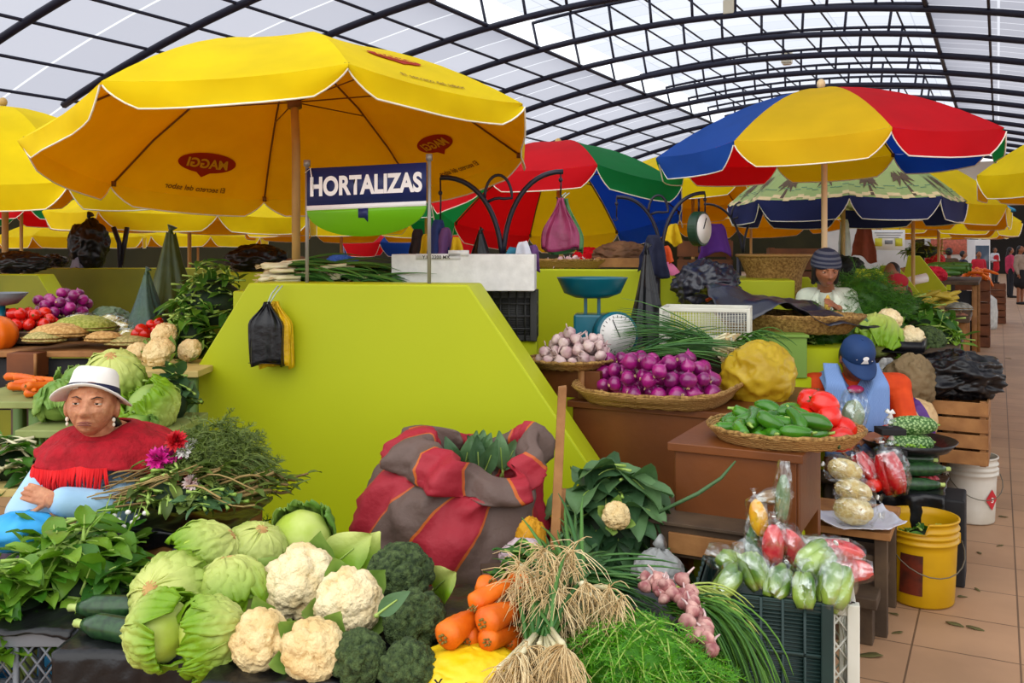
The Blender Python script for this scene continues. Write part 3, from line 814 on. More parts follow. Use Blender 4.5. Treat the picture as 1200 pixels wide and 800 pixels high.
def plastic_crate(name, label, loc, rz, w_, dp, h, mat, lattice='diamond', group=None, cell=.042):
    root = T(name, label, 'crate', loc, rz, group)
    mb = MB()
    for z, hh in (((h-.018, .036), (.016, .032), (h*.5, .014)) if lattice != 'grid' else ((h-.01, .02), (.012, .024))):
        for (c, d) in (((0, -dp/2), (w_, .016)), ((0, dp/2), (w_, .016)), ((-w_/2, 0), (.016, dp)), ((w_/2, 0), (.016, dp))):
            mb.box((c[0], c[1], z), (d[0], d[1], hh))
    for i in (-1, 1):
        for j in (-1, 1): mb.box((i*w_/2, j*dp/2, h/2), (.034, .034, h) if lattice != 'grid' else (.018, .018, h))
    mb.box((0, 0, .006), (w_, dp, .012))
    mb.build('frame', mat, root, bevel=.003)
    for (ax, off, ln) in (('x', -dp/2, w_), ('x', dp/2, w_), ('y', -w_/2, dp), ('y', w_/2, dp)):
        mb = MB()
        def pt(a, z): return (a, off, z) if ax == 'x' else (off, a, z)
        if lattice == 'diamond':
            n = int(ln/cell)+2
            for z0, z1 in ((.03, h*.5), (h*.5, h-.03)):
                dz = z1-z0
                for k in range(-4, n+4):
                    for sg in (1, -1):
                        a0 = -ln/2+k*cell; a1 = a0+sg*dz*.75
                        lo, hi = -ln/2+.01, ln/2-.01
                        pa, pb = (a0, z0), (a1, z1)
                        def clip(p, q):
                            if p[0] < lo or p[0] > hi:
                                if abs(q[0]-p[0]) < 1e-6: return None
                                e = lo if p[0] < lo else hi
                                f = (e-p[0])/(q[0]-p[0])
                                if f < 0 or f > 1: return None
                                return (e, p[1]+(q[1]-p[1])*f)
                            return p
                        pa2 = clip(pa, pb); pb2 = clip(pb, pa) if pa2 else None
                        if pa2 and pb2 and abs(pa2[1]-pb2[1]) > .01: mb.tube([pt(*pa2), pt(*pb2)], .0035, 4)
            for k in range(1, 4): mb.box(pt(-ln/2+ln*k/4, h/2), (.012, .012, h-.04))
        elif lattice == 'grid':
            for k in range(1, int(ln/.015)): mb.box(pt(-ln/2+k*.015, h/2), (.0022, .0022, h-.03))
            for k in range(1, int(h/.015)): mb.box(pt(0, k*.015), (ln, .0022, .0022) if ax == 'x' else (.0022, ln, .0022))
        else:
            # ribbed panel: thin wall with raised ribs
            d = (ln, .006, h) if ax == 'x' else (.006, ln, h)
            mb.box(pt(0, h/2), d)
            sgn = (-1 if off < 0 else 1)*.008
            def pr(a, z): return (a, off+sgn, z) if ax == 'x' else (off+sgn, a, z)
            for k in range(0, 7):
                mb.box(pr(-ln/2+ln*k/6, h/2), (.008, .012, h) if ax == 'x' else (.012, .008, h))
            for k in range(1, 4):
                mb.box(pr(0, h*k/4), (ln, .012, .010) if ax == 'x' else (.012, ln, .010))
            for k in range(int(h/.011)):
                mb.box(pr(0, .008+k*.011), (ln, .004, .0035) if ax == 'x' else (.004, ln, .0035))
        mb.build('side_panel', mat, root)
    return root
def sheet(name, label, cat, pts_fn, nu, nv, mat, parent=None, solid=.002, group=None, wr=.012, ws=9, seed=0):
    def f(i, j):
        p = Vector(pts_fn(i, j)); n_ = noise.noise(p*ws+Vector((seed, 0, 0))); n2 = noise.noise(p*ws*2.7+Vector((0, seed, 3)))
        n3 = noise.noise(p*ws*1.3+Vector((9, seed, 1)))
        return p+Vector((n3*wr*.8, n2*wr*.8, (n_+.5*n2)*wr))
    mb = MB(); mb.grid(f, nu, nv)
    o = mb.build(name, mat, parent, solid=solid)
    if label: tag(o, label, cat, group)
    return o
def leafpile(name, label, loc, rx, ry, h, n, L, W, mat, mstem, seed, cat='greens', bend=(.4, 1.6), ruf=.05, stem=.06, zl=(-.25, .7), group=None, nu=6, nv=4, shape=.75, tilt=None, radial=0):
    """heap of whole leaves lying every way over a low mound"""
    rnd = random.Random(seed)
    root = T(name, label, cat, loc, 0, group)
    mb = MB()
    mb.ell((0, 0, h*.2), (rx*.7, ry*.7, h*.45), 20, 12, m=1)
    for i in range(n):
        a = rnd.uniform(0, 2*PI); q = math.sqrt(rnd.random())
        x, y = rx*q*math.cos(a), ry*q*math.sin(a)
        z = h*(1-q*q)*rnd.uniform(.55, 1.0)+.012
        d = rdir(rnd, *zl)
        if tilt: d = (d+Vector(tilt)).normalized()
        l = L*rnd.uniform(.7, 1.25)
        if radial: d = (d*(1-radial)+Vector((math.cos(a)*1.0, math.sin(a)*1.0, rnd.uniform(-.1, .7)))*radial).normalized()
        leaf(mb, Vector((x, y, z))-d*l*(.5+.25*radial), d, (rnd.uniform(-.3, .3), rnd.uniform(-.3, .3), 1), l, W*rnd.uniform(.7, 1.2), rnd.uniform(*bend), rnd.uniform(.1, .45), ruf, nu, nv, 0, stem*rnd.uniform(.6, 1.2), 2, rnd=rnd, shape=shape)
    # split leaves and stems into their own meshes
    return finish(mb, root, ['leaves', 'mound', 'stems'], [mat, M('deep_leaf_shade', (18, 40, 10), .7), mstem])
def finish(mb, root, names, mats):
    for k, nm in enumerate(names):
        idx = [i for i, m in enumerate(mb.m) if m == k]
        if not idx: continue
        used = {}; sub = MB()
        for i in idx:
            f = []
            for v in mb.f[i]:
                if v not in used: used[v] = len(sub.v); sub.v.append(mb.v[v])
                f.append(used[v])
            sub.f.append(tuple(f)); sub.m.append(0)
        sub.build(nm, mats[k], root)
    return root
def feathery(name, label, loc, rx, ry, h, n, mat, mstem, seed, cat='herb', nl=.03, per=26, size=.12, down=0, group=None):
    """dill or fennel tops: thin stems with soft needles"""
    rnd = random.Random(seed); root = T(name, label, cat, loc, 0, group)
    mb = MB()
    mb.ell((0, 0, h*.3), (rx*.75, ry*.75, h*.5), 20, 12, m=2)
    for i in range(n):
        a = rnd.uniform(0, 2*PI); q = math.sqrt(rnd.random())
        b_ = Vector((rx*q*math.cos(a), ry*q*math.sin(a), h*(1-q*q)*rnd.uniform(.6, 1)))
        d = (rdir(rnd, -.3, .6)+Vector((math.cos(a)*.5, math.sin(a)*.5-.4, -down))).normalized()
        pts = [b_]
        for s in range(3): pts.append(pts[-1]+(d+Vector((0, 0, -.25*s))).normalized()*size/3)
        mb.tube(pts, [.0022, .002, .0015, .001], 4, 1, cap=False)
        for k in range(per):
            t = rnd.random(); p = pts[0].lerp(pts[1], t*3) if t < .33 else (pts[1].lerp(pts[2], t*3-1) if t < .67 else pts[2].lerp(pts[3], t*3-2))
            nd = (rdir(rnd, -.8, .9)*1.0+d*.6).normalized(); sd = nd.orthogonal().normalized()*.0016
            l = nl*rnd.uniform(.5, 1.2)
            e = p+nd*l
            mb.add([p-sd, p+sd, e+sd*.3+Vector((0, 0, -l*.15)), e-sd*.3+Vector((0, 0, -l*.15))], [(0, 1, 2, 3)], 0)
            f = p+nd*l*.5
            for sg in (1, -1):
                nd2 = (nd+sd.normalized()*sg*.9).normalized()
                mb.add([f-sd*.8, f+sd*.8, f+nd2*l*.5], [(0, 1, 2)], 0)
    return finish(mb, root, ['fronds', 'stems', 'core'], [mat, mstem, mat])
def cover(name, label, loc, rx, ry, h, mat, seed=0, cat='bag', amp=.14, lobes=5, nu=90, nv=54, rz=0, group=None, square=0, parts=True):
    """crumpled plastic or cloth lying as one closed bulging form"""
    root = T(name, label, cat, loc, rz, group)
    def dsp(d):
        a = math.atan2(d.y, d.x); s_ = Vector((seed, 2, 0))
        r1 = 1-abs(noise.noise(d*1.8+s_))*2.2
        r2 = 1-abs(noise.noise(d*4.2+s_*1.3))*2.4
        r3 = 1-abs(noise.noise(d*8.5+s_*1.7))*2.4
        return 1+amp*((r1-.4)+.6*(r2-.4)+.12*(r3-.4)+.3*math.sin(a*lobes+d.z*3))
    mb = MB(); mb.ell((0, 0, h*.5), (rx, ry, h*.55), nu, nv, disp=dsp)
    mb.v = [(x, y, max(0.0, z)) for x, y, z in mb.v]
    mb.build('film', mat, root)
    if parts:
        mb = MB(); p = [(0, 0, h*.95), (.01, .005, h*1.04), (-.006, .01, h*1.12), (.015, .0, h*1.18)]
        mb.tube(p, [.03*rx*3, .012, .014, .03], 9); mb.build('knot', mat, root)
    return root
# ================================================================== front row of crates
mb = MB(); mb.box((0, 0, -.02), (2.1, .6, .04))
bench = T('plank_bench', 'long plank bench under the front row of produce crates', 'bench', (-.55, 2.42, .32), -.02)
mb.build('plank', m_woodd, bench)
for i in (-1, 0, 1):
    for j in (-1, 1):
        mb = MB(); mb.box((i*.95, j*.24, -.18), (.06, .06, .28)); mb.build('leg', m_woodd, bench)
ZT = .65
plastic_crate('plastic_crate', 'grey lattice crate under the leafy greens at lower left corner', (-1.36, 2.52, .32), .02, .52, .4, .33, m_greyp)
slat_crate('wooden_crate', 'wooden crate lined with black plastic under the green lettuces', (-.85, 2.46, .32), -.02, .36, .5, .325)
slat_crate('wooden_crate', 'wooden crate lined with black plastic under cauliflowers and broccoli', (-.42, 2.32, .32), -.03, .46, .54, .325)
slat_crate('wooden_crate', 'wooden crate under the carrots and dill at the bottom edge', (.12, 2.32, .32), -.02, .58, .54, .32)
def lining(label, x0, x1, y0, y1, flap, seed, mat=m_blackp):
    def fn(i, j):
        x = lerp(x0-.012, x1+.012, i)
        if j < .3:
            t = j/.3
            return (x, y0-.02-.006*math.sin(t*3), ZT+.01-flap*(1-t)*(.75+.25*math.sin(i*7+seed)))
        t = (j-.3)/.7
        return (x, lerp(y0-.02, y1, t), ZT+.012)
    return sheet('plastic_lining', label, 'plastic sheet', fn, 44, 30, mat, wr=.008, ws=14, seed=seed)
lining('black plastic sheet draped over the lettuce crate front', -1.05, -.665, 2.19, 2.74, .16, 1)
lining('black plastic sheet folded over the cauliflower crate rim', -.655, -.185, 2.03, 2.6, .11, 4)
lining('black plastic sheet beneath the leafy greens on the grey crate', -1.6, -1.09, 2.32, 2.74, .02, 6)
lining('black plastic sheet under the carrots and spring onions', -.175, .42, 2.05, 2.6, .05, 9)

# lettuces: stem ends turned to the viewer or up
LG = 'green lettuces on the front crate'
lets = [((200, 697, 2.37), .092, (-.25, -.8, .45), 'iceberg lettuce with pale cut stem facing the viewer'),
        ((186, 739, 2.2), .078, (-.9, .1, -.1), 'pale lettuce at the crate edge below the stem-facing lettuce'),
        ((248, 742, 2.17), .078, (.9, .3, .2), 'lettuce on the crate edge beside the lowest cauliflower'),
        ((272, 692, 2.4), .085, (-.2, .3, .9), 'ruffled lettuce between the stem-facing lettuce and large cauliflower'),
        ((243, 650, 2.66), .088, (.75, .2, .6), 'lettuce at the back of its crate beside the dark plastic roll'),
        ((300, 646, 2.74), .082, (.3, -.3, .9), 'lettuce at the back right of the crate before the dark herbs')]
for i, (c, r, zd, lab) in enumerate(lets):
    o = make_lettuce('lettuce', lab, 'lettuce', r, 11+i*3, nl=9, peel=.28 if i else .14, group=LG)
    place(o, P(*c), zd, i*1.3)
o = make_lettuce('cabbage', 'cabbage with broad dark outer leaf behind the large cauliflower', 'cabbage', .09, 77, (m_lettc, m_cab), nl=6, peel=.5)
place(o, P(352, 632, 2.85), (.1, .5, -.8), .4)
for (a, b_, l, w_, lab) in (((385, 668, 2.55), (.6, -.2, .6), .14, .13, 'loose pale cabbage leaf behind the two largest cauliflowers'), ((508, 692, 2.5), (.3, -.6, .5), .10, .11, 'loose pale cabbage leaf between broccoli, carrots and striped sack'), ((418, 668, 2.62), (.4, -.3, .8), .12, .1, 'loose green cabbage leaf left of the topmost broccoli')):
    mb = MB(); leaf(mb, P(*a), b_, (0, -1, .5), l, w_, .6, .3, .08, 10, 8, 0, .01, 1)
    o = T('cabbage_leaf', lab, 'leaf', (0, 0, 0)); finish(mb, o, ['blade', 'midrib'], [m_lett, m_stalk])

# cauliflowers and broccoli
caul = [((352, 683, 2.42), .096, (-.15, -.75, .6), m_curd, 'largest cream cauliflower, topmost of the cauliflowers'),
        ((409, 706, 2.27), .078, (.15, -.8, .5), m_curd, 'cream cauliflower between largest cauliflower and the broccoli'),
        ((305, 750, 2.12), .066, (-.3, -.8, .4), m_curd2, 'tan cauliflower nearest the lettuces on the crate edge'),
        ((367, 762, 2.07), .066, (.0, -.85, .4), m_curd2, 'tan cauliflower below the largest one, beside low broccoli')]
for i, (c, r, zd, mt, lab) in enumerate(caul):
    o = make_cauliflower('cauliflower', lab, r, 3+i*7, mt); place(o, P(*c), zd, i*.8)
bro = [((469, 674, 2.42), .083, (-.05, -.6, .8), 'topmost and largest dark broccoli in front of striped sack'),
       ((486, 728, 2.24), .072, (.2, -.7, .6), 'dark broccoli with pale leaf, left of the carrots'),
       ((420, 772, 2.06), .060, (-.2, -.8, .5), 'broccoli head on the crate edge beside the tan cauliflower'),
       ((478, 785, 2.04), .062, (.1, -.8, .5), 'broccoli head on the crate edge beside the yellow bag')]
for i, (c, r, zd, lab) in enumerate(bro):
    o = make_broccoli('broccoli', lab, r, 20+i*5); place(o, P(*c), zd, i*.9)
mb = MB(); leaf(mb, P(440, 722, 2.14), (.75, -.2, .65), (-.3, -1, .4), .09, .045, .3, .25, .03, 8, 4, 0, .01, 1)
o = T('broccoli_leaf', 'single blue green leaf with pale rib lying across the broccoli', 'leaf'); finish(mb, o, ['blade', 'midrib'], [m_leafk, m_stalk])

# zucchini beside the greens
z1 = make_zucchini('zucchini', 'upper dark zucchini beside the leafy greens, left of lettuces', .17, .03, 'zucchini on the front crates')
z1.location = P(128, 712, 2.36); z1.rotation_euler = (0, -.05, -.15)
z2 = cp(z1, P(131, 737, 2.25), (0, 0, -.35), 1.02, 'lower dark zucchini with pale stalk end toward the viewer', 'zucchini on the front crates')

# leafy greens at the lower left
def greens(label, px, py, d, rx, ry, h, n, L, W, mat, seed, **k):
    p = P(px, py, d)
    return leafpile('leafy_greens', label, p, rx, ry, h, n, L, W, mat, m_stalk, seed, radial=.55, **k)
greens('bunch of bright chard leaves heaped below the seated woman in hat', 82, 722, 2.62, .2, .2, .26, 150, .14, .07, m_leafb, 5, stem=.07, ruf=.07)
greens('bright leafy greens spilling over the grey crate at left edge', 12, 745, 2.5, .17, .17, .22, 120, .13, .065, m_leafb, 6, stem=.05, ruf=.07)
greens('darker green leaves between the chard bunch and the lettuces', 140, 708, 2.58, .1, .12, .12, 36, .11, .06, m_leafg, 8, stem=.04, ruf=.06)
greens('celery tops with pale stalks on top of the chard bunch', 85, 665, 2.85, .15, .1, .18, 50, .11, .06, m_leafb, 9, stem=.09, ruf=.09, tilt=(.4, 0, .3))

# dark plastic roll behind the lettuces
mb = MB(); mb.tube([P(176, 672, 2.62), P(205, 660, 2.66), P(222, 632, 2.72), P(238, 612, 2.8)], [.022, .035, .03, .05], 12, flat=.7)
o = tag(mb.build('plastic_bag', m_bluep, sub=1), 'dark blue plastic bag twisted between crate of herbs and lettuces', 'bag')

# carrots in a small basket on a yellow bag
basket('small_basket', 'small dark basket that holds the carrots', P(566, 768, 2.17)-Vector((0, 0, .012)), .1, .075, .03, 0)
cars = [((520, 748, 2.06), (566, 722, 2.2), .034), ((556, 712, 2.12), (600, 682, 2.2), .026), ((576, 684, 2.22), (552, 722, 2.3), .028), ((566, 730, 2.08), (612, 716, 2.2), .034),
        ((548, 752, 2.1), (582, 742, 2.25), .026), ((572, 752, 2.06), (612, 738, 2.2), .027), ((596, 702, 2.2), (604, 745, 2.3), .027), ((618, 688, 2.28), (596, 676, 2.4), .024),
        ((538, 757, 2.12), (568, 760, 2.3), .022), ((598, 754, 2.12), (622, 744, 2.3), .022), ((590, 724, 2.24), (560, 700, 2.3), .026)]
clab = ['thick carrot pointing to the broccoli, lower left of the bunch', 'carrot lying slanted on top of the bunch', 'carrot standing at the top back of the bunch', 'fat carrot in the middle of the bunch, crown facing the viewer',
        'carrot low in the middle of the basket', 'fat carrot low at the right of the basket', 'carrot half hidden at the right side of the bunch', 'carrot with dark crown beside the parsley leaves', 'thin carrot at the left basket rim', 'thin carrot at the right basket rim', 'carrot deep in the heart of the bunch']
for i, ((a), (b_), r) in enumerate(cars):
    A = P(*a); B = P(*b_); L_ = max(.085, (B-A).length)
    o = make_carrot('carrot', L_, r, i); o['label'] = clab[i]
    place(o, A, A-B, i)
p = P(552, 806, 2.08)
yb = cover('yellow_bag', 'yellow plastic bag with black print under the carrot basket', p, .125, .1, .085, M('yellow_film', (236, 196, 10), .35, (250, 214, 40), scale=8, bump=.4, bscale=18), 3, amp=.06, parts=False)
mb = MB()
for s, x, y, h in (('Y', -.065, .035, .022), ('L', .0, .028, .026), ('C', -.085, .005, .026), ('L', .02, .0, .03)):
    lettering(mb, s, (x, -.095-.02*(1-abs(x)*8)+.012, y+.01), (1, .25 if x < -.03 else 0, 0), (0, .35, 1), h, bold=.02)
mb.v = [(x, y-.012, z) for x, y, z in mb.v]
mb.build('print', M('black_ink', (20, 18, 16), .6), yb)

# spring onions with long roots
def spring_onions(label, loc, zd, n, seed, rl=.09, ll=.34, spread=.05, group='bunches of spring onions', leaves=1):
    rnd = random.Random(seed); root = T('spring_onion_bunch', label, 'spring onions', loc, 0, group)
    zd = Vector(zd).normalized(); sx = zd.orthogonal().normalized(); sy = zd.cross(sx)
    bu = MB(); ro = MB(); le = MB()
    for i in range(n):
        a = rnd.uniform(0, 2*PI); q = math.sqrt(rnd.random())*spread
        o_ = sx*math.cos(a)*q*1.5+sy*math.sin(a)*q
        tip = o_*1.5+zd*rnd.uniform(-.02, .05)
        bk = o_*.6-zd*.06
        bu.tube([tip, tip.lerp(bk, .12), tip.lerp(bk, .3), bk], [.004, .0075, .0055, .004], 7)
        for k in range(26):
            dd = (zd*rnd.uniform(.2, 1)+sx*rnd.uniform(-.9, .9)+sy*rnd.uniform(-.9, .9)).normalized()
            l = rl*rnd.uniform(.5, 1.2); p0 = tip.copy(); pts = [p0]
            for s in range(4):
                dd = (dd+Vector((0, -.05, -.35))+Vector((rnd.uniform(-.35, .35), rnd.uniform(-.3, .3), rnd.uniform(-.2, .2)))).normalized()
                pts.append(pts[-1]+dd*l/4)
            ro.tube(pts, [.0017, .0014, .0012, .001, .0006], 3, cap=False)
        if leaves:
            for k in range(3):
                dd = (-zd+sx*rnd.uniform(-.5, .5)+sy*rnd.uniform(-.4, .4)).normalized(); pts = [bk]
                for s in range(5):
                    pts.append(pts[-1]+dd*ll/5); dd = (dd+Vector((rnd.uniform(-.1, .1), 0, -.12))).normalized()
                le.tube(pts, [.004, .006, .006, .005, .004, .001], 5, cap=False, flat=.5)
    bu.build('bulbs', m_leekw, root); ro.build('roots', m_root, root)
    if leaves: le.build('leaves', m_leek, root)
    return root
spring_onions('spring onion bunch with tangled tan roots hanging beside the carrots', P(640, 690, 2.2), (-.25, -.8, .25), 22, 2, rl=.11)
spring_onions('middle spring onion bunch with pale bulbs behind the dill', P(672, 715, 2.15), (.1, -.9, -.1), 20, 5, rl=.09)
spring_onions('spring onion bunch at the bottom edge with roots over the yellow bag', P(632, 775, 2.0), (-.1, -.8, -.3), 22, 8, rl=.1, ll=.2)
feathery('dill_bunch', 'large feathery bunch of bright green dill at the bottom edge', PZ(742, 2.1, .6), .17, .16, .2, 420, m_dill, m_stalk, 3, 'dill', .026, 26, .12, .5)
feathery('fennel_bunch', 'darker feathery tops hanging over the crate right of the dill', PZ(672, 2.02, .56), .09, .1, .12, 110, m_leafd, m_stalk, 4, 'herb', .026, 22, .11, .7)

# garlic braid: small rosy heads tied along a stem
gb = [(762, 683, 2.34), (785, 688, 2.32), (800, 705, 2.28), (815, 730, 2.2), (822, 760, 2.12)]
g0 = make_garlic('garlic_braid_head', 'small rosy garlic head tied in the braid beside the dill', 'garlic heads in the braid', .0185, m_garlicr, .02)
rnd = random.Random(4); k = 0
for i in range(46):
    t = i/45*3.999; j = int(t); A = P(*gb[j]).lerp(P(*gb[j+1]), t-j)
    wd = .034 if i < 22 else .028
    loc = A+Vector((rnd.uniform(-wd, wd), rnd.uniform(-wd, .01), rnd.uniform(-.012, .02)))
    e = Vector((rnd.uniform(-.8, .8), -.6, rnd.uniform(-.9, .5)))
    s_ = rnd.uniform(.8, 1.15)
    o = g0 if i == 0 else cp(g0, loc)
    place(o, loc, -e, rnd.uniform(0, 6), s_)
mb = MB(); mb.tube([P(a, b_, c+.03) for a, b_, c in gb], .011, 8)
tag(mb.build('braid_stem', m_dry), 'dry twisted stem that the garlic heads are tied to', 'garlic stem')

def strands(name, label, loc, n, L, mat, seed, dirv, cat='greens', sp=.06, droop=.5, rad=.004, group=None):
    rnd = random.Random(seed); root = T(name, label, cat, loc, 0, group); mb = MB(); ti = MB()
    for i in range(n):
        p = Vector((rnd.uniform(-sp, sp), rnd.uniform(-sp, sp)*.6, rnd.uniform(-sp, sp)*.4)); d = (Vector(dirv)+rdir(rnd, -.6, .6)*.3).normalized(); pts = [p]; l = L*rnd.uniform(.6, 1.1)
        for s in range(7):
            pts.append(pts[-1]+d*l/7); d = (d+Vector((rnd.uniform(-.06, .06), rnd.uniform(-.06, .06), -droop/7))).normalized()
        mb.tube(pts, [rad, rad*1.1, rad*1.1, rad, rad, rad*.9, rad*.7, rad*.25], 4, cap=False, flat=.6)
    mb.build('blades', mat, root)
    q = Vector(dirv).normalized()*.03
    ti.tube([q+Vector((math.cos(a)*sp*1.0, math.sin(a)*sp*.6, math.sin(a)*sp*.4)) for a in [2*PI*i/14 for i in range(15)]], .0035, 5); ti.build('tie', m_dry, root)
    return root
strands('chive_bunch', 'long green onion leaves drooping at the right of the garlic braid', P(800, 712, 2.32), 110, .3, m_leafg, 5, (.75, -.55, .15), sp=.05, droop=2.6)
strands('chive_bunch', 'yellow green stalks bent over behind the garlic braid', P(790, 695, 2.42), 26, .22, M('yellow_green', (150, 172, 60), .5, (190, 200, 110), island=1), 6, (.9, -.3, .25), sp=.03, droop=1.6)
strands('onion_leaves', 'flat green onion leaves lying behind the tan roots and dill', P(640, 680, 2.45), 70, .3, m_leek, 15, (.9, -.1, .1), sp=.07, droop=.6, rad=.006)
greens('parsley sprigs between the carrots and the striped sack', 622, 680, 2.5, .08, .06, .1, 40, .06, .04, m_leafg, 44, stem=.03, ruf=.1)

# ------------------------------------------------------------------ striped sack
sm_ = bpy.data.materials.new('striped_sackcloth'); sm_.use_nodes = True
nt = sm_.node_tree; N = nt.nodes; L = nt.links; b = N['Principled BSDF']; b.inputs['Roughness'].default_value = .6; b.inputs['Specular IOR Level'].default_value = .35
uv = N.new('ShaderNodeAttribute'); uv.attribute_name = 'stripe'
nz = N.new('ShaderNodeTexNoise'); nz.inputs['Scale'].default_value = 9; tc = N.new('ShaderNodeTexCoord'); L.new(tc.outputs['Object'], nz.inputs[0])
ad = N.new('ShaderNodeMath'); ad.operation = 'MULTIPLY_ADD'; ad.inputs[1].default_value = .05; L.new(nz.outputs['Fac'], ad.inputs[0]); L.new(uv.outputs['Fac'], ad.inputs[2])
fr = N.new('ShaderNodeMath'); fr.operation = 'FRACT'; L.new(ad.outputs[0], fr.inputs[0])
cr = N.new('ShaderNodeValToRGB'); cr.color_ramp.interpolation = 'CONSTANT'
e = cr.color_ramp.elements; e[0].position = 0; e[0].color = rgb((164, 36, 50)); e[1].position = .47; e[1].color = rgb((190, 92, 40))
for ps, c in ((.50, (104, 84, 76)), (.97, (196, 98, 36))):
    q = cr.color_ramp.elements.new(ps); q.color = rgb(c)
L.new(fr.outputs[0], cr.inputs[0]); L.new(cr.outputs[0], b.inputs['Base Color'])
wv = N.new('ShaderNodeTexNoise'); wv.inputs['Scale'].default_value = 14; wv.inputs['Detail'].default_value = 8; L.new(tc.outputs['Object'], wv.inputs[0])
bp = N.new('ShaderNodeBump'); bp.inputs['Strength'].default_value = .55; bp.inputs['Distance'].default_value = .02; L.new(wv.outputs['Fac'], bp.inputs['Height']); L.new(bp.outputs[0], b.inputs['Normal'])
sc_ = PZ(528, 3.42, .3); sack = T('sack', 'big red and grey striped sack of leafy vegetables before the green wall', 'sack', sc_); sack.scale = (1, 1, .94)
prof = [(.0, .30, 0, 0), (.08, .345, 0, 0), (.2, .36, 0, 0), (.34, .352, 0, 0), (.44, .315, .02, 0), (.505, .27, .05, 0), (.53, .29, .055, -.01), (.585, .285, .065, -.02), (.635, .25, .08, -.03), (.655, .19, .10, -.03), (.62, .16, .11, -.03), (.55, .16, .11, -.02), (.48, .14, .11, 0), (.47, .0, .11, 0)]
vs = []; fs = []; st = []; NA = 120; NP = 60
for i in range(NP+1):
    t = i/NP*(len(prof)-1); k = min(len(prof)-2, int(t)); f = t-k
    z, r, ox, oy = [lerp(prof[k][q], prof[k+1][q], f) for q in range(4)]
    top = sm((t-4)/3)*(1-sm((t-9)/3))
    for j in range(NA+1):
        a = 2*PI*j/NA
        fold = .016*math.sin(5*a+z*9)+.012*math.sin(9*a-z*14+1)+top*(.028*math.sin(7*a+2)+.02*math.sin(13*a))
        v_ = Vector((math.cos(a)*1.6, math.sin(a)*1.6, z*5)); n_ = noise.noise(v_)*.035+(.5-abs(noise.noise(v_*2.1+Vector((4, 0, 0))))*2)*.022+(.5-abs(noise.noise(v_*4.3))*2)*.010
        rr = max(0, r+(fold+n_)*min(1, r*5))
        zt = top*(.03*math.sin(2*a+.6)+.03*math.sin(3*a+1))-top*.07*max(0, -math.sin(a))+.05*math.exp(-((a-PI)/.7)**2)*sm((t-3)/2)*(1-sm((t-8.5)/2))
        x = ox+rr*math.cos(a)*(.98 if t < 6 else 1); y = oy+rr*.82*math.sin(a)
        vs.append((x, y, z+zt)); st.append(a/(2*PI)*5+(-z*1.5 if t < 5.5 else -.5*1.5+.9+z*1.0))
for i in range(NP):
    for j in range(NA): fs.append((i*(NA+1)+j, i*(NA+1)+j+1, (i+1)*(NA+1)+j+1, (i+1)*(NA+1)+j))
mb = MB(); mb.add(vs, fs); o = mb.build('sackcloth', sm_, sack)
at = o.data.attributes.new('stripe', 'FLOAT', 'POINT'); at.data.foreach_set('value', st)
rnd = random.Random(12); mb = MB()
for i in range(16):
    a = rnd.uniform(0, 6.28); q = rnd.uniform(0, .1)
    leaf(mb, (.11+q*math.cos(a), q*math.sin(a)-.02, .5), (rnd.uniform(-.5, .5), rnd.uniform(-.6, .3), .9), (0, -1, .2), .14, .07, .5, .4, .09, 7, 4, 0, .03, 1, rnd=rnd)
o = T('kale_leaves', 'dark curly leaves poking out of the striped sack mouth', 'greens', sc_-Vector((0, 0, .035))); finish(mb, o, ['blades', 'stems'], [m_leafk, m_stalk])
mb = MB()
for a in (PI+.15, PI+.3): mb.tube([(math.cos(a)*.345, math.sin(a)*.28, .25), (math.cos(a)*.40, math.sin(a)*.33, .2), (math.cos(a)*.40, math.sin(a)*.33, .08), (math.cos(a)*.36, math.sin(a)*.3, .04)], .006, 6)
mb.build('cord', M('dark_cord', (52, 30, 32), .8), sack)

# broom-like stick, kale heap, grey bag
A = P(659, 453, 3.06); B = P(649, 662, 2.98); d_ = (B-A).normalized()
st_ = T('wooden_stick', 'tall rough wooden stake standing upright beside the striped sack', 'stake', A)
mb = MB(); E = B+d_*((B.z-.3)/-d_.z); mb.hull([Vector((-.013, -.013, 0)), Vector((.014, -.013, 0)), Vector((.014, .013, .004)), Vector((-.013, .013, 0))][::-1], [E-A+Vector(q) for q in ((-.017, -.014, 0), (.014, -.016, 0), (.014, .014, 0), (-.016, .014, 0))][::-1])
mb.build('stake', m_woodl, st_, bevel=.002)
mb = MB(); mb.hull([Vector((-.016, -.016, -.34))+(E-A)*0, Vector((.010, -.016, -.34)), Vector((.012, -.002, -.33)), Vector((-.016, -.002, -.33))], [Vector((-.018, -.018, -.46)), Vector((.002, -.018, -.47)), Vector((.002, -.004, -.47)), Vector((-.018, -.004, -.46))])
mb.build('split_edge', m_woodl, st_)
p = PZ(722, 3.36, .3)
slat_crate('wooden_crate', 'low crate hidden under the heap of large kale leaves', p, .1, .4, .34, .16)
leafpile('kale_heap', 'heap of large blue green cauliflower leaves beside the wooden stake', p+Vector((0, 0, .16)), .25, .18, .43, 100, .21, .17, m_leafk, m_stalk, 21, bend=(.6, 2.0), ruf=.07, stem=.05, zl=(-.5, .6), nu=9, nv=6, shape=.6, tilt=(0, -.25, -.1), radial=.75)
o = make_cauliflower('cauliflower', 'small pale cauliflower half hidden in the kale heap', .046, 31, m_curd2, 4); place(o, P(722, 604, 3.16), (.2, -.8, .5))
cover('plastic_bag', 'grey plastic bag of greens under the kale heap, right side', PZ(772, 3.12, .42), .09, .08, .17, M('grey_film', (150, 152, 150), .3, (170, 170, 168), bump=.4, bscale=14), 4, amp=.08)
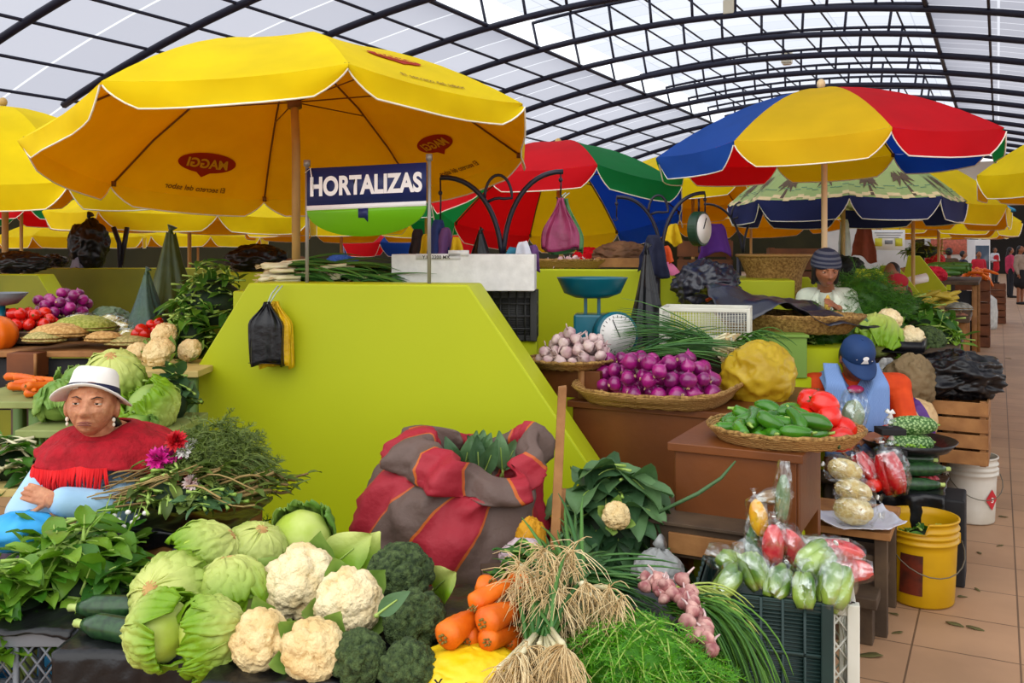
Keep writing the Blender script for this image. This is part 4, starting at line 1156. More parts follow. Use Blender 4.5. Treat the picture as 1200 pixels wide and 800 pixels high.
mb = MB(); mb.box((0, 0, 0), (.26, .24, .12)); o = mb.build('cardboard_box', m_woodd, loc=PZ(772, 3.12, .36), bevel=.004, rot=(0, 0, -.2)); tag(o, 'low brown box carrying the grey plastic bag of greens', 'box')
cover('cloth_bundle', 'small pinkish grey crumpled bag between sack and carrots', P(615, 672, 2.9), .075, .06, .1, M('mauve_film', (176, 150, 156), .35, (196, 176, 180), bump=.5, bscale=20), 8, amp=.12, parts=False)
mb = MB(); mb.box((0, 0, -.13), (.26, .22, .26)); o = mb.build('cardboard_box', m_woodd, loc=P(615, 672, 2.9), bevel=.004, rot=(0, 0, .1)); tag(o, 'brown box under the pinkish bag behind the carrots', 'box')
cover('cloth_bundle', 'yellow cloth bundle at the foot of the striped sack', P(622, 655, 3.1), .05, .05, .13, M('ochre_cloth', (206, 146, 16), .7), 9, amp=.1, parts=False)
mb = MB(); mb.tube([P(862, 540, 3.2), P(845, 560, 3.2), P(818, 578, 3.16), P(772, 600, 3.2)], [.003, .006, .007, .006], 6)
tag(mb.build('onion_leaf', m_leafk), 'single long green leaf sticking out right of the kale heap', 'leaf')

# ------------------------------------------------------------------ crate of herbs and flowers before the seated woman
fc = slat_crate('wooden_crate', 'wooden crate covered in black plastic under the flowers and herbs', (-1.1, 3.12, 0), -.1, .42, .34, .705, nsl=6)
def fn(i, j):
    x = lerp(-1.34, -.84, i)
    if j < .35:
        t = j/.35; return (x, 2.935-.02*t+.04*(x+1.1), .715-(1-t)*(.075+.025*math.sin(i*9)))
    return (x, lerp(2.915, 3.3, (j-.35)/.65)+.04*(x+1.1), .722)
sheet('plastic_lining', 'black plastic sheet over the herb crate beside the seated woman', 'plastic sheet', fn, 50, 30, m_blackp, wr=.014, ws=11, seed=3)
def stalks(name, label, loc, n, L, mat, seed, dirv, sp=(.06, .06, .03), rad=.004, cat='herb'):
    rnd = random.Random(seed); root = T(name, label, cat, loc); mb = MB(); lf = MB()
    for i in range(n):
        p = Vector((rnd.gauss(0, sp[0]), rnd.gauss(0, sp[1]), abs(rnd.gauss(0, sp[2])))); d = (Vector(dirv)+rdir(rnd, -.5, .5)*.22).normalized(); l = L*rnd.uniform(.7, 1.2)
        pts = [p+d*l*t+Vector((0, 0, .02*math.sin(t*3+i))) for t in (0, .25, .5, .75, 1)]
        mb.tube(pts, [rad*rnd.uniform(.6, 1.3)]*5, 5)
        for k in range(2):
            leaf(lf, pts[-1-k], d+rdir(rnd, -.3, .8)*.8, (0, 0, 1), .06*rnd.uniform(.6, 1.3), .03, .6, .3, .05, 5, 2, 0, 0, 0, rnd=rnd)
    mb.build('stalks', mat, root); lf.build('leaves', m_herb, root); return root
stalks('herb_bundle', 'bundle of dry brown stalks laid across the herb crate', P(135, 592, 2.98), 38, .3, m_dry, 3, (1, .1, .22), rad=.003)
stalks('herb_bundle', 'upper bundle of cut stalks under the red shawl elbow', P(145, 568, 3.08), 26, .24, m_dry, 5, (1, .1, .16), rad=.003)
stalks('herb_bundle', 'reddish brown twigs at the right end of the herb crate', P(262, 572, 3.0), 30, .14, m_dry, 7, (.9, -.1, .0))
strands('herb_sprigs', 'narrow leaved sprigs arching right at the end of the herb crate', P(268, 545, 3.02), 60, .17, m_herb, 8, (.9, -.1, .35), 'herb', .05, 1.8, .003)
feathery('fennel_bunch', 'dark feathery herb rising behind the flowers', P(255, 560, 3.08), .14, .1, .19, 260, m_herb, m_herb, 9, 'herb', .028, 22, .1)
leafpile('herb_leaves', 'broad green leaves around the flowers on the herb crate', P(215, 588, 2.98), .19, .12, .12, 110, .07, .04, m_herb, m_stalk, 10, 'herb', ruf=.04, stem=.03)
leafpile('herb_leaves', 'pale mint leaves at the front of the herb crate', P(250, 592, 2.9), .09, .05, .05, 30, .07, .05, m_leafk, m_stalk, 11, 'herb', ruf=.03, stem=.02)
def flower(label, loc, r, mat, seed, zd=(0, -.8, .6), npet=46):
    rnd = random.Random(seed); root = T('flower', label, 'flower'); mb = MB()
    for i in range(npet):
        t = i/npet; a = i*2.4; el = lerp(1.35, -.1, t)
        d = Vector((math.cos(a)*math.cos(el), math.sin(a)*math.cos(el), math.sin(el)))
        leaf(mb, d*r*.15, d, (0, 0, 1) if el < 1 else (1, 0, 0), r*.9, r*.45, .5*rnd.uniform(-1, 1), .35, .1, 4, 2, 0, 0, 0, rnd=rnd)
    mb.build('petals', mat, root)
    mb = MB(); mb.tube([(0, 0, 0), (.01, 0, -r*1.2), (.02, 0, -r*3)], .003, 5); mb.build('stem', m_stalk, root)
    return place(root, loc, zd, seed)
m_mag = M('magenta_petal', (206, 10, 130), .6, (226, 50, 160), island=1); m_redp = M('red_petal', (206, 16, 34), .6, (180, 8, 20), island=1); m_whp = M('white_petal', (246, 240, 236), .6, (226, 220, 214), island=1)
m_pkp = M('blush_petal', (244, 226, 220), .6, (238, 190, 190), island=1)
flower('large magenta dahlia nearest the red shawl', P(187, 538, 2.98), .042, m_mag, 1)
flower('second magenta flower beside the white blossoms', P(203, 532, 3.0), .036, m_mag, 2)
flower('red carnation behind the magenta and white flowers', P(207, 517, 2.98), .036, m_redp, 3)
flower('white flower right of the magenta dahlia', P(216, 528, 2.99), .03, m_whp, 4)
flower('small white blossom topmost in the herb crate', P(225, 522, 3.02), .026, m_whp, 5)
flower('blush white flower low among the mint leaves', P(224, 566, 2.93), .028, m_pkp, 6)
flower('small red and white flower above the mint leaves', P(214, 560, 2.96), .022, m_redp, 7)
rnd = random.Random(5)
for i, (a, b_) in enumerate([(122, 603), (134, 604), (139, 609), (150, 600), (145, 617), (161, 606), (155, 612), (170, 601), (118, 612)]):
    mb = MB(); r_ = T('daisy_bud', 'small white daisy bud dangling over the black plastic of the herb crate', 'flower', P(a, b_, 2.86), 0, 'daisy buds over the herb crate')
    mb.ell((0, 0, 0), (.0085, .0085, .0075), 10, 7); mb.build('bud', m_whp, r_)
    mb = MB(); mb.tube([(0, .004, .004), (.003, .02, .03), (0, .05, .05)], .0015, 4); mb.build('stem', m_stalk, r_)
feathery('dill_bunch', 'dark dill heaped on the plinth behind the lettuces', PZ(325, 3.3, .46), .16, .1, .2, 170, m_leafd, m_leafd, 12, 'dill', .028, 22, .1, .3)
mb = MB(); mb.box((0, 0, .08), (.36, .22, .16)); o = mb.build('cardboard_box', m_woodd, loc=PZ(325, 3.32, .3), bevel=.004); tag(o, 'box under the dark dill behind the lettuces', 'box')
# black bag with yellow lining hung on the wall front
def hangbag(name, label, top, w_, h, dp, m1, m2, cat='bag', seed=0, yaw=0, cord=.07, tap=2.6):
    root = T(name, label, cat, top, yaw)
    def body(s, sc, oy):
        mb = MB()
        def fn(i, j):
            a = 2*PI*i; ww = lerp(.12, 1, sm(min(1, j*tap)))*sc
            return (w_/2*ww*math.copysign(abs(math.cos(a))**.6, math.cos(a))+.03*w_*math.sin(6*a+j*4+seed), oy+dp/2*ww*math.copysign(abs(math.sin(a))**.7, math.sin(a))+.01*math.sin(7*a), -h*j*(1+.05*math.sin(a*3+seed)))
        mb.grid(fn, 40, 16)
        mb.grid(lambda i, j: (w_/2*sc*(i*2-1)*.96, oy+dp/2*sc*(j*2-1)*.9, -h*.985), 6, 4)
        return mb
    body(0, 1, 0).build('outer_bag', m1, root, solid=.002)
    if m2: 
        b2 = body(0, 1.0, dp*.55); b2.v = [(x+w_*.13, y, z*1.05) for x, y, z in b2.v]; b2.build('inner_bag', m2, root, solid=.002)
    mb = MB(); mb.tube([(0, 0, -.01), (.012, .02, cord*.5), (.03, .05, cord)], .004, 6); mb.tube([(.01, 0, -.01), (.03, .02, cord*.5), (.05, .05, cord)], .0035, 6)
    mb.build('handle', M('bag_cord', (176, 190, 170), .6), root)
    return root
pw = wp(320, 352); pw.y -= .10
hangbag('carrier_bag', 'black and yellow carrier bag hanging on the front of green wall', pw, .155, .275, .08, m_blackp, M('yellow_bag_film', (226, 186, 20), .45, (206, 160, 10), scale=20, bump=.4), seed=2, yaw=-.15)
# ================================================================== wooden counters and baskets on the right
VA = HALL
def at_uv(o, a, b_, z):
    """point reached from (x,y) o by a along the counter front and b_ into its depth"""
    return Vector((o[0]+a*CS+b_*SN, o[1]-a*SN+b_*CS, z))
def counter(label, o, w_, dp, zt, fh, legs=True):
    root = T('wooden_counter', label, 'counter', at_uv(o, w_/2, dp/2, 0), VA)
    mb = MB(); mb.box((0, 0, zt-.015), (w_+.03, dp+.03, .03)); mb.build('top_board', m_wood, root, bevel=.003)
    mb = MB(); mb.box((0, -dp/2+.012, zt-.03-fh/2), (w_-.02, .022, fh)); mb.build('front_panel', m_wood, root, bevel=.002)
    for s in (-1, 1):
        mb = MB(); mb.box((s*(w_/2-.012), 0, zt-.03-fh/2), (.022, dp-.06, fh)); mb.build('side_panel', m_wood, root, bevel=.002)
    for s in (-1, 1):
        for q in (-1, 1):
            mb = MB(); mb.box((s*(w_/2-.03), q*(dp/2-.04), (zt-.03)/2), (.055, .055, zt-.03)); mb.build('leg', m_wood, root, bevel=.003)
    return root
oA = (.275, 4.37); oB = (.575, 3.36)
counter('brown wooden counter carrying the woven basket of red onions', oA, .95, .9, .89, .4)
counter('brown wooden counter carrying the round tray of green peppers and tomatoes', oB, .44, .46, .905, .25)
mb = MB(); c = at_uv(oB, .21, .26, .27); mb.box((0, 0, 0), (.36, .36, .54)); struct(mb, 'stall_base', m_lime, loc=c, rot=(0, 0, VA), bevel=.008)
bx = T('wooden_box', 'pale brown wooden box beneath the pepper counter front', 'box', at_uv(oB, .14, .02, .54), VA)
mb = MB(); mb.box((0, 0, .055), (.36, .3, .11)); mb.build('box_body', m_woodd, bx, bevel=.003)
mb = MB(); mb.box((.02, -.157, .05), (.26, .012, .07)); mb.build('front_board', m_woodl, bx, bevel=.002)
mb = MB(); mb.box((0, 0, .115), (.4, .34, .012)); mb.build('lid', m_woodd, bx, bevel=.002)

# onions
pb = at_uv(oA, .36, .18, .89)
basket('woven_basket', 'shallow square woven basket full of purple onions', pb, .36, .3, .075, VA, square=4, sag=.35, base=.82)
o0 = make_onion(m_onion); first = True
hp = heap(66, .30, .25, .04, 5, spread=1.2, z0=.012)
rnd = random.Random(2)
ow = None
for i, (x, y, z) in enumerate(hp):
    v = RM(0, 0, VA) @ Vector((x, y, 0))
    loc = pb+v+Vector((0, 0, z))
    if i in (9, 31):
        if ow is None: ow = make_onion(m_onionw, .038); ow.name = 'white_onion'; ow['label'] = 'pale peeled onion among the purple onions, front of basket'; ow['group'] = 'pale onions in the woven basket'; o = ow
        else: o = cp(ow, loc)
    else:
        o = o0 if first else cp(o0, loc); first = False
    place(o, loc, rdir(rnd, -.5, 1), rnd.uniform(0, 6), rnd.uniform(.86, 1.1))

# peppers and tomatoes on the round tray
pp = at_uv(oB, .345, .225, .905)
basket('woven_tray', 'round woven tray of green peppers and red tomatoes', pp, .275, .24, .05, VA, base=.86)
pk = [make_pepper(.12), make_pepper(-.2, .125), make_pepper(.28, .095)]
rnd = random.Random(8); used = set()
hp = heap(40, .19, .17, .026, 3, spread=1.6, z0=.012)
for i, (x, y, z) in enumerate(hp):
    loc = pp+RM(0, 0, VA) @ Vector((x-.055, y, 0))+Vector((0, 0, z))
    k = i % 3
    o = pk[k] if k not in used else cp(pk[k], loc); used.add(k)
    o.location = loc; o.rotation_euler = (rnd.uniform(-.6, .6), rnd.uniform(-.5, .4), rnd.uniform(0, 6.28)); s_ = rnd.uniform(.95, 1.25); o.scale = (s_, s_*1.15, s_*1.15)
tm = make_tomato('tomato', 'red tomato piled at the right of the pepper tray', 'tomatoes on the pepper tray', .05)
for i, (px, py, d) in enumerate([(985, 515, 3.33), (962, 505, 3.5), (972, 488, 3.42), (943, 492, 3.48), (950, 470, 3.52), (966, 473, 3.45), (981, 500, 3.45), (934, 508, 3.5), (990, 505, 3.4)]):
    o = tm if i == 0 else cp(tm, (0, 0, 0)); place(o, P(px, py, d), (rnd.uniform(-1, 1), rnd.uniform(-1, .4), rnd.uniform(.2, 1)), rnd.uniform(0, 6), rnd.uniform(.85, 1.05))
cu = make_zucchini('cucumber', 'green and red striped pepper lying on the front rim of the tray', .11, .02, None); cu['category'] = 'pepper'; cu.name = 'long_pepper'
cu['label'] = 'dark green pepper lying flat on the front rim of the tray by the tomatoes'; cu.location = P(963, 520, 3.22); cu.rotation_euler = (0, 0, -.3)

# garlic basket on a wooden box
gx = T('wooden_box', 'brown wooden box raising the basket of garlic beside the green wall', 'box', PZ(676, 4.62, .89), VA)
mb = MB(); mb.box((0, 0, .065), (.38, .34, .13)); mb.build('box_body', m_wood, gx, bevel=.003)
mb = MB(); mb.box((.1, -.176, .065), (.03, .012, .13)); mb.build('batten', m_woodl, gx)
pg = PZ(669, 4.56, 1.02)
basket('garlic_basket', 'round woven basket heaped with garlic beside the blue scale', pg, .215, .19, .04, 0)
g1 = make_garlic('garlic_bulb', 'pale garlic bulb heaped in the round basket by the scale', 'garlic in the round basket', .029, m_garlic)
hp = heap(60, .195, .17, .027, 6, spread=2.6, z0=.01)
for i, (x, y, z) in enumerate(hp):
    o = g1 if i == 0 else cp(g1, (0, 0, 0)); place(o, pg+Vector((x+.02, y, z)), rdir(rnd, -.6, 1), rnd.uniform(0, 6), rnd.uniform(.85, 1.15))

# teal weighing scale
m_teal = M('teal_enamel', (8, 104, 122), .35, (4, 90, 108), scale=4, coat=.3); m_dial = M('dial_face', (236, 232, 226), .4)
sc_ = T('weighing_scale', 'teal weighing scale with round dial and wide pan', 'scale', PZ(694, 4.98, 1.03), -.12)
mb = MB(); mb.lathe([(0, .31), (.09, .305), (.15, .33), (.185, .405), (.19, .412), (.182, .41), (.145, .34), (.085, .318), (0, .318)], 40); mb.build('pan', m_teal, sc_)
for s in (-1, 1):
    mb = MB(); mb.box((s*.035, 0, .26), (.018, .02, .12)); mb.build('pan_support', m_teal, sc_, bevel=.002)
mb = MB(); mb.box((-.01, 0, .12), (.17, .16, .2)); mb.build('body', m_teal, sc_, bevel=.012)
mb = MB(); mb.box((.06, -.02, .012), (.3, .2, .024)); mb.build('foot', m_teal, sc_, bevel=.006)
dl = T('dial', None, None, (.13, -.1, .12), 0); dl.parent = sc_; dl.rotation_euler = (PI/2-.1, 0, .5)
mb = MB(); mb.tube([(0, 0, -.05), (0, 0, .012)], .118, 40); mb.build('dial_case', m_teal, dl)
mb = MB(); mb.tube([(0, 0, .012), (0, 0, .016)], .104, 40); mb.build('dial_face', m_dial, dl)
mb = MB(); mb.box((-.01, .03, .019), (.004, .1, .003), RM(0, 0, .4)); mb.build('needle', M('needle_black', (20, 20, 24), .5), dl)
mb = MB()
for k in range(24):
    a = 2*PI*k/24; mb.box((math.cos(a)*.092, math.sin(a)*.092, .0175), (.012, .0025, .002), RM(0, 0, a))
mb.build('scale_marks', MATS['needle_black'], dl)
st_ = T('wooden_box', 'box that lifts the blue scale above the counter', 'box', PZ(694, 4.98, .89), -.12)
mb = MB(); mb.box((0, 0, .07), (.34, .26, .14)); mb.build('box_body', m_wood, st_, bevel=.003)

# black plastic cone of bags, white lattice basket, spring onions
def conebag(name, label, loc, h, r, mat, seed=0, lobes=5, cat='bag', top=.08):
    root = T(name, label, cat, loc)
    mb = MB()
    def fn(i, j):
        a = 2*PI*i; rr = r*lerp(1, top, j**.75)*(1+.12*math.sin(lobes*a+seed+j*2)+.06*math.sin(11*a+j*5))
        return (rr*math.cos(a), rr*.8*math.sin(a), h*j+.01*math.sin(a*3))
    mb.grid(fn, 48, 16); mb.grid(lambda i, j: (r*(i*2-1)*.6, r*.8*(j*2-1)*.6, .002), 4, 4)
    mb.build('film', mat, root)
    mb = MB(); mb.tube([(0, 0, h*.97), (0, 0, h*1.03), (.01, 0, h*1.07)], [r*.1, r*.05, r*.13], 8); mb.build('knot', mat, root)
    return root
conebag('hanging_bags', 'tall black plastic bag tied to the hook post behind the scale', PZ(758, 5.15, .98), .6, .155, m_blackp, 1)
plastic_crate('white_basket', 'white lattice plastic basket behind the red onions', PZ(828, 4.95, 1.1), -.28, .44, .3, .19, m_whitep, 'grid')
sb = T('wooden_box', 'box under the white lattice basket behind the onions', 'box', PZ(828, 5.0, .0), -.28)
mb = MB(); mb.box((0, 0, .55), (.46, .32, 1.1)); mb.build('box_body', m_lime, sb, bevel=.005)
spring_onions('spring onion bunch laid behind the purple onions', PZ(850, 4.55, 1.12), (1, -.2, -.15), 20, 31, .03, .5, .04)
strands('onion_leaves', 'dark green onion leaves lying behind the purple onions', PZ(752, 4.55, 1.08), 70, .46, m_leek, 33, (1, -.1, .25), sp=.06, droop=.5, rad=.006)
strands('onion_leaves', 'bent green onion leaves beside the yellow plastic sack', PZ(868, 4.6, 1.12), 60, .24, m_leafg, 34, (.5, -.5, .5), sp=.05, droop=2, rad=.005)
mb = MB(); mb.box((0, 0, .085), (.6, .16, .17)); o = mb.build('cardboard_box', m_woodd, loc=PZ(800, 4.74, .89), rot=(0, 0, VA), bevel=.004); tag(o, 'flat box under the green onion leaves behind the onions', 'box')

# yellow plastic sack
m_ysack = M('yellow_sheet_film', (212, 182, 48), .35, (186, 154, 30), scale=9, bump=.5, bscale=22, trans=.25, tcol=(240, 190, 30))
cover('plastic_sack', 'large yellow plastic sack between onions and the woman in cap', PZ(889, 4.42, .86), .17, .15, .28, m_ysack, 3, amp=.09, lobes=3, parts=False)
mb = MB(); mb.box((0, 0, .43), (.3, .26, .86)); o = mb.build('wooden_box', m_wood, loc=PZ(893, 4.46, 0), bevel=.005, rot=(0, 0, VA)); tag(o, 'tall box under the yellow plastic sack', 'box')

# ------------------------------------------------------------------ bench and low step, bagged goods
be = T('wooden_bench', 'low wooden bench below the bags of chopped corn', 'bench', at_uv((1.16, 4.02), .2, .22, 0), VA)
mb = MB(); mb.box((0, 0, .42), (.46, .46, .03)); mb.build('seat_board', m_woodl, be, bevel=.003)
for s in (-1, 1):
    for q in (-1, 1):
        mb = MB(); mb.box((s*.19, q*.18, .2025), (.05, .05, .405)); mb.build('leg', m_woodd, be, bevel=.003)
mb = MB(); mb.box((0, -.18, .3), (.36, .02, .05)); mb.build('stretcher', m_woodd, be)
sp_ = T('wooden_step', 'heavy dark wooden step on the floor beside the yellow bucket', 'step', at_uv((1.27, 3.86), .1, .34, 0), VA)
mb = MB(); mb.box((0, 0, .18), (.24, .76, .045)); mb.build('tread', m_woodd, sp_, bevel=.005)
for q in (-.3, .3):
    mb = MB(); mb.box((0, q, .079), (.2, .08, .158)); mb.build('block', m_woodd, sp_, bevel=.004)

m_film = clear_film('clear_bag_film')
m_corn = M('chopped_corn', (232, 202, 128), .6, (246, 226, 168), scale=60, kind='voronoi', bump=.9, bscale=120)
m_radr = M('sliced_red_pepper', (204, 26, 48), .4, (236, 96, 90), scale=24, bump=.3, bscale=60)
def bag_of(name, label, loc, ln, r, zdir, filler, seed, group=None, opac=None, neck=True, cat='bag'):
    """clear bag lying along local Z: belly at the origin, gathered neck at +Z"""
    root = T(name, label, cat, group=group)
    mb = MB()
    def fn(i, j):
        a = 2*PI*i; t = j
        rr = r*(.25+.95*math.sin(PI*min(1, .12+t*.8))**.7) if t < .8 else r*lerp(.75, .1, sm((t-.8)/.12)) if t < .92 else r*lerp(.1, .42, sm((t-.92)/.08))
        if not neck: rr = r*(.3+.9*math.sin(PI*(.08+t*.84))**.6)
        rr *= 1+.07*math.sin(5*a+seed+t*7)+.05*math.sin(9*a-t*12)
        return (rr*math.cos(a), rr*.8*math.sin(a), ln*(t-.4))
    mb.grid(fn, 36, 24); mb.build('clear_film', m_film, root)
    if neck:
        mb = MB(); mb.tube([(r*.14*math.cos(a), r*.14*math.sin(a), ln*.52) for a in [i*.7 for i in range(10)]], r*.05, 5); mb.build('tie', M('white_tie', (240, 238, 232), .5), root)
    filler(root, ln, r, random.Random(seed))
    return place(root, loc, zdir, seed)
def f_cuke(root, ln, r, rnd):
    m_c = M('pale_cucumber', (66, 112, 34), .35, (160, 186, 70), scale=9, coat=.3)
    for k in range(4):
        a = k*1.57+.5; x, y = r*.44*math.cos(a), r*.38*math.sin(a); dz = rnd.uniform(-.05, .05)*ln
        pts = [(x, y, ln*(-.36+.7*t)+dz) for t in [i/8 for i in range(9)]]
        mb = MB(); mb.tube(pts, [r*.52*min(1, .5+2.0*t, .5+2.0*(1-t)) for t in [i/8 for i in range(9)]], 10); mb.build('cucumber', m_c, root)
def f_solid(mat, k=.86, bump=6):
    def f(root, ln, r, rnd):
        mb = MB(); s = rnd.uniform(0, 9)
        mb.ell((0, 0, ln*.0), (r*k, r*k*.78, ln*.4*k), 30, 20, disp=lambda d: 1+.07*noise.noise(d*bump+Vector((s, 0, 0)))+.05*noise.noise(d*bump*2.5+Vector((s, 3, 0)))); mb.build('filling', mat, root)
    return f
def f_peppers(root, ln, r, rnd):
    mr = M('sweet_red_pepper', (206, 16, 30), .25, (180, 8, 20), coat=.4); mo = M('orange_strip', (236, 130, 30), .4); mg = M('grey_green_strip', (120, 140, 116), .4)
    for k in range(4):
        a = k*1.57+.4; x, y = r*.4*math.cos(a), r*.34*math.sin(a)
        mb = MB(); mb.tube([(x, y, ln*(-.37+.7*t)) for t in [i/6 for i in range(7)]], [r*.5*min(1, .5+2*t, .4+2*(1-t)) for t in [i/6 for i in range(7)]], 10); mb.build('red_pepper', mr, root)
    mb = MB(); mb.tube([(0, -r*.62, ln*-.25), (.0, -r*.7, 0), (.01, -r*.55, ln*.25)], [r*.1, r*.15, r*.1], 8); mb.build('orange_pepper', mo, root)
    mb = MB(); mb.tube([(r*.3, -r*.58, ln*-.2), (r*.34, -r*.62, 0), (r*.3, -r*.5, ln*.25)], [r*.08, r*.12, r*.08], 8); mb.build('celery_strip', mg, root)

tr = T('plastic_tray_cloth', 'white plastic sheet under the stacked bags of chopped corn', 'plastic sheet', PZ(1001, 3.95, .437))
def fn(i, j):
    x, y = (i-.5)*.34, (j-.5)*.26
    return (x, y, .006+.05*max(0, abs(i-.5)*2-.55)**1.3*2+.03*max(0, abs(j-.5)*2-.6))
sheet('film', None, None, fn, 26, 20, M('white_film', (226, 226, 232), .3, (206, 206, 218), bump=.4, bscale=20), tr, wr=.006, ws=20, seed=2)
for i, (px, py, d, lab) in enumerate([(1000, 598, 3.9, 'lowest bag of chopped corn, lying on the white plastic'), (1000, 575, 3.92, 'middle bag of chopped corn in the stack of three'), (990, 551, 3.96, 'topmost bag of chopped corn in the stack of three')]):
    bag_of('bag_of_corn', lab, P(px, py, d), .2-.01*i, .062, (.95, -.25, -.12-.1*i) if i < 2 else (-.9, .1, .25), f_solid(m_corn, .98, 7), 3+i, 'bags of chopped corn')
# black covered box with pepper bags, zucchini and gourds
m_blackc = M('black_cloth', (14, 13, 15), .7, (24, 22, 24))
bb = T('covered_box', 'low box covered in black plastic under the bags of red peppers', 'box', PZ(1046, 4.62, 0), VA)
mb = MB(); mb.box((0, .03, .215), (.44, .36, .43)); mb.build('box_body', m_blackc, bb, bevel=.01)
def fn(i, j):
    x = (i-.5)*.48
    if j < .4: return (x, -.17-.012*math.sin(i*20), .44-.2*(1-j/.4)*(1+.1*math.sin(i*9)))
    return (x, -.17+.42*(j-.4)/.6, .443)
sheet('cloth', None, None, fn, 30, 24, m_blackp, bb, wr=.01, ws=12, seed=5)
bag_of('bag_of_peppers', 'clear bag of red peppers leaning left, with twisted neck', P(1014, 548, 4.44), .22, .058, (-.45, .25, .85), f_peppers, 4, 'bags of red peppers on the black box')
bag_of('bag_of_peppers', 'tall clear bag of red peppers with orange strip, right of its twin', P(1043, 553, 4.4), .27, .074, (-.2, .2, .95), f_peppers, 9, 'bags of red peppers on the black box')
t2 = make_tomato('tomato', 'single red tomato between the two bags of peppers', None, .036); place(t2, P(1024, 568, 4.4), (.2, -.6, .7))
t3 = make_tomato('yellow_tomato', 'small yellow fruit behind the corn bags by the pepper bag', None, .026); place(t3, P(1010, 564, 4.46), (.2, -.6, .7)); t3.children[0].data.materials[0] = M('yellow_fruit', (232, 180, 20), .3); t3['category'] = 'fruit'
zz = make_zucchini('zucchini', 'lowest thick zucchini of the pile right of the pepper bags',   .26, .033, 'zucchini piled by the pepper bags')
zz.location = P(1068, 567, 4.52); zz.rotation_euler = (0, 0, PI-.1)
cp(zz, P(1074, 550, 4.56), (.5, 0, PI+.06), 1.08, 'middle zucchini of the pile under the black bowl')
cp(zz, P(1062, 538, 4.62), (1, 0, PI-.12), .95, 'upper zucchini of the pile directly under the black bowl')
mb = MB(); mb.box((0, 0, .205), (.36, .26, .41)); o = mb.build('covered_box', m_blackc, loc=PZ(1084, 4.6, 0), rot=(0, 0, VA), bevel=.01); tag(o, 'black covered box carrying the zucchini pile', 'box')
bw = T('black_bowl', 'wide shallow black bowl holding the bumpy green gourds', 'bowl', PZ(1064, 4.72, .565))
mb = MB(); mb.lathe([(0, 0), (.12, 0), (.19, .035), (.225, .075), (.232, .075), (.19, .028), (.12, .008), (0, .008)], 40); mb.build('bowl_shell', m_blackp, bw)
mb = MB(); mb.lathe([(0, .016), (.13, .02), (.17, .03)], 20); mb.build('lining', m_blackc, bw)
mb = MB(); mb.box((0, 0, .2825), (.24, .2, .565)); o = mb.build('covered_box', m_blackc, loc=PZ(1062, 4.84, 0), bevel=.01); tag(o, 'tall black box supporting the bowl of gourds', 'box')
def gourd(label, loc, rz):
    root = T('bumpy_gourd', label, 'gourd', loc, rz, 'bumpy gourds in the black bowl')
    mb = MB(); mb.ell((0, 0, 0), (.13, .05, .047), 60, 34, disp=lambda d: (1+.10*(.45-vor(Vector((d.x*2.2, d.y, d.z)), 4.2, 2)))*(1-.12*abs(d.x)**6), R=None); mb.build('fruit', m_melon, root)
    mb = MB(); mb.tube([(.105, 0, 0), (.128, 0, .004)], [.008, .004], 6); mb.build('stalk', m_stalk, root)
    return root
gourd('upper bumpy green gourd on top of its twin', P(1070, 498, 4.66), -.1); gourd('lower bumpy green gourd resting in the black bowl', P(1067, 519, 4.66), .05)
m_pea = M('fresh_peas', (120, 176, 36), .4, (160, 204, 70), objvar=.15)
pe = T('green_bean', 'green bean scattered on the front rim of the black bowl', 'bean', (0, 0, 0), 0, 'beans in the black bowl'); mb = MB(); mb.ell((0, 0, 0), (.010, .006, .006), 8, 6); mb.build('bean', m_pea, pe); mb = MB(); mb.ell((.009, 0, .002), (.003, .002, .002), 6, 5); mb.build('tip', m_leekw, pe)
rnd = random.Random(3)
for i in range(30):
    o = pe if i == 0 else cp(pe, (0, 0, 0)); o.location = P(1040+rnd.uniform(-3, 45), 526+rnd.uniform(-5, 3), 4.55+rnd.uniform(-.03, .03)); o.rotation_euler = (0, 0, rnd.uniform(0, 6))
bag_of('bag_of_greens', 'flat clear bag of pale greens standing before the blue apron', P(1000, 486, 4.5), .2, .066, (.1, .2, 1), f_solid(M('pale_greens', (120, 140, 112), .4, (150, 166, 140), scale=20), .9, 4), 5, neck=False)
for i, (a, b_, lab) in enumerate([(1043, 487, 'upper white knotted bag end beside the orange sleeve'), (1044, 512, 'lower white knotted bag end beside the bumpy gourds')]):
    r_ = T('knotted_bag', lab, 'bag', P(a, b_, 4.52)); mb = MB(); mb.ell((0, 0, -.03), (.03, .024, .026), 14, 9); mb.build('belly', m_film, r_)
    mb = MB(); mb.tube([(0, 0, -.012), (.003, 0, .008), (-.002, 0, .02)], [.018, .007, .02], 9); mb.tube([(0, 0, .01), (.018, -.004, .022)], [.006, .014], 7); mb.tube([(0, 0, .01), (-.018, -.004, .026)], [.006, .012], 7); mb.build('knot', MATS['white_tie'], r_)
    mb = MB(); mb.box((0, 0, 0), (.12, .1, .03)); o = mb.build('black_tray', m_blackc, loc=P(a, b_, 4.52)-Vector((0, 0, .072)), bevel=.004); tag(o, 'small black tray under the %s white knotted bag' % ('upper', 'lower')[i], 'tray')
cover('red_bag', 'dark red plastic sack standing behind the yellow bucket', PZ(1086, 4.68, 0), .11, .08, .45, M('red_film', (150, 30, 42), .35, (180, 44, 52), bump=.4, bscale=14), 2, amp=.06, parts=False)

